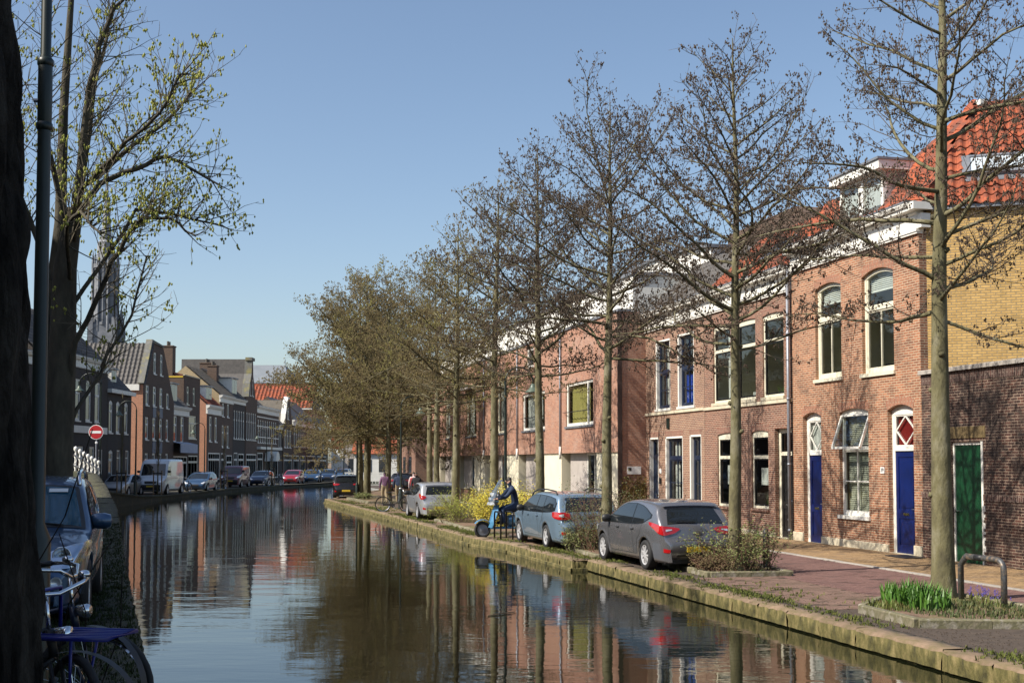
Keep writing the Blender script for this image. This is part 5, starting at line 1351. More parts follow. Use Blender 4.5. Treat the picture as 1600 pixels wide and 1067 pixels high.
for k in range(8):
    r_ = Matrix.Rotation(k * pi / 4 + pi / 8, 4, 'Z'); b = MB()
    b.face([r_ @ Vector((x, -3.28, z)) for x, z in [(-.6, 46), (.6, 46), (.6, 55), (0, 56.5), (-.6, 55)]]); b.build('lancet_opening', M['tile_dark'], ct)
b = MB(); b.lathe([(1.2, 0), (1.2, 39), (1.35, 39.2), (1.3, 40), (.15, 47), (0, 48)], 8, c=(4.6, 0, 0))
for k in range(4): b.tube([(4.6 + 1.15 * cos(k * pi / 2), 1.15 * sin(k * pi / 2), 38), (4.6 + 1.15 * cos(k * pi / 2), 1.15 * sin(k * pi / 2), 42)], [.18, .03], 5)
b.build('stair_turret', M['church'], ct)

# ---------------------------------------------------------------- buildings beyond the right-bank trees
fb = thing('brick_house', 'dark red brick gable beyond the modern block, behind the strolling people', 'house', RW(15.9, 104), R_FACADE)
b = MB(); b.box(0, 9, 0, 9, 0, 9.6); b.build('walls', M['brick_plum'], fb)
for z in (1, 4, 7):
    b = MB(); b.box(3, 4.2, -.03, .02, z, z + 1.7); b.box(6, 7.2, -.03, .02, z, z + 1.7); b.build('window', M['glass_far'], fb)
fo = thing('canal_house', 'low house with orange roof and white front across the far street', 'house', (-19.5, 150, 0), 0)
b = MB(); b.box(0, 12, 0, 8, 0, 3.4); b.build('walls', M['plaster'], fo)
b = MB(); b.face([(-.3, -.3, 3.3), (12.3, -.3, 3.3), (12.3, 4, 6.0), (-.3, 4, 6.0)]); b.face([(-.3, 4, 6.0), (12.3, 4, 6.0), (12.3, 8.3, 3.3), (-.3, 8.3, 3.3)]); b.build('roof', M['tile_orange'], fo)
for k in range(5):
    b = MB(); b.box(.8 + k * 2.3, 2.2 + k * 2.3, -.04, .02, .9, 2.6); b.build('window', M['glass_far'], fo)
fn = thing('white_fence', 'white picket bridge fence far behind the tree trunks', 'fence', (-17.5, 128, 0), 0)
for k in range(32):
    b = MB(); b.box(k * .35, k * .35 + .06, 0, .05, .0, 1.15); b.build('picket', M['white'], fn)
b = MB(); b.box(-.1, 11.1, -.01, .06, 1.1, 1.2); b.box(-.1, 11.1, -.01, .06, .25, .33); b.build('rail', M['white'], fn)
# ================================================================== trees and plants
def stick(b, a, c, r0, r1, mi=0):
    d = c - a
    if d.length < 1e-6: return
    x = d.orthogonal().normalized(); y = d.cross(x).normalized()
    n = len(b.v)
    for p, r in ((a, r0), (c, r1)):
        for k in range(3):
            t = 2.0944 * k; q = p + (x * cos(t) + y * sin(t)) * r
            b.v.append((q.x, q.y, q.z))
    b.f += [(n, n + 1, n + 4, n + 3), (n + 1, n + 2, n + 5, n + 4), (n + 2, n, n + 3, n + 5)]; b.m += [mi] * 3

def spray(bt, bc, r, start, d, L, rad, cone, cr, step=.11, tw=(.10, .32), ncl=2, curl=.25):
    """a side branch with its twigs and cone or bud clusters"""
    n = max(2, int(L / .22)); p = start.copy(); d = d.normalized(); pts = [p.copy()]
    for k in range(n):
        d = (d + Vector((r.gauss(0, .14), r.gauss(0, .14), r.gauss(0.04, .14) + curl * .2))).normalized()
        q = p + d * (L / n); r0 = rad * (1 - k / n) + .0025; r1 = rad * (1 - (k + 1) / n) + .0025
        stick(bt, p, q, r0, r1)
        m = max(1, int((L / n) / step))
        for j in range(m):
            s = p.lerp(q, (j + r.random()) / m)
            az = Vector((r.gauss(0, 1), r.gauss(0, 1), r.gauss(0.25, .8)))
            az = (az - d * az.dot(d)); az = az.normalized() if az.length > 1e-3 else Vector((0, 0, 1))
            td = (d * .6 + az * .8).normalized(); tl = r.uniform(*tw) * (1.1 - .5 * k / n)
            mid = s + td * tl * .5; td2 = (td + Vector((r.gauss(0, .2), r.gauss(0, .2), r.gauss(.1, .2)))).normalized(); e = mid + td2 * tl * .5
            stick(bt, s, mid, .0045, .0036); stick(bt, mid, e, .0036, .0026)
            if r.random() < cone:
                for c in range(r.randint(1, ncl)):
                    cc = (e if c == 0 else mid.lerp(e, r.random())) + Vector((r.gauss(0, .02), r.gauss(0, .02), r.gauss(0, .02)))
                    for _ in range(r.randint(1, 3)):
                        bc.octa(cc + Vector((r.gauss(0, cr), r.gauss(0, cr), r.gauss(0, cr))), cr * r.uniform(.5, .95), cr * r.uniform(.9, 1.7))
        p = q
    return p

def alder_parts(seed, H, first, R, r0, nprim=44, cr=.016, cone=.8, droop=0.0, wob=.05, sec=.2, seclen=1.0, ncl=2, top_pow=.85, tl=(.10, .32)):
    r = random.Random(seed); T = MB(); B = MB(); Tw = MB(); C = MB()
    n = int(H / .55); pts = []; x = y = 0.0; vx = vy = 0.0
    for k in range(n + 1):
        z = H * k / n; pts.append(Vector((x, y, z)))
        vx = vx * .7 + r.gauss(0, wob * .35); vy = vy * .7 + r.gauss(0, wob * .35); x += vx * .55; y += vy * .55; x *= .985; y *= .985
    def rad(z): return r0 * max(0.0, 1 - z / H) ** top_pow + .009
    rr = [rad(p.z) for p in pts]; rr[0] *= 1.35; rr[1] *= 1.06
    pts.insert(1, Vector((0, 0, .16))); rr.insert(1, rr[0] * .86)
    k_low = [i for i, p in enumerate(pts) if p.z < H * .97]
    T.tube([pts[0] - Vector((0, 0, .12))] + pts, [rr[0] * 1.1] + rr, 12, cap=False)
    # knots on the stem
    for _ in range(7):
        z = r.uniform(1.5, first + 1.5); i = min(len(pts) - 2, int(z / .55) + 1); a = r.uniform(0, 2 * pi); p = pts[i]
        q = p + Vector((cos(a), sin(a), 0)) * rr[i] * .8; T.tube([q, q + Vector((cos(a), sin(a), .35)) * .07], [.06, .035], 7)
    def at(z):
        for a, c in zip(pts[:-1], pts[1:]):
            if a.z <= z <= c.z: return a.lerp(c, (z - a.z) / max(1e-6, c.z - a.z))
        return pts[-1].copy()
    for k in range(nprim):
        t = (k + r.random() * .6) / nprim; z = first + (H * .96 - first) * t ** 1.12
        tt = (z - first) / (H - first)
        shape = (.85 + .8 * tt if tt < .2 else 1.0 * (1 - (tt - .2) / .8) ** .85) * r.uniform(.75, 1.1)
        az = k * 2.39996 + r.gauss(0, .35); el = radians(3 + 42 * tt + r.gauss(0, 8))
        L = max(.45, R * shape / cos(min(el, radians(60)))); d = Vector((cos(az) * cos(el), sin(az) * cos(el), sin(el)))
        p = at(z); pr = min(rad(z) * .46, .006 + .0088 * L); m = max(3, int(L / .3)); path = [p.copy()]; rads = [pr * 1.25]
        dd = d.copy(); up = r.uniform(.0, .07) - droop * (1 - tt)
        for j in range(m):
            dd = (dd + Vector((r.gauss(0, .12), r.gauss(0, .12), r.gauss(.015, .11) + up - (.045 if j > m * .5 else 0)))).normalized()
            p = p + dd * (L / m); path.append(p.copy()); rads.append(pr * (1 - (j + 1) / m) ** .8 + .005)
        B.tube(path, rads, 6 if L > 1.2 else 4, cap=False)
        ns = max(2, int(L / sec)); side = 1
        for j in range(ns):
            f = .14 + .86 * (j + r.random() * .7) / ns; f = min(f, .99); i = min(m - 1, int(f * m)); q = path[i].lerp(path[i + 1], f * m - i); ax = (path[i + 1] - path[i]).normalized()
            sd = ax.cross(Vector((0, 0, 1))); sd = (sd.normalized() if sd.length > .1 else Vector((1, 0, 0))) * side; side = -side
            v = (ax * .75 + sd * r.uniform(.5, 1.0) + Vector((0, 0, r.gauss(.12, .3)))).normalized()
            sl = seclen * (.22 + .38 * L * (1 - f * .75)) * r.uniform(.55, 1.05); sl = min(sl, 1.8)
            spray(Tw, C, r, q, v, sl, .005 + .004 * sl, cone, cr, ncl=ncl, tw=tl, step=.09)
        spray(Tw, C, r, path[-1], dd, .35, .005, cone, cr, ncl=ncl, tw=tl)
    spray(Tw, C, r, pts[-1] - Vector((0, 0, .3)), Vector((0, 0, 1)), .8, .007, cone, cr, ncl=ncl, tw=tl)
    return T, B, Tw, C

def make_tree(label, pos, parts, mats, group, name='alder_tree', rz=0.0):
    T, B, Tw, C = parts
    root = thing(name, label, 'tree', pos, rz, group)
    t = T.build('trunk', mats[0], root, smooth=True, uv=False)
    b = B.build('branches', mats[0], root, smooth=True, uv=False); b['kind'] = 'stuff'
    w = Tw.build('twigs', mats[1], root, uv=False); w['kind'] = 'stuff'
    c = C.build('cones', mats[2], root, uv=False); c['kind'] = 'stuff'
    return root

GT = 'leafless alder trees along the sunny quay'
nearm = (M['bark'], M['twig'], M['cone']); farm = (M['bark'], M['twig_far'], M['catkin'])
make_tree('nearest bare alder with cones, standing in the bulb planter beside the bent tube rail', RW(11.61, 17.57), alder_parts(21, 12.6, 4.6, 3.6, .175, 38, cr=.019, seclen=1.15, cone=.85, sec=.19, ncl=3), nearm, GT)
make_tree('bare alder rising from the scrub planter behind the grey hatchback', RW(10.32, 22.75), alder_parts(34, 10.9, 4.5, 3.5, .13, 43, cr=.0205, cone=.85, sec=.185, seclen=1.2, ncl=3), nearm, GT)
make_tree('bare alder between the grey hatchback and the pale blue estate car', RW(9.41, 28.16), alder_parts(45, 11.1, 4.8, 3.5, .135, 44, cr=.022, cone=.88, sec=.19, seclen=1.2, ncl=2), nearm, GT)
make_tree('bare alder just behind the pale blue estate car, next to the lamp arch', RW(9.3, 33.89), alder_parts(56, 11.5, 4.7, 3.5, .14, 42, cr=.025, cone=.85, sec=.2, seclen=1.2, ncl=2), nearm, GT)
A1 = make_tree('olive-brown alder whose slim trunk stands just behind the scooter screen', RW(10.01, 42.89), alder_parts(67, 12.6, 4.9, 3.8, .17, 42, cr=.028, cone=.85, droop=.02, sec=.22), farm, GT)
A2 = make_tree('olive-brown alder beside the silver hatchback, its trunk rising out of the yellow shrub', RW(9.35, 46.5), alder_parts(78, 11.6, 4.5, 4.0, .16, 42, cr=.031, cone=.87, droop=.02, sec=.23), farm, GT)
A3 = make_tree('wide olive-brown alder with low hanging branches near the black car', RW(9.66, 76.2), alder_parts(89, 14.0, 3.7, 6.1, .2, 54, cr=.039, cone=.93, droop=.05, sec=.26, seclen=1.15, tl=(.16, .45)), farm, GT)
for src, pos, rz, sc, lab in (
    (A3, RW(9.0, 73.8), 1.9, .96, 'wide olive-brown alder leaning its crown over the canal, leftmost of the quay row'),
    (A3, RW(9.93, 68.5), 3.6, .93, 'olive-brown alder with a thick pale trunk between the bicycle and the black car'),
    (A2, RW(11.4, 63.5), 2.2, 1.05, 'olive-brown alder whose thin trunk stands beside the person in black'),
    (A1, RW(10.6, 57.0), 4.0, .93, 'olive-brown alder behind the bicycle left of the silver hatchback'),
    (A3, Vector((-10.4, 88, 0)), 5.0, .95, 'far olive alder behind the black car'),
    (A3, Vector((-9.2, 99, 0)), .7, .9, 'far olive alder above the second parked black car'),
    (A2, Vector((-10.2, 112, 0)), .3, 1.1, 'distant olive alder at the end of the quay row')):
    dup(src, pos, rz, lab, GT, sc)

# ---------------------------------------------------------------- the forked tree on the left quay with pale buds
def left_tree():
    r = random.Random(5); T = MB(); Bm = MB(); Tw = MB(); C = MB(); Y = 18.3
    def P(x, z, dy=0.0): return Vector((x + 6.75, dy, z - .6))
    T.tube([P(-6.72, .4), P(-6.75, 1.0), P(-6.75, 2.3), P(-6.71, 3.8), P(-6.69, 5.2), P(-6.56, 6.1)], [.38, .27, .22, .20, .17, .12], 14, cap=False)
    T.tube([P(-6.95, 1.4), P(-7.12, 2.6, .3), P(-7.1, 4.4, .5), P(-7.0, 6.0, .6), P(-7.02, 7.8, .7), P(-6.95, 10, .8)], [.2, .15, .12, .09, .07, .04], 10, cap=False)
    limbs = [
        ([P(-6.6, 5.8), P(-6.5, 6.5, .1), P(-6.44, 7.4, .2), P(-6.36, 8.33, .3), P(-6.19, 9.1, .3)], .11),
        ([P(-6.5, 6.2), P(-6.38, 7.2, -.2), P(-6.21, 8.24, -.3), P(-5.95, 8.9, -.4), P(-5.72, 9.35, -.4)], .105),
        ([P(-6.62, 3.4), P(-6.43, 4.07, -.2), P(-5.91, 4.99, -.5), P(-5.55, 5.55, -.7), P(-5.3, 5.8, -.8), P(-4.85, 5.78, -.9), P(-4.45, 5.5, -1.0)], .07),
        ([P(-6.55, 6.0), P(-6.2, 6.5, .1), P(-5.7, 6.75, .2), P(-5.3, 7.0, .3), P(-4.97, 6.85, .4), P(-4.45, 6.55, .4)], .075),
        ([P(-6.5, 6.4), P(-5.9, 7.2, .6), P(-5.4, 7.75, .9), P(-5.05, 8.3, 1.1)], .06),
        ([P(-6.6, 5.5), P(-6.2, 6.2, -.8), P(-5.5, 6.5, -1.5), P(-4.7, 7.0, -2.0), P(-4.4, 7.5, -2.1)], .055),
        ([P(-6.62, 5.6), P(-6.75, 7, -.6), P(-6.62, 8.6, -1.0), P(-6.6, 10, -1.1)], .07),
        ([P(-6.9, 5.0), P(-7.3, 6.4, -.4), P(-7.45, 8.2, -.5), P(-7.4, 10, -.6)], .07),
        ([P(-6.62, 4.6), P(-6.1, 5.6, .4), P(-5.8, 6.2, .5), P(-5.1, 6.1, .6), P(-4.5, 6.0, .8)], .05),
        ([P(-6.6, 2.8), P(-6.35, 3.6, .5), P(-6.0, 4.6, 1.0), P(-5.85, 5.6, 1.3)], .045),
        ([P(-6.6, 5.0), P(-6.25, 5.6, -1.2), P(-5.7, 5.6, -2.2), P(-5.2, 5.2, -2.8)], .05)]
    for path, r0 in limbs:
        fine = []
        for a, c in zip(path[:-1], path[1:]):
            for k in range(3): fine.append(a.lerp(c, k / 3) + Vector((r.gauss(0, .015), r.gauss(0, .02), r.gauss(0, .015))))
        fine.append(path[-1]); n = len(fine)
        Bm.tube(fine, [r0 * .55 * (1 - k / n) ** .7 + .008 for k in range(n)], 7, cap=False)
        L = sum((c - a).length for a, c in zip(fine[:-1], fine[1:])); ns = int(L / .095)
        for j in range(ns):
            f = .18 + .82 * (j + r.random()) / ns; f = min(f, .995) * (n - 1); i = min(n - 2, int(f)); q = fine[i].lerp(fine[i + 1], f - i); ax = (fine[i + 1] - fine[i]).normalized()
            v = Vector((r.gauss(.35, .6), r.gauss(0, .7), r.gauss(.4, .55))); v = (v - ax * v.dot(ax) * .4 + ax * .6).normalized()
            sl = r.uniform(.35, 1.45) * (1.05 - .4 * f / n)
            lit = q.x > .9
            spray(Tw, C, r, q, v, sl, .009, .95 if lit else .4, .023, step=.12, tw=(.12, .38), ncl=2, curl=.3)
    # knots and cut stubs
    root = thing('forked_tree', 'dark forked tree with pale yellow-green buds standing on the left quay behind the blue car', 'tree', (-6.83, Y, .6))
    T.build('trunk', M['bark_left'], root, smooth=True, uv=False)
    for bb, nm, mm in ((Bm, 'limbs', M['bark_left']), (Tw, 'twigs', mat('grey_brown_twig', (.10, .085, .06), (.14, .12, .08), scale=2, rough=.9)), (C, 'buds', M['bud'])):
        o = bb.build(nm, mm, root, smooth=(nm == 'limbs'), uv=False); o['kind'] = 'stuff'
left_tree()

# ---------------------------------------------------------------- the big dark trunk close to the camera
from mathutils import noise as mnoise
def big_trunk():
    root = thing('large_tree', 'huge rough dark tree trunk close by at the left edge of the view', 'tree', (-2.315, 4.5, .5))
    b = MB(); P = []; n = 240; zc = [-0.2 + 6.2 * k / 260 for k in range(261)]
    for z in zc:
        w = z + .5; c = Vector((-.02 * max(0, w - 3.0) * 6.0 * .0, 0, 0))
        rad = .52 * (1 + .25 * math.exp(-z * 1.6)) - max(0, z - 2.2) * .02
        off = -.030 * max(0, z - 2.1) ** 1.25
        row = []
        for j in range(n + 1):
            a = 2 * pi * (j % n) / n; q = Vector((cos(a) * 5.5, sin(a) * 5.5, z * 1.5))
            rid = abs(mnoise.noise(q)) * .05 + abs(mnoise.noise(Vector((cos(a) * 14, sin(a) * 14, z * 4)))) * .028
            R_ = rad - .06 + rid * 1.15 + .02 * sin(a * 3 + z)
            row.append((off + cos(a) * R_, sin(a) * R_, z))
        P.append(row)
    b.grid(P); b.build('trunk', M['bark_rough'], root, smooth=True, uv=False)
    # lichen scales
    l = MB(); r = random.Random(9)
    for (z, a0) in ((1.45, -.75), (1.62, -.62), (2.62, -.55), (3.0, -.6), (1.0, -.9), (3.3, -.8)):
        for _ in range(14):
            a = a0 + r.gauss(0, .03); zz = z + r.gauss(0, .02); s = r.uniform(.004, .012); R_ = .55 * (1 + .25 * math.exp(-zz * 1.6)) - max(0, zz - 2.2) * .035
            l.octa((cos(a) * R_, sin(a) * R_, zz), s, s)
    o = l.build('lichen', M['plaster'], root, uv=False); o['kind'] = 'stuff'
    # a limb and a few suckers that cross in front of the parked car
    s = MB(); 
    for path in ([(-.10, 2.5, .0), (-.42, 2.5, 1.15), (-.25, 2.5, 1.45), (-.10, 2.5, 1.95)], [(-.3, 2.4, .3), (-.22, 2.5, .95), (.0, 2.6, 1.32)], [(-.15, 2.6, .3), (-.12, 2.5, .9), (-.32, 2.6, 1.35)], [(-.1, 2.4, .2), (.08, 2.5, .8), (.02, 2.7, 1.1)]):
        pp = [Vector(p) for p in path]
        for a, c in zip(pp[:-1], pp[1:]): stick(s, a, c, .0045, .0035)
    o = s.build('suckers', M['bark_rough'], root, uv=False); o['kind'] = 'stuff'
big_trunk()

# ---------------------------------------------------------------- shrubs
def shrub(name, label, pos, rx, ry, h, stems, leaves, lm, ls, seed, sm=None, cat='shrub', droop=0, rz=RA):
    r = random.Random(seed); S = MB(); Lf = MB()
    tips = []
    for k in range(stems):
        a = r.uniform(0, 2 * pi); d0 = sqrt(r.random()) * .75; p = Vector((cos(a) * rx * d0, sin(a) * ry * d0, -.02)); hh = h * r.uniform(.45, 1.0) * (1 - .35 * d0); d = Vector((cos(a) * .3, sin(a) * .3, 1)).normalized()
        n = 5
        for j in range(n):
            d = (d + Vector((r.gauss(0, .2), r.gauss(0, .2), -droop * j * .14))).normalized(); q = p + d * hh / n; stick(S, p, q, .007 * (1 - j / n) + .003, .007 * (1 - (j + 1) / n) + .003)
            tips.append((p.lerp(q, r.random()), d.copy()));
            if j > 0:
                for _ in range(2):
                    dd = (d + Vector((r.gauss(0, .7), r.gauss(0, .7), r.gauss(.1, .4)))).normalized(); e = q + dd * r.uniform(.1, .3) * max(.6, h); stick(S, q, e, .004, .002); tips.append((e, dd)); tips.append((q.lerp(e, .5), dd))
            p = q
    for k in range(leaves):
        p, d = r.choice(tips); p = p + Vector((r.gauss(0, .05), r.gauss(0, .05), r.gauss(0, .05))) * max(.5, h)
        if p.z < .01: p.z = .02
        u = Vector((r.gauss(0, 1), r.gauss(0, 1), r.gauss(0, .6))).normalized(); w = u.orthogonal().normalized(); s = ls * r.uniform(.5, 1.2); v = u.cross(w)
        Lf.face([p, p + u * s * .5 + w * s * .3, p + u * s + v * s * .1, p + u * s * .5 - w * s * .3])
    root = thing(name, label, cat, pos, rz)
    o = S.build('stems', sm or M['twig'], root, uv=False); o['kind'] = 'stuff'
    o = Lf.build('leaves', lm, root, uv=False); o['kind'] = 'stuff'
    return root
M['stem_red'] = mat('reddish_stem', (.12, .05, .035), (.09, .06, .03), scale=3, rough=.8)
M['leaf_scrub'] = mat('scrub_leaf', (.08, .13, .025), (.13, .15, .035), scale=6, rough=.6, c3=(.16, .11, .05))
shrub('scrub_bush', 'leafy green and bare scrub filling the planter behind the grey hatchback', RW(10.55, 23.45, .08), 1.0, 1.3, 1.08, 110, 6800, M['leaf_scrub'], .05, 1, M['stem_red'])
shrub('scrub_bush', 'low dry brown scrub at the foot of the alder next to the grey hatchback bumper', RW(9.95, 22.9, .06), .5, .6, .5, 60, 2200, mat('dry_leaf', (.12, .06, .03), (.10, .10, .03), scale=8, rough=.8), .04, 2, M['stem_red'])
shrub('scrub_bush', 'tall thin scrub between the grey hatchback and the pale blue estate car', RW(9.65, 28.8, .05), .75, 1.0, 1.95, 80, 4600, M['leaf_olive'], .045, 3, M['stem_red'])
shrub('scrub_bush', 'small green plant by the rear wheel of the pale blue estate car', RW(9.2, 29.6, .05), .5, .5, .7, 40, 2200, M['leaf_scrub'], .05, 4)
shrub('forsythia', 'yellow flowering shrub left of the blue scooter', RW(9.75, 40.2, .03), .9, 1.9, 1.75, 120, 15000, M['leaf_yellow'], .055, 5, M['twig_far'], droop=.2)
shrub('forsythia', 'yellow-green drooping shrub in front of the slim alder beside the silver hatchback', RW(9.0, 44.2, .03), .75, 1.5, 1.5, 90, 5200, mat('yellow_green_leaf', (.30, .32, .03), (.20, .24, .03), scale=3, rough=.7), .045, 6, M['twig_far'], droop=.45)
shrub('scrub_bush', 'tuft of low weeds at the foot of the far cluster of trees', RW(8.9, 72.5, .1), .6, 1.2, .45, 40, 1500, M['leaf_scrub'], .07, 7)
r = random.Random(31)
# bulbs: long upright leaves and violet flowers
def blades(name, label, pos, n, rx, ry, h, m, seed, fl=None):
    r = random.Random(seed); b = MB(); f = MB()
    for _ in range(n):
        a = r.uniform(0, 2 * pi); q = sqrt(r.random()); p = Vector((cos(a) * rx * q, sin(a) * ry * q, 0)); hh = h * r.uniform(.5, 1.1) * (1 - .3 * q); t = r.uniform(0, 2 * pi); ln = Vector((cos(t), sin(t), 0)) * hh * r.uniform(.05, .5); sd = Vector((-sin(t), cos(t), 0)) * (.014 if h > .3 else .008)
        m1 = p + ln * .3 + Vector((0, 0, hh * .6)); e = p + ln + Vector((0, 0, hh))
        b.face([p - sd, p + sd, m1 + sd, m1 - sd]); b.face([m1 - sd, m1 + sd, e])
        if fl and r.random() < .5:
            for k in range(6): f.octa(p + Vector((r.gauss(0, .008), r.gauss(0, .008), hh * (1.0 + .07 * k))), .009, .009)
    root = thing(name, label, 'plant', pos, RA)
    o = b.build('leaves', m, root, uv=False); o['kind'] = 'stuff'
    if fl: o = f.build('flowers', fl, root, uv=False); o['kind'] = 'stuff'
blades('bulb_leaves', 'dense clump of bright green upright bulb leaves left of the nearest alder', RW(10.45, 16.55, .08), 520, .44, .62, .46, M['leaf_green'], 1)
blades('bulb_leaves', 'short green and yellow ground plants at the left corner of the bulb planter', RW(9.95, 16.5, .08), 260, .35, .5, .16, M['leaf_scrub'], 2)
blades('bulb_flowers', 'small violet flowers between the legs of the bent tube rail', RW(11.65, 16.35, .08), 34, .2, .35, .2, M['leaf_scrub'], 3, M['flower_violet'])
blades('bulb_flowers', 'small violet flowers tight against the trunk of the nearest alder', RW(11.85, 16.95, .08), 40, .15, .2, .2, M['leaf_scrub'], 4, M['flower_violet'])
blades('ground_plants', 'mat of low olive plants over the soil of the bulb planter', RW(10.9, 16.0, .08), 1600, 1.0, 1.3, .09, M['leaf_olive'], 5)
# ivy and moss on the block's side wall
b = MB(); r = random.Random(6)
for _ in range(5200):
    v = abs(r.gauss(0, .62)); u = r.uniform(.05, 1.1)
    if v > 1.6: continue
    p = RW(15.4 + u, 44.5 - .02 - r.random() * .04, v * 1.1); a = r.uniform(0, 2 * pi); s = r.uniform(.02, .05); ux = RW(cos(a) * s, -.01, sin(a) * s) ; uz = RW(-sin(a) * s, -.01, cos(a) * s)
    b.face([p, p + ux, p + ux + uz, p + uz])
o = b.build('ivy', mat('rusty_ivy_leaf', (.22, .13, .03), (.13, .12, .03), scale=2, rough=.8), uv=False); tag(o, 'rusty olive ivy creeping up the side wall of the modern brick block', 'ivy', kind='stuff')

# young trees with stakes on the left quay
def young(label, pos, h, seed, stakes=True):
    r = random.Random(seed); root = thing('young_tree', label, 'tree', pos, 0, 'staked young trees on the left quay'); t = MB(); w = MB()
    t.tube([(0, 0, 0), (.02, 0, h * .4), (0, .03, h * .8), (0, 0, h)], [.05, .04, .025, .01], 7); t.build('trunk', M['bark'], root, smooth=True, uv=False)
    for k in range(46):
        z = h * r.uniform(.3, .98); a = r.uniform(0, 2 * pi); L = r.uniform(.5, 1.2) * (1.1 - z / h); p = Vector((0, 0, z)); q = p + Vector((cos(a) * .3, sin(a) * .3, .9)) * L; stick(w, p, q, .012, .006)
        for _ in range(4):
            e = p.lerp(q, r.uniform(.3, 1)); stick(w, e, e + Vector((r.gauss(0, .1), r.gauss(0, .1), r.uniform(.1, .4))), .006, .003)
    o = w.build('twigs', M['twig_far'], root, uv=False); o['kind'] = 'stuff'
    if stakes:
        for dx in (-.28, .28):
            s = MB(); s.tube([(dx, 0, 0), (dx, 0, 1.7)], .045, 8); s.build('stake', M['wood'], root)
        s = MB(); s.box(-.32, .32, -.06, -.03, 1.45, 1.55); s.build('strap', M['plastic'], root)
young('staked young tree in front of the silver car on the left quay', (-25.2, 78.6, .05), 6.6, 1)
young('staked young tree in front of the white van', (-24.2, 83.2, 0), 5.6, 2)
young('staked young tree in front of the maroon van', (-24.0, 101.5, 0), 5.2, 3)
young('staked young tree near the far end of the left quay', (-23.3, 118, 0), 5, 4)
# ================================================================== vehicles
def catmull(pts, per=6):
    out = []
    for i in range(len(pts) - 1):
        p0 = pts[max(0, i - 1)]; p1 = pts[i]; p2 = pts[i + 1]; p3 = pts[min(len(pts) - 1, i + 2)]
        for k in range(per):
            t = k / per
            out.append(tuple(.5 * ((2 * b_) + (-a_ + c_) * t + (2 * a_ - 5 * b_ + 4 * c_ - d_) * t * t + (-a_ + 3 * b_ - 3 * c_ + d_) * t ** 3) for a_, b_, c_, d_ in zip(p0, p1, p2, p3)))
    out.append(tuple(pts[-1])); return out

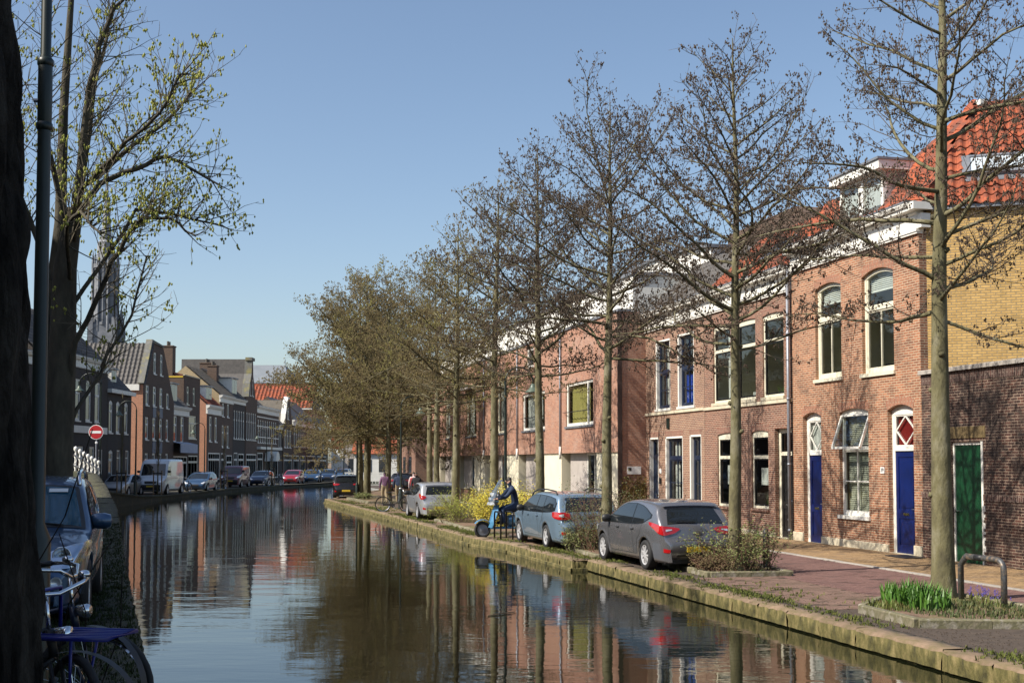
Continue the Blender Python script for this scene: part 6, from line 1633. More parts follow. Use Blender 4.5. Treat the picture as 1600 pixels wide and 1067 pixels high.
class Car:
    def __init__(s, root, prof, hw, belt, wr, wf, rw, n=110, tum=.22, plan_n=7, sill=.2, crown=.045, xr=None, xf=None):
        s.root = root; s.hw = hw; s.belt = belt; s.wr = wr; s.wf = wf; s.rw = rw; s.sill = sill; s.tum = tum; s.pn = plan_n; s.crown = crown
        P = catmull(prof, 8)
        d = [0]
        for a, c in zip(P[:-1], P[1:]): d.append(d[-1] + math.hypot(c[0] - a[0], c[1] - a[1]))
        ss = np.linspace(0, d[-1], n); s.X = np.interp(ss, d, [p[0] for p in P]); s.Z = np.interp(ss, d, [p[1] for p in P])
        s.H = s.Z.max(); s.x0 = s.X.min(); s.x1 = s.X.max(); s.im = int(np.argmax(s.Z))
    def plan(s, x):
        c = (s.x0 + s.x1) / 2; h = (s.x1 - s.x0) / 2 + .035; t = abs((x - c) / h); t = min(t, .9999)
        return (1 - t ** s.pn) ** (1 / s.pn) * (1 - .03 * t * t)
    def Wd(s, x, z):
        if z > s.belt: k = 1 - s.tum * ((z - s.belt) / (s.H - s.belt)) ** 1.15
        else: k = 1 - .07 * (max(0, s.belt - .25 - z) / s.belt) ** 1.5 * 3
        w = s.hw * s.plan(x) * k + .012 * math.exp(-((z - s.belt + .12) / .07) ** 2)
        for xw in (s.wr, s.wf):
            dd = math.hypot(x - xw, z - s.rw) - (s.rw + .05)
            if dd > 0: w += .018 * math.exp(-(dd / .05) ** 2)
        return w
    def zb(s, x):
        z = s.sill
        for xw in (s.wr, s.wf):
            R = s.rw + .055; dx = x - xw
            if abs(dx) < R: z = max(z, s.rw + .01 + sqrt(R * R - dx * dx))
        return z
    def body(s, m, name='body'):
        b = MB(); qs = [0, .3, .6, .8, .9, .96, 1.0]; dz = [0, .0, .0, .002, .008, .022, .05]
        nr = 14; G = []
        for x, zt in zip(s.X, s.Z):
            z0 = zt - .05; we = s.Wd(x, z0); row = []
            for q, e in zip(qs, dz): row.append((x, we * q * (1 if q < 1 else 1), zt - s.crown * q * q * .6 - e * .8 + s.crown * .3 * 0))
            zb = min(s.zb(x), z0 - .01) if z0 > s.sill + .02 else z0 - .01
            z1 = row[-1][2]
            zb = min(zb, z1 - .005)
            for k in range(1, nr + 1):
                z = z1 + (zb - z1) * (k / nr); row.append((x, s.Wd(x, z), z))
            row.append((x, s.Wd(x, zb) - .06, zb + .005))
            G.append(row)
        b.grid(G, flip=True); b.grid([[(x, -y, z) for x, y, z in row] for row in G])
        # floor pan and wheel housings
        o = b.build(name, m, s.root, smooth=True, uv=False)
        f = MB(); f.box(s.x0 + .12, s.x1 - .12, -s.hw + .2, s.hw - .2, s.sill - .03, s.sill + .15)
        for xw in (s.wr, s.wf):
            for sg in (-1, 1):
                n = 12; R = s.rw + .06; ya, yb = sg * (s.hw - .035), sg * (s.hw - .33)
                P = [(xw + R * cos(pi * k / n), s.rw + R * sin(pi * k / n)) for k in range(n + 1)]
                f.grid([[(x, ya, z) for x, z in P], [(x, yb, z) for x, z in P]]); f.face([(x, yb, z) for x, z in P])
        f.build('underbody', M['plastic'], s.root, uv=False)
        return o
    def rear_x(s, z): i = s.im; return float(np.interp(z, s.Z[:i], s.X[:i]))
    def front_x(s, z): i = s.im; return float(np.interp(z, s.Z[i:][::-1], s.X[i:][::-1]))
    def ztop(s, x):
        i = int(np.argmin(s.X)); j = int(np.argmax(s.X)); return float(np.interp(x, s.X[i:j], s.Z[i:j]))
    def side(s, name, samples, m, off=.006, rows=5, sides=(1, -1), sub=6, parent=None):
        xs = np.linspace(samples[0][0], samples[-1][0], max(3, (len(samples) - 1) * sub + 1))
        lo = np.interp(xs, [a[0] for a in samples], [a[1] for a in samples]); hi = np.interp(xs, [a[0] for a in samples], [a[2] for a in samples])
        for sg in sides:
            b = MB(); G = []
            for k in range(rows + 1):
                G.append([(x, sg * (s.Wd(x, l + (h - l) * k / rows) + off), l + (h - l) * k / rows) for x, l, h in zip(xs, lo, hi)])
            b.grid(G, flip=(sg < 0)); b.build(name, m, parent or s.root, smooth=True, uv=False)
    def across(s, name, z0, z1, q0, q1, m, end='rear', off=.008, taper=0.0, rows=7, parent=None, cols=14, arch=0.0):
        """patch across the rear or front, in the band z0..z1 and the width share q0..q1"""
        f = s.rear_x if end == 'rear' else s.front_x; sg = -1 if end == 'rear' else 1
        b = MB(); G = []
        for k in range(rows + 1):
            z = z0 + (z1 - z0) * k / rows; x = f(z); we = s.Wd(x, z - .05); e = taper * k / rows
            dx = f(z + .02) - f(z - .02); nl = math.hypot(dx, .04); nx, nz = sg * .04 / nl, abs(dx) / nl
            row = []
            for j in range(cols + 1):
                q = (q0 + e) + (q1 - q0 - 2 * e) * j / cols
                row.append((x + nx * off, q * we, z - s.crown * .6 * q * q + nz * off - arch * q * q - (.01 if abs(q) > .85 else 0)))
            G.append(row)
        b.grid(G, flip=(end != 'rear')); return b.build(name, m, parent or s.root, smooth=True, uv=False)
    def corner(s, name, samples, m, end='rear', off=.012, sides=(1, -1), rows=5, sub=5, parent=None):
        """patch that wraps the corner; samples (t, zlo, zhi), t in metres along the plan outline from the centre line"""
        ts = np.linspace(samples[0][0], samples[-1][0], (len(samples) - 1) * sub + 1)
        lo = np.interp(ts, [a[0] for a in samples], [a[1] for a in samples]); hi = np.interp(ts, [a[0] for a in samples], [a[2] for a in samples])
        f = s.rear_x if end == 'rear' else s.front_x; dr = 1 if end == 'rear' else -1
        def pt(t, z):
            x0 = f(z); w0 = s.Wd(x0, z)
            if t <= w0: return Vector((x0 - dr * off, t, z))
            rem = t - w0; x = x0; y = w0
            for _ in range(200):
                xn = x + dr * .012; yn = s.Wd(xn, z); d = math.hypot(xn - x, yn - y)
                if d >= rem:
                    k = rem / d; return Vector((x + (xn - x) * k - dr * off * .3, y + (yn - y) * k + off, z))
                rem -= d; x, y = xn, yn
            return Vector((x, y + off, z))
        out = None
        for sg in sides:
            b = MB(); G = []
            for k in range(rows + 1): G.append([tuple(Vector((p.x, sg * p.y, p.z))) for p in (pt(t, l + (h - l) * k / rows) for t, l, h in zip(ts, lo, hi))])
            b.grid(G); out = b.build(name, m, parent or s.root, smooth=True, uv=False)
        return out
    def seam(s, pts, w=.006, name='panel_gap', sides=(1, -1)):
        for sg in sides:
            b = MB()
            for (xa, za), (xb, zb) in zip(pts[:-1], pts[1:]):
                n = 6; G = [[], []]; L = math.hypot(xb - xa, zb - za); px, pz = -(zb - za) / L * w, (xb - xa) / L * w
                for k in range(n + 1):
                    x = xa + (xb - xa) * k / n; z = za + (zb - za) * k / n; y = s.Wd(x, z) + .003
                    G[0].append((x - px, sg * y, z - pz)); G[1].append((x + px, sg * y, z + pz))
                b.grid(G)
            b.build(name, M['plastic'], s.root, uv=False)
    def handles(s, xs, z, m):
        for x in xs:
            for sg in (1, -1):
                y = s.Wd(x, z); b = MB(); b.cbox(x - .1, x + .08, -.012, .012, -.012, .018, .006)
                o = b.build('door_handle', m, s.root, uv=False); o.location = (0, sg * (y + .018), z)
    def mirrors(s, x, z, m):
        for sg in (1, -1):
            b = MB(); b.lathe([(0, -.12), (.06, -.11), (.085, -.05), (.09, .03), (.07, .1), (0, .12)], 12, axis='y', c=(0, 0, 0)); b.box(-.03, .03, -.19 * sg - (.05 if sg > 0 else -.05), -.08 * sg, -.06, -.03) if False else None
            o = b.build('mirror', m, s.root, smooth=True, uv=False); o.location = (x, sg * (s.hw + .07), z); o.scale = (.75, 1, 1)
            b = MB(); b.bar((x - .02, sg * (s.Wd(x, z) - .03), z - .03), (x, sg * (s.hw + .06), z - .03), .05, .04); b.build('mirror_arm', M['plastic'], s.root, uv=False)

def wheel_mesh(rw, wd, spokes, rim_m, detail=True):
    k = 28 if detail else 16
    t = MB(); r = rw; w = wd / 2
    t.lathe([(r * .64, -w * .85), (r * .72, -w), (r * .92, -w), (r * .985, -w * .75), (r, -w * .4), (r, w * .4), (r * .985, w * .75), (r * .92, w), (r * .72, w), (r * .64, w * .85)], k, axis='y')
    tm = t.mesh('tyre', M['tyre'], True, False)
    q = MB(); q.lathe([(r * .66, w * .8), (r * .69, w * .92), (r * .62, w * .86), (r * .58, w * .45), (r * .57, -w * .5)], k, axis='y')
    q.lathe([(r * .58, w * .3), (0, w * .3)], k, axis='y', mi=1)
    q.lathe([(r * .17, w * .62), (r * .15, w * .86), (0, w * .9)], k, axis='y')
    for i in range(spokes):
        a = 2 * pi * i / spokes; ca, sa = cos(a), sin(a)
        for da in ((-.085, .085) if spokes <= 7 else (0,)):
            a2 = a + da; c2, s2 = cos(a2), sin(a2)
            q.bar((c2 * r * .12, w * .72, s2 * r * .12), (c2 * r * .64, w * .66, s2 * r * .64), r * (.075 if spokes <= 7 else .11), .03, up=(0, 1, 0))
    rm = q.mesh('rim', [rim_m, M['plastic']], False, False)
    return tm, rm

def add_wheels(car, tm, rm, inset=.115):
    for xw in (car.wr, car.wf):
        for sg in (1, -1):
            o = bpy.data.objects.new('wheel', tm); link(o, car.root); o.location = (xw, sg * (car.hw - inset), car.rw); o.rotation_euler = (0, random.uniform(0, 1), 0 if sg > 0 else pi)
            q = bpy.data.objects.new('rim', rm); link(q, o)

def paint(name, c, metal=.45, rough=.32, c2=None):
    m, nt, p, out = _nt(name)
    p.inputs['Base Color'].default_value = (*c, 1); p.inputs['Metallic'].default_value = metal; p.inputs['Roughness'].default_value = rough
    p.inputs['Coat Weight'].default_value = 1.0; p.inputs['Coat Roughness'].default_value = .03
    n = _noise(nt, 3.5, 6, .7); mr = nt.nodes.new('ShaderNodeMapRange'); mr.inputs[1].default_value = .4; mr.inputs[2].default_value = .8; mr.inputs[3].default_value = 1.0; mr.inputs[4].default_value = .86
    nt.links.new(n.outputs[0], mr.inputs[0]); hs = nt.nodes.new('ShaderNodeHueSaturation'); hs.inputs['Color'].default_value = (*c, 1); nt.links.new(mr.outputs[0], hs.inputs['Value']); nt.links.new(hs.outputs[0], p.inputs['Base Color'])
    mr2 = nt.nodes.new('ShaderNodeMapRange'); mr2.inputs[1].default_value = .35; mr2.inputs[2].default_value = .8; mr2.inputs[3].default_value = rough; mr2.inputs[4].default_value = rough + .15; nt.links.new(n.outputs[0], mr2.inputs[0]); nt.links.new(mr2.outputs[0], p.inputs['Roughness'])
    return m

HATCH = [(-1.98, .24), (-2.09, .34), (-2.13, .48), (-2.125, .62), (-2.06, .72), (-2.03, .86), (-1.99, .97), (-1.88, 1.11), (-1.74, 1.25), (-1.66, 1.345), (-1.45, 1.41), (-1.0, 1.455), (-.4, 1.47), (.1, 1.43), (.42, 1.35), (.85, 1.14), (1.18, .985), (1.45, .935), (1.8, .84), (2.0, .72), (2.12, .56), (2.14, .42), (2.1, .3), (2.02, .22)]

def hatchback(label, loc, rz, col, name='parked_car', group=None, n=110, five=True, spokes=7, detail=True, rail=False, rimm=None, prof=None, hw=.885, belt=.93, wr=-1.30, wf=1.35, rw=.315, facing='rear', tl=None, win=None):
    root = thing(name, label, 'car', loc, rz, group)
    c = Car(root, prof or HATCH, hw, belt, wr, wf, rw, n=n)
    c.body(col)
    tm, rm = wheel_mesh(rw, .21, spokes, rimm or M['rim'], detail); add_wheels(c, tm, rm)
    dark = M['car_glass']
    # side glass: black surround then the panes
    wn_ = win or dict(rear=[(-1.52, 1.10, 1.16), (-1.2, .99, 1.27), (-.95, .965, 1.325), (-.62, .955, 1.36)], front=[(-.56, .955, 1.365), (0.0, .945, 1.355), (.35, .94, 1.26), (.7, .94, 1.09), (.95, .94, .975)])
    sur = [(wn_['rear'][0][0] - .05, wn_['rear'][0][1] - .01, wn_['rear'][0][2] + .01)] + [(x, l - .02, h + .02) for x, l, h in wn_['rear']] + [(x, l - .02, h + .02) for x, l, h in wn_['front']] + [(wn_['front'][-1][0] + .05, wn_['front'][-1][1], wn_['front'][-1][1] + .01)]
    c.side('window_surround', sur, M['black_paint'], off=.003)
    c.side('side_window', wn_['rear'], dark, off=.007); c.side('side_window', wn_['front'], dark, off=.007)
    c.across('windscreen', .985, 1.36, -.86, .86, dark, 'front', off=.008, taper=.02)
    c.across('rear_window', 1.0, 1.30, -.80, .80, dark, 'rear', off=.010, taper=.09, arch=.02)
    if detail or facing == 'rear':
        c.across('spoiler', 1.325, 1.375, -.86, .86, col, 'rear', off=.05)
        if tl: tlr = tl
        else: tlr = [(.42, .86, .90), (.55, .81, .925), (.74, .80, .93), (.90, .84, .955), (1.10, .92, .985)]
        c.corner('tail_light', tlr, M['red_lens'], 'rear', off=.014)
        c.corner('tail_light_glint', [(tlr[1][0] + .05, tlr[1][1] + .065, tlr[1][2] - .04), (tlr[2][0] - .03, tlr[2][1] + .08, tlr[2][2] - .065)], M['white_lens'], 'rear', off=.02)  # pale patch imitating the reflection on the red lens
        c.across('bumper_insert', .24, .36, -.7, .7, M['plastic'], 'rear', off=.01)
        b = MB(); b.cbox(-.26, .26, -.055, .055, 0, .015, .004); o = b.build('number_plate', M['plate_yellow'], root, uv=False); x = c.rear_x(.47); o.location = (x - .012, 0, .47); o.rotation_euler = (pi / 2, 0, -pi / 2)
        c.corner('reflector', [(.62, .40, .47), (.76, .41, .49)], M['red_lens'], 'rear', off=.012)
        c.across('boot_gap', .655, .662, -.72, .72, M['plastic'], 'rear', off=.004)
        b = MB(); b.bar((c.rear_x(1.02) - .03, .0, 1.02), (c.rear_x(1.04) - .035, .42, 1.035), .016, .012); b.build('wiper', M['plastic'], root, uv=False)
    c.corner('headlight', [(.50, .60, .66), (.66, .585, .73), (.86, .64, .80), (1.08, .72, .83)], M['white_lens'], 'front', off=.012)
    c.across('grille', .40, .56, -.5, .5, M['plastic'], 'front', off=.01)
    c.handles([-.62, .28] if five else [-.45], .845, col)
    c.mirrors(.82, 1.0, M['plastic'])
    sd = .31
    c.seam([(-.60, .94), (-.62, .5), (-.6, sd)]) if five else None
    c.seam([(.93, .93), (.9, .5), (.86, sd)]); c.seam([(-1.18, .98), (-1.05, .75), (-.86, .62), (-.78, sd)] if five else [(-.68, .94), (-.72, .5), (-.68, sd)]); c.seam([(-.75, sd), (.86, sd)], w=.004)
    b = MB(); b.tube([(-1.35, 0, 1.42), (-1.5, 0, 1.58)], .006, 5); b.build('aerial', M['plastic'], root, uv=False)
    if rail:
        for sg in (1, -1):
            b = MB(); P = [(x, sg * (c.Wd(x, c.ztop(x) - .05) - .05), c.ztop(x) + h) for x, h in ((-1.75, -.03), (-1.6, .05), (-.8, .055), (0, .055), (.35, .045), (.5, -.03))]; b.tube(P, .02, 8); b.build('roof_rail', M['plastic'], root, smooth=True, uv=False)
    return root, c

CD = RA + pi / 2
p_grey = paint('graphite_paint', (.20, .20, .215), .55, .24); p_blue = paint('pale_blue_paint', (.24, .34, .44), .5, .3); p_silver = paint('silver_paint', (.55, .56, .58), .6, .3)
p_black = paint('black_paint_car', (.012, .012, .014), .2, .25); p_dkblue = paint('slate_blue_paint', (.035, .085, .17), .5, .3); p_red = paint('red_paint', (.32, .012, .025), .2, .3); p_maroon = paint('maroon_paint', (.13, .02, .035), .3, .35); p_white = paint('white_paint_car', (.62, .66, .70), .0, .35); p_orange = paint('copper_paint', (.35, .07, .03), .3, .4); p_navy = paint('navy_paint_car', (.02, .045, .10), .4, .3)

RJ = [(.38, .87, .90), (.50, .80, .925), (.72, .755, .945), (.86, .79, .975), (1.0, .87, 1.0), (1.22, .965, 1.02)]
g1, gc = hatchback('graphite grey five-door hatchback with red wedge tail lights parked between two alders', RW(9.80, 25.62), CD + radians(1.0), p_grey, tl=RJ, n=130, spokes=9)
# maker's emblem: a slanted letter in an oval
em = MB(); xe = gc.rear_x(.80) - .012
for k in range(20):
    a, a2 = 2 * pi * k / 20, 2 * pi * (k + 1) / 20
    em.bar((xe, .085 * cos(a), .80 + .042 * sin(a)), (xe, .085 * cos(a2), .80 + .042 * sin(a2)), .01, .008)
for dy in (-.03, .03): em.bar((xe, dy + .018, .772), (xe, dy - .018, .828), .014, .008)
em.bar((xe, .03, .806), (xe, -.03, .794), .012, .008); em.build('emblem', M['chrome'], g1, uv=False)

WAGON = [(-2.22, .24), (-2.34, .36), (-2.38, .5), (-2.37, .64), (-2.30, .74), (-2.29, .88), (-2.25, 1.0), (-2.14, 1.16), (-2.04, 1.32), (-1.95, 1.40), (-1.7, 1.445), (-1.1, 1.475), (-.4, 1.485), (.1, 1.45), (.5, 1.35), (.95, 1.13), (1.28, .985), (1.6, .93), (1.95, .84), (2.2, .72), (2.32, .56), (2.34, .42), (2.3, .3), (2.22, .22)]
WW = dict(rear=[(-1.98, 1.02, 1.20), (-1.85, .99, 1.30), (-1.45, .97, 1.345), (-1.05, .955, 1.365), (-.5, .95, 1.38)], front=[(-.43, .95, 1.38), (.1, .94, 1.365), (.45, .94, 1.26), (.8, .94, 1.09), (1.02, .94, .985)])
g2, wc = hatchback('pale blue estate car with black roof rails, parked beside scrub and an alder', RW(9.52, 32.30), CD + radians(.6), p_blue, prof=WAGON, hw=.91, belt=.94, wr=-1.36, wf=1.35, rail=True, win=WW, n=130, spokes=5,
    tl=[(.50, .80, .96), (.62, .785, .975), (.82, .79, .98), (1.02, .82, .98), (1.14, .86, .97)])
wc.seam([(-1.12, .95), (-1.14, .5)], w=.004)
wc.side('window_pillar', [(-1.12, .95, 1.37), (-1.06, .95, 1.37)], M['black_paint'], off=.009)
em = MB(); xe = wc.rear_x(.88) - .014
for k in range(20):
    a, a2 = 2 * pi * k / 20, 2 * pi * (k + 1) / 20; em.bar((xe, .06 * cos(a), .88 + .06 * sin(a)), (xe, .06 * cos(a2), .88 + .06 * sin(a2)), .009, .008)
for p0, p1 in (((-.025, .93), (0, .885)), ((.025, .93), (0, .885)), ((-.045, .905), (-.02, .835)), ((.045, .905), (.02, .835)), ((-.02, .835), (0, .87)), ((.02, .835), (0, .87))): em.bar((xe, p0[0], p0[1]), (xe, p1[0], p1[1]), .008, .008)
em.build('emblem', M['chrome'], g2, uv=False)

SMALL = [(-1.84, .24), (-1.95, .34), (-1.98, .48), (-1.97, .62), (-1.91, .74), (-1.88, .86), (-1.83, .99), (-1.70, 1.18), (-1.58, 1.33), (-1.46, 1.41), (-1.1, 1.465), (-.5, 1.48), (.0, 1.45), (.38, 1.36), (.8, 1.15), (1.12, .99), (1.35, .93), (1.68, .83), (1.88, .70), (1.96, .55), (1.98, .42), (1.94, .3), (1.86, .22)]
WS = dict(rear=[(-1.36, 1.16, 1.20), (-1.1, 1.03, 1.31), (-.8, .98, 1.355), (-.62, .965, 1.37)], front=[(-.56, .96, 1.375), (0.0, .95, 1.36), (.35, .945, 1.26), (.65, .945, 1.10), (.88, .945, .985)])
g3, sc_ = hatchback('silver three-door hatchback with teardrop red tail lights parked behind the yellow shrubs', RW(8.95, 49.2), CD, p_silver, prof=SMALL, hw=.86, belt=.94, wr=-1.22, wf=1.27, five=False, win=WS, spokes=5,
    tl=[(.60, .86, .92), (.70, .80, .95), (.82, .80, 1.0), (.95, .87, 1.03), (1.06, .97, 1.02)])
bk_ = hatchback('black hatchback with bright red tail light at the far bend of the sunny quay', RW(8.85, 79.0), radians(94), p_black, n=80, spokes=7, detail=False)[0]
hatchback('black hatchback half hidden behind two alder trunks, farther than the bend', Vector((-8.3, 96, 0)), radians(80), p_black, n=70, detail=False)

# ---------------------------------------------------------------- the tall car facing us on the left quay
SUV = [(-2.0, .3), (-2.12, .42), (-2.15, .6), (-2.13, .8), (-2.08, 1.02), (-1.98, 1.25), (-1.86, 1.48), (-1.7, 1.58), (-1.2, 1.64), (-.5, 1.66), (.05, 1.62), (.32, 1.54), (.75, 1.28), (1.1, 1.08), (1.4, 1.03), (1.78, .95), (1.98, .84), (2.1, .68), (2.14, .52), (2.12, .38), (2.02, .28)]
el = thing('parked_car', 'slate blue tall car facing us on the near left quay, partly behind the huge trunk', 'car', (-5.70, 14.0, .57), radians(-74))
SUV = [(x, z * .925) for x, z in SUV]
e = Car(el, SUV, .90, .955, -1.28, 1.30, .34, n=120, sill=.26, tum=.20); e.body(p_dkblue)
tm, rm = wheel_mesh(.34, .22, 6, M['rim']); add_wheels(e, tm, rm)
e.side('window_surround', [(-1.75, 1.11, 1.15), (-1.5, .98, 1.33), (-.5, .965, 1.43), (.1, .96, 1.41), (.5, .96, 1.27), (.98, .96, .985)], M['black_paint'], off=.003)
e.side('side_window', [(-1.65, 1.11, 1.15), (-1.4, 1.01, 1.32), (-.5, .99, 1.41)], M['car_glass'], off=.007); e.side('side_window', [(-.42, .99, 1.41), (.1, .98, 1.39), (.45, .98, 1.26), (.86, .98, 1.02)], M['car_glass'], off=.007)
ws = mat('blue_tinted_windscreen', (.012, .06, .10), (.02, .085, .14), scale=1.5, rough=.05, spec=.7)
e.across('windscreen_surround', 1.0, 1.435, -.93, .93, M['plastic'], 'front', off=.006, taper=.02)
e.across('windscreen', 1.02, 1.415, -.88, .88, ws, 'front', off=.012, taper=.025)
for y0 in (-.45, .35):
    b = MB(); x0_, x1_ = e.front_x(1.02), e.front_x(1.08); b.bar((x0_ + .03, y0 + .25, 1.02), (x1_ + .03, y0 - .30, 1.07), .018, .014); b.build('wiper', M['plastic'], el, uv=False)
e.corner('headlight_housing', [(.42, .66, .73), (.56, .62, .80), (.76, .64, .86), (.95, .70, .89), (1.15, .78, .88)], M['chrome'], 'front', off=.012)
hl = e.corner('headlight', [(.42, .66, .73), (.56, .62, .80), (.76, .64, .86), (.95, .70, .89), (1.15, .78, .88)], glass_mat('lamp_cover', (.8, .85, .9), 1.3), 'front', off=.03)
for sg in (1, -1):
    b = MB(); b.lathe([(.0, .0), (.045, .01), (.075, .05), (.085, .07), (.092, .06)], 16, axis='x', c=(0, 0, 0)); o = b.build('lamp_reflector', M['white_lens'], el, smooth=True, uv=False); o.location = (e.front_x(.76) - .03, sg * .66, .755)
    b = MB(); b.lathe([(0, .0), (.05, .005), (.06, .03)], 14, axis='x'); o = b.build('fog_light', M['white_lens'], el, smooth=True, uv=False); o.location = (e.front_x(.5) - .0, sg * .62, .50)
    b = MB(); P = [(x, sg * (e.Wd(x, e.ztop(x) - .05) - .06), e.ztop(x) + h) for x, h in ((-1.6, -.03), (-1.45, .055), (-.8, .065), (0, .06), (.12, .05), (.24, -.03))]; b.tube(P, .024, 8); b.build('roof_rail', M['chrome'], el, smooth=True, uv=False)
e.across('grille', .56, .72, -.42, .42, M['plastic'], 'front', off=.012); e.across('lower_grille', .36, .48, -.6, .6, M['plastic'], 'front', off=.012)
b = MB(); b.cbox(-.26, .26, -.055, .055, 0, .015, .004); o = b.build('number_plate', M['plate_yellow'], el, uv=False); o.location = (e.front_x(.5) + .02, 0, .53); o.rotation_euler = (pi / 2, 0, pi / 2)
e.mirrors(.72, 1.04, p_dkblue); e.handles([-.55, .35], .95, p_dkblue)
e.seam([(-.46, .96), (-.5, .6), (-.46, .36)]); e.seam([(.9, .95), (.86, .6), (.82, .36)]); e.seam([(-1.1, .97), (-.95, .75), (-.8, .36)]); e.seam([(-.8, .36), (.82, .36)], w=.005)
e.side('bonnet_gap', [(1.05, .93, .937), (1.9, .80, .807)], M['plastic'], off=.004, rows=1)
b = MB(); b.box(0, .004, -.10, .10, -.03, .03); o = b.build('permit_sticker', M['sign_white'], el, uv=False); o.location = (e.front_x(1.37) + .03, .50, 1.375); o.rotation_euler = (0, -.9, 0)

# ---------------------------------------------------------------- cars and vans along the far left quay
GL = 'vehicles parked along the far left quay'
FD = -pi / 2
hatchback('silver car facing us, leftmost on the far left quay beside the bridge railing', Vector((-26.4, 82.6, 0)), FD, p_silver, group=GL, n=70, detail=False, facing='front')
VAN = [(-2.6, .3), (-2.68, .5), (-2.68, 1.3), (-2.66, 2.2), (-2.58, 2.42), (-2.3, 2.48), (-1.2, 2.5), (.6, 2.5), (1.15, 2.44), (1.5, 2.2), (1.75, 1.75), (1.98, 1.32), (2.25, 1.18), (2.5, 1.0), (2.6, .8), (2.62, .5), (2.58, .3)]
def van(label, loc, rz, m, prof, hw, belt, wr, wf, group=GL, face='dark', zw=(1.36, 2.15), front_m=None):
    root = thing('parked_van', label, 'van', loc, rz, group)
    c = Car(root, prof, hw, belt, wr, wf, .34, n=90, tum=.10, plan_n=9, sill=.25); c.body(m)
    tm, rm = wheel_mesh(.34, .22, 6, M['rim'], False); add_wheels(c, tm, rm)
    c.across('windscreen', zw[0], zw[1], -.86, .86, M['car_glass'], 'front', off=.012, taper=.02)
    c.across('front_bumper', .32, .72, -.96, .96, M['plastic'], 'front', off=.014)
    c.across('grille', .78, .95, -.5, .5, M['plastic'], 'front', off=.014)
    c.corner('headlight', [(.62, .88, 1.0), (.8, .86, 1.12), (1.0, .9, 1.24)], M['white_lens'], 'front', off=.014)
    c.side('side_window', [(c.front_x(zw[0]) - .95, belt + .06, zw[1] - .15), (c.front_x(zw[0]) - .45, belt + .06, zw[1] - .2), (c.front_x(zw[0]) - .1, belt + .06, zw[0] + .1)], M['car_glass'])
    c.mirrors(c.front_x(zw[0]) - .2, zw[0] + .25, M['plastic'])
    b = MB(); b.cbox(-.26, .26, -.055, .055, 0, .015, .004); o = b.build('number_plate', M['plate_yellow'], root, uv=False); o.location = (c.front_x(.5) + .03, 0, .6); o.rotation_euler = (pi / 2, 0, pi / 2)
    c.seam([(c.front_x(zw[0]) - 1.0, zw[1]), (c.front_x(zw[0]) - 1.0, .4)]); c.seam([(-.9, zw[1]), (-.9, .4)])
    return root, c
van('white high-roofed van facing us on the far left quay', Vector((-25.0, 86.8, 0)), FD, p_white, VAN, 1.0, 1.3, -1.9, 1.75)
hatchback('dark slate blue car directly behind the white van', Vector((-24.6, 96.5, 0)), FD, p_dkblue, group=GL, n=60, detail=False, facing='front')
hatchback('small blue car between the dark car and the maroon van', Vector((-27.0, 106, 0)), FD, p_navy, group=GL, n=60, detail=False, facing='front')
CAMP = [(-2.3, .3), (-2.4, .5), (-2.4, 1.1), (-2.3, 1.7), (-2.15, 1.88), (-1.5, 1.94), (.3, 1.95), (.8, 1.88), (1.1, 1.65), (1.45, 1.25), (1.75, 1.1), (2.1, .98), (2.22, .75), (2.24, .5), (2.18, .3)]
van('maroon passenger van on the far left quay', Vector((-25.2, 111, 0)), FD, p_maroon, CAMP, .93, 1.1, -1.5, 1.45, zw=(1.22, 1.75))
hatchback('dark navy car behind the maroon van', Vector((-24.4, 119.0, 0)), FD, p_navy, group=GL, n=60, detail=False, facing='front')
hatchback('bright red car facing us alone near the far end of the left quay', Vector((-23.2, 129.5, 0)), FD, p_red, group=GL, n=60, detail=False, facing='front')
for x, y, c_, lb in ((-22.4, 137, p_dkblue, 'slate blue car, first to the right of the red car'), (-21.6, 143.5, p_navy, 'navy car, second to the right of the red car'), (-20.9, 150, p_dkblue, 'slate blue car, third to the right of the red car'), (-22.0, 160, p_dkblue, 'blue car in the far row above the black hatchback roof')):
    hatchback(lb, Vector((x, y, 0)), FD + radians(4), c_, group=GL, n=50, detail=False, facing='front')
# ================================================================== street furniture, bicycles, scooter, people
def arc_lamp(label, pos, ang, h=5.45, reach=.95, m='lamp_green', group='green arched street lamps'):
    """post with an arched arm and a bell shade; the arm points along ang"""
    root = thing('street_lamp', label, 'street lamp', pos, ang, group)
    b = MB(); b.lathe([(.11, 0), (.11, .9), (.085, .95), (.075, 1.0), (.06, 1.05), (.05, 2.6), (.042, h - reach / 2)], 14)
    b.build('post', M[m], root, smooth=True, uv=False)
    b = MB(); b.lathe([(.125, .0), (.125, .12), (.105, .14), (.105, .1)], 14); b.lathe([(.1, .86), (.115, .9), (.1, .95)], 14); b.build('base_ring', M[m], root, smooth=True, uv=False)
    b = MB(); n = 14; R_ = reach / 2; P = [(R_ - R_ * cos(pi * k / n), 0, h - R_ + R_ * sin(pi * k / n)) for k in range(n + 1)] + [(reach, 0, h - R_ - .12)]
    b.tube(P, .028, 10); b.build('arm', M[m], root, smooth=True, uv=False)
    b = MB(); z = h - R_ - .12; b.lathe([(.03, .05), (.06, .04), (.09, -.04), (.13, -.12), (.26, -.22), (.275, -.25), (.25, -.245)], 18, c=(reach, 0, z)); b.build('shade', mat('lamp_shade_green', (.09, .12, .09), rough=.4) if 'lamp_shade_green' not in bpy.data.materials else bpy.data.materials['lamp_shade_green'], root, smooth=True, uv=False)
    b = MB(); b.lathe([(.12, -.2), (.13, -.26), (.08, -.32), (0, -.34)], 14, c=(reach, 0, z)); b.build('globe', M['plaster'], root, smooth=True, uv=False)
    return root
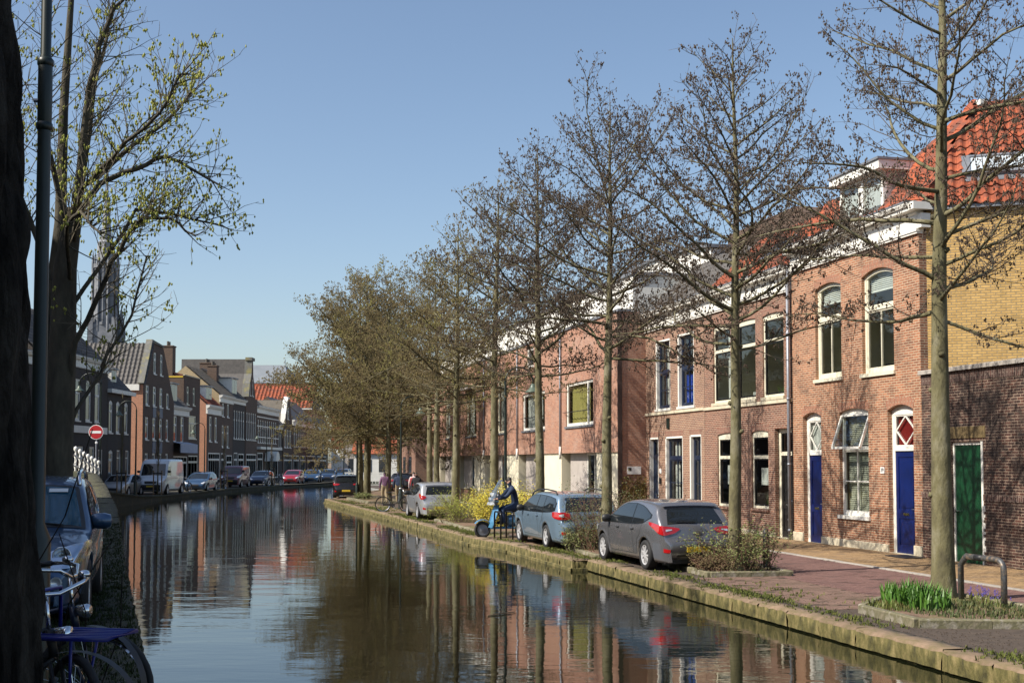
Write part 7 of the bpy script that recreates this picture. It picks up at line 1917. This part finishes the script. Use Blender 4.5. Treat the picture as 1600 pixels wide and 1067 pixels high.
arc_lamp('green arched lamp by the scooter, its arm crossing the second bay of the brick block', RW(9.67, 39.56), RA)
arc_lamp('green arched lamp beside the bicycle left of the silver hatchback', RW(9.1, 58.6), RA)
arc_lamp('green arched lamp standing against the far cluster of alder trunks', Vector((-9.35, 73.5, 0)), .3)
arc_lamp('black arched lamp on the crest of the bridge left of the no-entry sign', Vector((-22.4, 66.2, .65)), pi, h=6.45, reach=1.2)
arc_lamp('black arched lamp before the orange flank of the gabled house', Vector((-23.55, 76.2, .1)), pi, h=6.0, reach=1.1)
arc_lamp('black arched lamp between the white van and the maroon van', Vector((-25.0, 99, 0)), pi)
arc_lamp('black arched lamp by the far shop fronts on the left quay', Vector((-24.6, 122, 0)), pi)
arc_lamp('black arched lamp in front of the far end house', Vector((-20.2, 146, 0)), pi, h=6)

# tall lamp post close to the camera
lp = thing('lamp_post', 'tall dark green lamp post close by, beside the huge trunk', 'lamp post', (-3.115, 8.0, .56))
b = MB(); b.lathe([(.09, 0), (.09, 1.2), (.05, 1.3), (.042, 3.9), (.042, 3.92)], 16); b.build('post', M['lamp_green'], lp, smooth=True, uv=False)
b = MB(); b.lathe([(.04, 3.9), (.046, 3.92), (.047, 4.15), (.046, 4.36), (.034, 4.42), (.034, 7.5)], 16); b.build('upper_post', M['lamp_green'], lp, smooth=True, uv=False)
for zc in (3.9, 4.33):
    b = MB(); b.lathe([(.04, zc), (.053, zc + .015), (.053, zc + .05), (.04, zc + .065)], 16); b.build('collar', M['lamp_green'], lp, smooth=True, uv=False)
b = MB(); b.tube([(-.035, -.02, 4.1), (-.065, -.02, 4.1)], .015, 8); b.build('bolt', M['zinc'], lp, uv=False)

# no-entry sign
sg = thing('no_entry_sign', 'round red no-entry sign with a white bar on a pole beside the white railing', 'road sign', (-21.2, 62, 1.13)); sg.scale = (1.25, 1.25, 1.25)
b = MB(); b.tube([(0, .03, 0), (0, .03, 2.45)], .03, 8); b.build('pole', M['zinc'], sg, uv=False)
b = MB(); b.lathe([(0, .0), (.30, .0), (.30, .012), (0, .012)], 32, axis='y', c=(0, -.03, 2.13)); b.build('disc', M['sign_white'], sg, uv=False)
b = MB(); b.lathe([(0, -.006), (.275, -.006), (.275, .0)], 32, axis='y', c=(0, -.03, 2.13)); b.build('red_field', M['sign_red'], sg, uv=False)
b = MB(); b.box(-.215, .215, -.042, -.037, 2.08, 2.18); b.build('white_bar', M['sign_white'], sg, uv=False)
b = MB(); b.lathe([(0, -.05), (.05, -.04), (.05, .04), (0, .05)], 10, axis='y', c=(.02, 0, 1.70)); b.build('clamp', M['sign_white'], sg, uv=False)

# white cast-iron bridge railing
def railing(label, p0, p1, n, h=1.05):
    p0, p1 = Vector(p0), Vector(p1); root = thing('bridge_railing', label, 'railing', p0); root.scale = (1, 1, h)
    d = p1 - p0
    for k in range(n):
        c = d * (k / (n - 1)); b = MB()
        b.lathe([(.09, 0), (.09, .08), (.055, .12), (.045, .3), (.065, .38), (.045, .46), (.045, .72), (.07, .80), (.05, .86), (.04, .95), (.03, 1.0), (.085, 1.06), (.095, 1.12), (.08, 1.19), (0, 1.23)], 12, c=c); b.build('baluster', M['white'], root, smooth=True, uv=False)
        if k < n - 1:
            e = d * ((k + 1) / (n - 1))
            for z in (.42, .84):
                b = MB(); m_ = (c + e) / 2; b.tube([c + Vector((0, 0, z)), m_ + Vector((0, 0, z - .03)), e + Vector((0, 0, z))], .035, 8); b.build('rail', M['white'], root, smooth=True, uv=False)
            b = MB(); m_ = (c + e) / 2
            pts = [m_ + Vector((.12 * cos(t * pi / 6) * .8, .12 * cos(t * pi / 6), .63 + .17 * sin(t * pi / 6))) for t in range(13)]
            b.tube(pts, .018, 6, cap=False); b.build('scroll', M['white'], root, smooth=True, uv=False)
railing('white cast-iron bridge railing with ball-topped posts along the water side of the bridge', (-19.05, 52.6, 1.72), (-21.25, 62.6, 1.08), 8, 1.1)
railing('shorter white cast-iron railing on the far side of the bridge, behind the first', (-20.6, 55.5, 1.75), (-21.9, 60.4, 1.5), 4, 1.1)

# bent tube rail around the nearest tree
tr = thing('tube_rail', 'worn grey bent steel tube rail guarding the nearest alder', 'guard rail', RW(11.72, 16.72), 0)
pa = RW(0, .53); pb = RW(0.02, -.53)
def U(t0, t1, s): return Vector((0, 0, 0))
P = []
for a_, z in ((pa, -.1), (pa, .62)): P.append(Vector((a_.x, a_.y, z)))
for k in range(1, 5): t = k / 4 * pi / 2; q = pa.lerp(pb, .13 * sin(t) * 1.0); P.append(Vector((q.x, q.y, .62 + .14 * sin(t))) if k < 4 else Vector((pa.lerp(pb, .14).x, pa.lerp(pb, .14).y, .77)))
for k in range(0, 5): t = k / 4 * pi / 2; q = pa.lerp(pb, 1 - .14 + .14 * sin(t)); P.append(Vector((q.x, q.y, .62 + .15 * cos(t))))
P.append(Vector((pb.x, pb.y, -.1)))
b = MB(); b.tube(P, .048, 12); b.build('tube', M['rail_grey'], tr, smooth=True, uv=False)
b = MB(); q0 = pa.lerp(pb, .36); q1 = pa.lerp(pb, .54); b.tube([Vector((q0.x, q0.y, .77)), Vector((q1.x, q1.y, .77))], .0495, 12); b.build('dark_band', M['plastic'], tr, smooth=True, uv=False)
# bollards and posts
for k, (xr_, yr_, lb) in enumerate([(11.25, 23.3, 'dark round-topped post in the scrub planter beside the alder'), (10.2, 66.3, 'grey steel post left of the far thin trunk, nearest the water'), (10.9, 66.0, 'grey steel post between two far alder trunks')]):
    t = thing('bollard', lb, 'bollard', RW(xr_, yr_)); b = MB(); b.lathe([(.06, 0), (.06, .85 if k else .78), (.045, .93 if k else .86), (0, .96 if k else .9)], 12); b.build('post', M['plastic'] if k == 0 else M['zinc'], t, smooth=True, uv=False)

# ---------------------------------------------------------------- bicycles
def bicycle(label, loc, rz, frame_m, group=None, detail=True, steer=0.0, rack=None, lean=0.0):
    root = thing('bicycle', label, 'bicycle', loc, rz, group); root.rotation_euler = (lean, 0, rz)
    R_ = .34; k = 32 if detail else 20
    def wheel(x, ang=0):
        b = MB(); b.lathe([(R_ - .0 - .022 * cos(t), .022 * sin(t)) for t in [2 * pi * i / 8 for i in range(9)]], k, axis='y'); o = b.build('wheel', M['tyre'], root, smooth=True, uv=False); o.location = (x, 0, R_); o.rotation_euler = (0, 0, ang)
        b = MB(); b.lathe([(R_ - .028, -.012), (R_ - .045, 0), (R_ - .028, .012)], k, axis='y')
        for i in range(28 if detail else 14):
            a = 2 * pi * i / (28 if detail else 14); b.bar((.02 * cos(a + .5), .02 * (-1) ** i, .02 * sin(a + .5)), ((R_ - .04) * cos(a), 0, (R_ - .04) * sin(a)), .0028 if detail else .005)
        b.lathe([(0, -.045), (.025, -.04), (.025, .04), (0, .045)], 10, axis='y'); b.build('rim', M['chrome'], o, uv=False)
        return o
    wheel(-.53); wheel(.55, steer)
    def tb(name, pts, r_, m, par=root): b = MB(); b.tube(pts, r_, 8 if detail else 6); return b.build(name, m, par, smooth=True, uv=False)
    bb = (-.08, 0, .28); hd = (.40, 0, .82); hd2 = (.43, 0, .68); st = (-.22, 0, .80)
    fr = MB(); fr.tube([bb, st], .016, 8); fr.tube([hd, (-.18, 0, .68)], .015, 8); fr.tube([hd2, bb], .018, 8)
    for s in (.05, -.05): fr.tube([(-.53, s, R_), (-.08, s * .5, .28)], .010, 6); fr.tube([(-.53, s, R_), (-.20, s * .3, .74)], .009, 6)
    fr.tube([hd, hd2], .024, 8); fr.build('frame', frame_m, root, smooth=True, uv=False)
    fk = MB(); c, s_ = cos(steer), sin(steer)
    for s in (.05, -.05): fk.tube([(.435, s, .66), (.47, s, .5), (.55, s, R_)], .011, 6)
    fk.build('fork', frame_m, root, smooth=True, uv=False)
    hb = MB(); hx = .38; T_ = lambda x, y, z: (hx + (x - hx) * c - y * s_, (x - hx) * s_ + y * c, z)
    hb.tube([(.40, 0, .80), (.375, 0, 1.0)], .013, 8); hb.tube([T_(.16, .30, 1.05), T_(.26, .27, 1.06), T_(.37, .20, 1.05), T_(.40, .06, 1.0), T_(.40, -.06, 1.0), T_(.37, -.20, 1.05), T_(.26, -.27, 1.06), T_(.16, -.30, 1.05)], .012, 8); hbo = hb.build('handlebar', M['chrome'], root, smooth=True, uv=False)
    for s in (1, -1): tb('grip', [T_(.19, .29 * s, 1.055), T_(.08, .31 * s, 1.04)], .017, M['plastic'], hbo)
    b = MB(); b.lathe([(0, 0), (.032, .0), (.034, .018), (.02, .032), (0, .036)], 12, c=T_(.30, .235, 1.07)); b.build('bell', M['chrome'], hbo, smooth=True, uv=False)
    sd = MB(); sd.grid([[(-.22 - .17 + .32 * i / 6, (.085 - .06 * (i / 6) ** .7 * 1.0) * j, .885 + .012 * (1 - abs(j)) - .02 * (j * j)) for j in (-1, -.5, 0, .5, 1)] for i in range(7)]); sd.tube([(-.22, 0, .78), (-.24, 0, .87)], .012, 8); sd.build('saddle', M['plastic'], root, smooth=True, uv=False)
    for x, a0, a1 in ((-.53, 20, 190), (.55, -5, 150)):
        b = MB(); P = [[(x + (R_ + .035) * cos(radians(a0 + (a1 - a0) * i / 14)), y, R_ + (R_ + .035) * sin(radians(a0 + (a1 - a0) * i / 14))) for i in range(15)] for y in (-.028, 0, .028)]; b.grid(P); b.build('mudguard', M['plastic'], root, smooth=True, uv=False)
    b = MB(); b.lathe([(0, -.02), (.09, -.02), (.09, .0), (0, 0)], 18, axis='y', c=(-.08, -.04, .28)); b.box(-.53, -.08, -.055, -.03, .28, .36); b.build('chain_case', M['plastic'], root, uv=False)
    b = MB(); b.bar((-.08, -.07, .28), (.02, -.07, .14), .014); b.bar((-.08, .07, .28), (-.18, .07, .42), .014); b.box(-.02, .06, -.15, -.07, .125, .145); b.box(-.22, -.14, .07, .15, .41, .43); b.build('pedals', M['zinc'], root, uv=False)
    b = MB(); 
    for y in (-.05, 0, .05): b.tube([(-.78, y, .74), (-.34, y, .74)], .006, 6)
    b.tube([(-.53, .07, R_), (-.60, .06, .74)], .006, 6); b.tube([(-.53, -.07, R_), (-.60, -.06, .74)], .006, 6); b.build('rear_rack', M['plastic'], root, uv=False)
    b = MB(); b.lathe([(0, -.05), (.03, -.045), (.042, .02), (.04, .035), (0, .04)], 12, axis='x', c=(.48, 0, .80)); b.build('headlight', M['chrome'], root, smooth=True, uv=False)
    if rack is not None:
        rm_ = MB(); x0, x1, y0, y1, z = .36, .80, -.18, .18, .80
        for k_ in range(7): y = y0 + (y1 - y0) * k_ / 6; rm_.tube([(x0, y, z), (x1, y * .9, z)], .009, 6)
        rm_.tube([(x0, y0, z), (x0, y1, z), (x1, y1 * .9, z), (x1, y0 * .9, z), (x0, y0, z)], .012, 6)
        rm_.tube([(x0, y0, z), (x0, y0, z + .22), (x0, y1, z + .22), (x0, y1, z)], .011, 6)
        rm_.tube([(.55, .06, R_), (x1 - .2, y1 * .8, z)], .008, 6); rm_.tube([(.55, -.06, R_), (x1 - .2, y0 * .8, z)], .008, 6)
        rm_.build('front_rack', rack, root, smooth=True, uv=False)
    return root
M['blue_rack'] = mat('blue_enamel', (.012, .02, .20), rough=.3)
bicycle('bicycle with blue front carrier and chrome handlebar at the bottom left, beside the huge trunk', (-2.78, 6.38, .58), radians(-9), M['plastic'], rack=M['blue_rack'], steer=radians(-38))
bicycle('bicycle with chrome handlebar nearer the huge trunk, mostly behind the blue-carrier one', (-3.0, 7.45, .58), radians(-20), M['navy'], steer=radians(25))
bicycle('black bicycle parked across the quay beside the silver hatchback', RW(8.35, 55.6), RA - radians(6), M['plastic'])
for k, (x, y, rz, lb) in enumerate([(-24.6, 103.4, 1.2, 'dark bicycle, first in the cluster before the maroon van'), (-24.9, 104.6, 1.35, 'dark bicycle, second in the cluster before the maroon van'), (-23.4, 116.0, 1.3, 'bicycle just behind the maroon van'), (-23.0, 119.5, 1.2, 'bicycle under the white shop awning'), (-22.9, 121, 1.5, 'bicycle farthest along in the row under the awning'), (-24.8, 92.6, 1.3, 'dark bicycle beside the car behind the white van')]):
    bicycle(lb, (x, y, 0), rz, M['plastic'] if k % 2 else M['zinc'], group='bicycles on the far left quay', detail=False)

# cycle racks by the scooter
for k in range(5):
    xr0, yr0 = 8.32 + k * .36, 35.02
    t = thing('bike_rack', ['black hoop rack nearest the scooter wheel', 'black hoop rack behind the scooter footboard', 'black hoop rack beside the lamp post base', 'black hoop rack right of the lamp post', 'black hoop rack closest to the pale blue estate car'][k], 'bike rack', RW(xr0, yr0), RA, 'black hoop racks by the scooter')
    b = MB(); P = [(0, -.4, 0), (0, -.4, .68)] + [(0, -.4 + .12 - .12 * cos(a * pi / 8), .68 + .12 * sin(a * pi / 8)) for a in range(1, 5)] + [(0, .4 - .12 + .12 * sin(a * pi / 8), .68 + .12 * cos(a * pi / 8)) for a in range(0, 5)] + [(0, .4, 0)]
    b.tube(P, .026, 8); b.build('hoop', M['black_paint'], t, smooth=True, uv=False)

# ---------------------------------------------------------------- scooter
s_ = thing('scooter', 'pale blue motor scooter with a tall clear windscreen beside the black hoop racks', 'scooter', RW(8.72, 35.9), RA + pi, None)
sky_blue = paint('scooter_blue', (.09, .27, .45), .2, .25)
# local +X is forward (towards the water)
b = MB(); b.lathe([(.21 - .045 * cos(t), .045 * sin(t)) for t in [2 * pi * i / 10 for i in range(11)]], 28, axis='y'); ty = b.mesh('wheel', M['tyre'], True, False)
q = MB(); q.lathe([(.165, -.03), (.12, -.02), (.04, -.045), (0, -.045)], 20, axis='y'); q.lathe([(.165, .03), (.12, .02), (.04, .045), (0, .045)], 20, axis='y'); rq = q.mesh('rim', M['zinc'], True, False)
for x in (.66, -.60):
    o = bpy.data.objects.new('wheel', ty); link(o, s_); o.location = (x, 0, .235); rr_ = bpy.data.objects.new('rim', rq); link(rr_, o)
# front fender, leg shield, floor, rear cowl
b = MB(); b.grid([[(.66 + (.29 + .02 * (1 - abs(j))) * cos(radians(35 + 110 * i / 12)), .095 * j, .26 + (.27 + .02 * (1 - j * j)) * sin(radians(35 + 110 * i / 12))) for j in (-1, -.7, -.3, 0, .3, .7, 1)] for i in range(13)]); b.build('front_fender', sky_blue, s_, smooth=True, uv=False)
b = MB(); G = []
for i in range(13):
    t = i / 12; z = .30 + .68 * t; w = .20 + .10 * sin(pi * min(1, t * 1.05)) ; x = .50 - .20 * t
    G.append([(x - .10 * (abs(j) ** 2), w * j, z) for j in (-1, -.75, -.5, -.25, 0, .25, .5, .75, 1)])
b.grid(G); b.grid([[(x - .02, y, z) for x, y, z in row] for row in G], flip=True); b.build('leg_shield', sky_blue, s_, smooth=True, uv=False)
b = MB(); b.cbox(-.30, .44, -.19, .19, .26, .33, .03); b.build('footboard', sky_blue, s_, uv=False)
b = MB(); G = []
for i in range(15):
    t = i / 14; x = -.12 - .92 * t; w = .13 + .14 * sin(pi * (t * .9 + .08)); zt = .66 + .10 * sin(pi * t * .6) - .20 * max(0, t - .6); zb = .30 + .10 * t
    G.append([(x, w * cos(a), zb + (zt - zb) * .5 + (zt - zb) * .5 * sin(a)) for a in [radians(-90 + 18 * k) for k in range(21)]])
b.grid(G); b.face([p for p in G[0][::-1]]); b.face(G[-1]); b.build('rear_cowl', sky_blue, s_, smooth=True, uv=False)
b = MB(); b.lathe([(0, -.36), (.09, -.34), (.13, -.15), (.135, .12), (.10, .32), (0, .36)], 14, axis='x', c=(-.42, 0, .78)); o = b.build('seat', M['plastic'], s_, smooth=True, uv=False); o.scale = (1, 1, .45); o.location = (0, 0, .45)
b = MB(); b.lathe([(0, 0), (.10, .01), (.13, .08), (.11, .17), (0, .2)], 16, c=(.30, 0, .98)); b.tube([(.24, -.34, 1.08), (.30, 0, 1.08), (.24, .34, 1.08)], .022, 8); b.build('handlebar', sky_blue, s_, smooth=True, uv=False)
b = MB(); b.lathe([(0, 0), (.075, 0), (.08, -.03), (0, -.03)], 16, axis='x', c=(.435, 0, 1.06)); b.build('headlight', M['white_lens'], s_, smooth=True, uv=False)
b = MB(); b.grid([[(.42 - .32 * t + .05 * (1 - j * j), (.30 - .10 * t * t) * j, 1.10 + .62 * t) for j in (-1, -.6, -.2, .2, .6, 1)] for t in [i / 8 for i in range(9)]]); b.build('windscreen', glass_mat('scuffed_screen', (.55, .57, .58), 1.6, .2), s_, smooth=True, uv=False)
b = MB(); r = random.Random(3); G = []
for i in range(9):
    t = i / 8; G.append([(.36 - .1 * t + (.26 + .07 * sin(i * 2 + k)) * .5 * cos(2 * pi * k / 14), (.26 + .05 * sin(i * 3 + k * 2)) * sin(2 * pi * k / 14) * (1.1 - .3 * t), .98 + .36 * t + .02 * sin(k * 3)) for k in range(15)])
b.grid(G); b.build('plastic_wrap', mat('crumpled_plastic', (.40, .42, .44), (.16, .18, .20), scale=9, rough=.3, bump=1.0), s_, smooth=True, uv=False)
b = MB()
for s in (1, -1): b.tube([(.28, .3 * s, 1.1), (.26, .36 * s, 1.3)], .008, 6); b.lathe([(0, -.01), (.06, -.008), (.065, 0), (0, .012)], 12, axis='x', c=(.26, .37 * s, 1.36))
b.build('mirrors', M['chrome'], s_, smooth=True, uv=False)

# ---------------------------------------------------------------- people
def person(label, loc, rz, joints, colors, height=1.75, hair=None, extras=None, name='person', group=None):
    """joints: dict of world-scale joint positions in the figure's own frame (x right, y forward, z up)"""
    J = dict(pelvis=(0, 0, .95), waist=(0, 0, 1.08), chest=(0, .01, 1.30), neck=(0, .0, 1.47), chin=(0, .02, 1.53), head=(0, .02, 1.64), crown=(0, .0, 1.75),
             ls=(-.17, 0, 1.42), le=(-.24, -.01, 1.14), lw=(-.25, .08, .90), lf=(-.25, .12, .82), rs=(.17, 0, 1.42), re=(.24, -.01, 1.14), rw=(.25, .08, .90), rf=(.25, .12, .82),
             lh=(-.09, 0, .92), lk=(-.10, .03, .50), la=(-.10, -.02, .09), lt=(-.11, .14, .04), rh=(.09, 0, .92), rk=(.10, .03, .50), ra=(.10, -.02, .09), rt=(.11, .14, .04))
    J.update(joints); k = height / 1.75
    names = list(J); idx = {n: i for i, n in enumerate(names)}
    ed = [('pelvis', 'waist'), ('waist', 'chest'), ('chest', 'neck'), ('neck', 'chin'), ('chin', 'head'), ('head', 'crown'), ('chest', 'ls'), ('ls', 'le'), ('le', 'lw'), ('lw', 'lf'), ('chest', 'rs'), ('rs', 're'), ('re', 'rw'), ('rw', 'rf'), ('pelvis', 'lh'), ('lh', 'lk'), ('lk', 'la'), ('la', 'lt'), ('pelvis', 'rh'), ('rh', 'rk'), ('rk', 'ra'), ('ra', 'rt')]
    rad = dict(pelvis=(.165, .125), waist=(.155, .12), chest=(.185, .135), neck=(.055, .055), chin=(.06, .065), head=(.08, .095), crown=(.045, .05), ls=(.08, .075), le=(.062, .06), lw=(.042, .042), lf=(.035, .022), rs=(.08, .075), re=(.062, .06), rw=(.042, .042), rf=(.035, .022), lh=(.105, .105), lk=(.08, .08), la=(.06, .06), lt=(.045, .03), rh=(.105, .105), rk=(.08, .08), ra=(.06, .06), rt=(.045, .03))
    me = bpy.data.meshes.new('body'); me.from_pydata([tuple(c * k for c in J[n]) for n in names], [(idx[a], idx[c]) for a, c in ed], [])
    o = bpy.data.objects.new('body', me); COL.objects.link(o)
    sk = o.modifiers.new('skin', 'SKIN'); sk.use_smooth_shade = True
    for i, n in enumerate(names):
        v = me.skin_vertices[0].data[i]; v.radius = (rad[n][0] * k, rad[n][1] * k); v.use_root = (n == 'pelvis')
    sb = o.modifiers.new('subsurf', 'SUBSURF'); sb.levels = 2; sb.render_levels = 2
    bpy.context.view_layer.update(); dg = bpy.context.evaluated_depsgraph_get(); m2 = bpy.data.meshes.new_from_object(o.evaluated_get(dg)); bpy.data.objects.remove(o)
    m2.materials.clear(); top_m, leg_m, shoe_m = colors
    for mm in (top_m, leg_m, shoe_m, M['skin'], hair or M['plastic']): m2.materials.append(mm)
    hip = J['pelvis'][2] * k + .0; segs = [(a, c) for a, c in ed]
    cat = {}
    for a, c in segs:
        s = a + c
        if c in ('lt', 'rt'): t = 2
        elif c in ('lh', 'lk', 'la', 'rh', 'rk', 'ra'): t = 1
        elif c in ('lf', 'rf', 'chin', 'head'): t = 3
        elif c == 'crown': t = 4
        else: t = 0
        cat[(a, c)] = t
    for p in m2.polygons:
        ctr = p.center; best = None
        for a, c in segs:
            A_, C_ = Vector(J[a]) * k, Vector(J[c]) * k; d = C_ - A_; t = max(0, min(1, (ctr - A_).dot(d) / d.dot(d))); dist = (ctr - A_ - d * t).length / max(rad[a][0], rad[c][0])
            if best is None or dist < best[0]: best = (dist, (a, c), t)
        p.material_index = cat[best[1]]
        if best[1] in (('chin', 'head'), ('head', 'crown')):
            hv = (Vector(J['crown']) - Vector(J['chin'])); 
            if ctr.y < Vector(J['head']).y * k - .01 or ctr.z > (J['head'][2] + .05) * k: p.material_index = 4
        p.use_smooth = True
    root = thing(name, label, 'person', loc, rz, group)
    link(bpy.data.objects.new('body', m2), root); m2.name = 'body'
    # face: nose, ears, sunglasses or eyes, and fingers
    h = Vector(J['head']) * k; ch = Vector(J['chin']) * k
    b = MB(); b.octa(h + Vector((0, .10 * k, -.01)), .016, .028); b.octa(h + Vector((-.085 * k, 0, 0)), .014, .03); b.octa(h + Vector((.085 * k, 0, 0)), .014, .03); b.build('nose_and_ears', M['skin'], root, uv=False)
    b = MB(); b.box(h.x - .06, h.x - .012, h.y + .082 * k, h.y + .10 * k, h.z + .012, h.z + .036); b.box(h.x + .012, h.x + .06, h.y + .082 * k, h.y + .10 * k, h.z + .012, h.z + .036); b.build('eyes', M['plastic'], root, uv=False)
    b = MB(); b.box(h.x - .025, h.x + .025, h.y + .078 * k, h.y + .09 * k, h.z - .055, h.z - .045); b.build('mouth', mat('lips', (.35, .12, .10), rough=.5) if 'lips' not in bpy.data.materials else bpy.data.materials['lips'], root, uv=False)
    for sd, sx_ in (('l', -1), ('r', 1)):
        w_, f_ = Vector(J[sd + 'w']) * k, Vector(J[sd + 'f']) * k; d = (f_ - w_).normalized(); side = d.cross(Vector((0, 0, 1))); side = side.normalized() if side.length > .1 else Vector((0, 1, 0))
        b = MB()
        for q_ in range(4): s0 = f_ + side * (-.027 + .018 * q_); b.tube([s0 - d * .02, s0 + d * (.04 + .008 * (q_ in (1, 2))), s0 + d * .065 + Vector((0, 0, -.01))], [.010, .009, .007], 5)
        b.tube([w_.lerp(f_, .4) + side * .03, f_ + side * .045 + d * .01], [.011, .008], 5); b.build('fingers', M['skin'], root, smooth=True, uv=False)
    if extras: extras(root, J, k)
    return root
blk = mat('black_cloth', (.015, .015, .018), rough=.8); jean = mat('blue_denim', (.04, .07, .14), (.03, .05, .1), scale=20, rough=.9); khaki = mat('khaki_cloth', (.32, .25, .15), rough=.9); whitec = mat('white_cloth', (.6, .52, .5), (.55, .4, .4), scale=8, rough=.9); redc = mat('red_cloth', (.45, .04, .04), rough=.8); navyc = mat('navy_cloth', (.012, .018, .045), (.02, .04, .09), scale=6, rough=.8); hairb = mat('dark_hair', (.02, .014, .01), rough=.6); purp = mat('plum_cloth', (.16, .08, .14), rough=.8)
walkj = dict(lk=(-.10, .12, .50), la=(-.10, .12, .10), lt=(-.11, .28, .06), rk=(.10, -.02, .50), ra=(.10, -.26, .14), rt=(.11, -.12, .07))
person('person in black with sunglasses walking towards us past the brick side wall', (-4.9, 62.4, 0), pi, dict(walkj, lw=(-.12, .2, 1.1), lf=(-.05, .24, 1.12)), (blk, blk, blk), hair=hairb)
person('person with plum top and khaki trousers walking away between trunks', (-6.9, 66, 0), .2, walkj, (purp, khaki, blk), hair=hairb)
person('person in a dark blue jacket and khaki trousers next to the lamp post', (-6.2, 66.5, 0), -.1, walkj, (navyc, khaki, blk), hair=hairb)
def bag(root, J, k):
    b = MB(); b.cbox(-.17, .17, -.30, -.10, 1.0, 1.42, .05); b.build('backpack', redc, root, uv=False)
person('person in white with a red backpack walking away', (-5.35, 66.3, 0), 0, walkj, (whitec, jean, blk), hair=hairb, extras=bag)
ride = dict(pelvis=(0, 0, .90), waist=(0, .05, 1.03), chest=(0, .13, 1.26), neck=(0, .17, 1.43), chin=(0, .21, 1.48), head=(0, .22, 1.59), crown=(0, .20, 1.71), ls=(-.17, .15, 1.38), le=(-.25, .36, 1.15), lw=(-.30, .60, 1.08), lf=(-.31, .69, 1.08), rs=(.17, .15, 1.38), re=(.25, .36, 1.15), rw=(.30, .60, 1.08), rf=(.31, .69, 1.08),
    lh=(-.11, .05, .86), lk=(-.17, .46, .78), la=(-.16, .40, .42), lt=(-.16, .56, .37), rh=(.11, .05, .86), rk=(.17, .46, .78), ra=(.16, .40, .42), rt=(.16, .56, .37))
person('person in a navy jacket seated on the blue scooter behind its windscreen', RW(8.72 + .40, 35.9, .02), RA + pi / 2, ride, (navyc, jean, blk), height=1.84, hair=hairb)

# a floating stick on the water
st = MB(); p0, p1 = (-.40, 20.0, WATER_Z + .01), (0.05, 20.5, WATER_Z + .015); st.tube([p0, ((p0[0] + p1[0]) / 2, (p0[1] + p1[1]) / 2 - .02, WATER_Z + .018), p1], [.009, .012, .007], 6)
o = st.build('floating_stick', M['wood'], uv=False); tag(o, 'brown stick floating on the calm canal', 'stick')
# door mat and little things along the facade
b = MB(); b.cbox(0, .9, 0, .55, 0, .02, .006); o = b.build('door_mat', M['plastic'], uv=False); p = RW(15.75, 26.2, .028); o.location = p; o.rotation_euler = (0, 0, R_FACADE); tag(o, 'dark door mat in front of the blue door with the red diamond light', 'door mat')
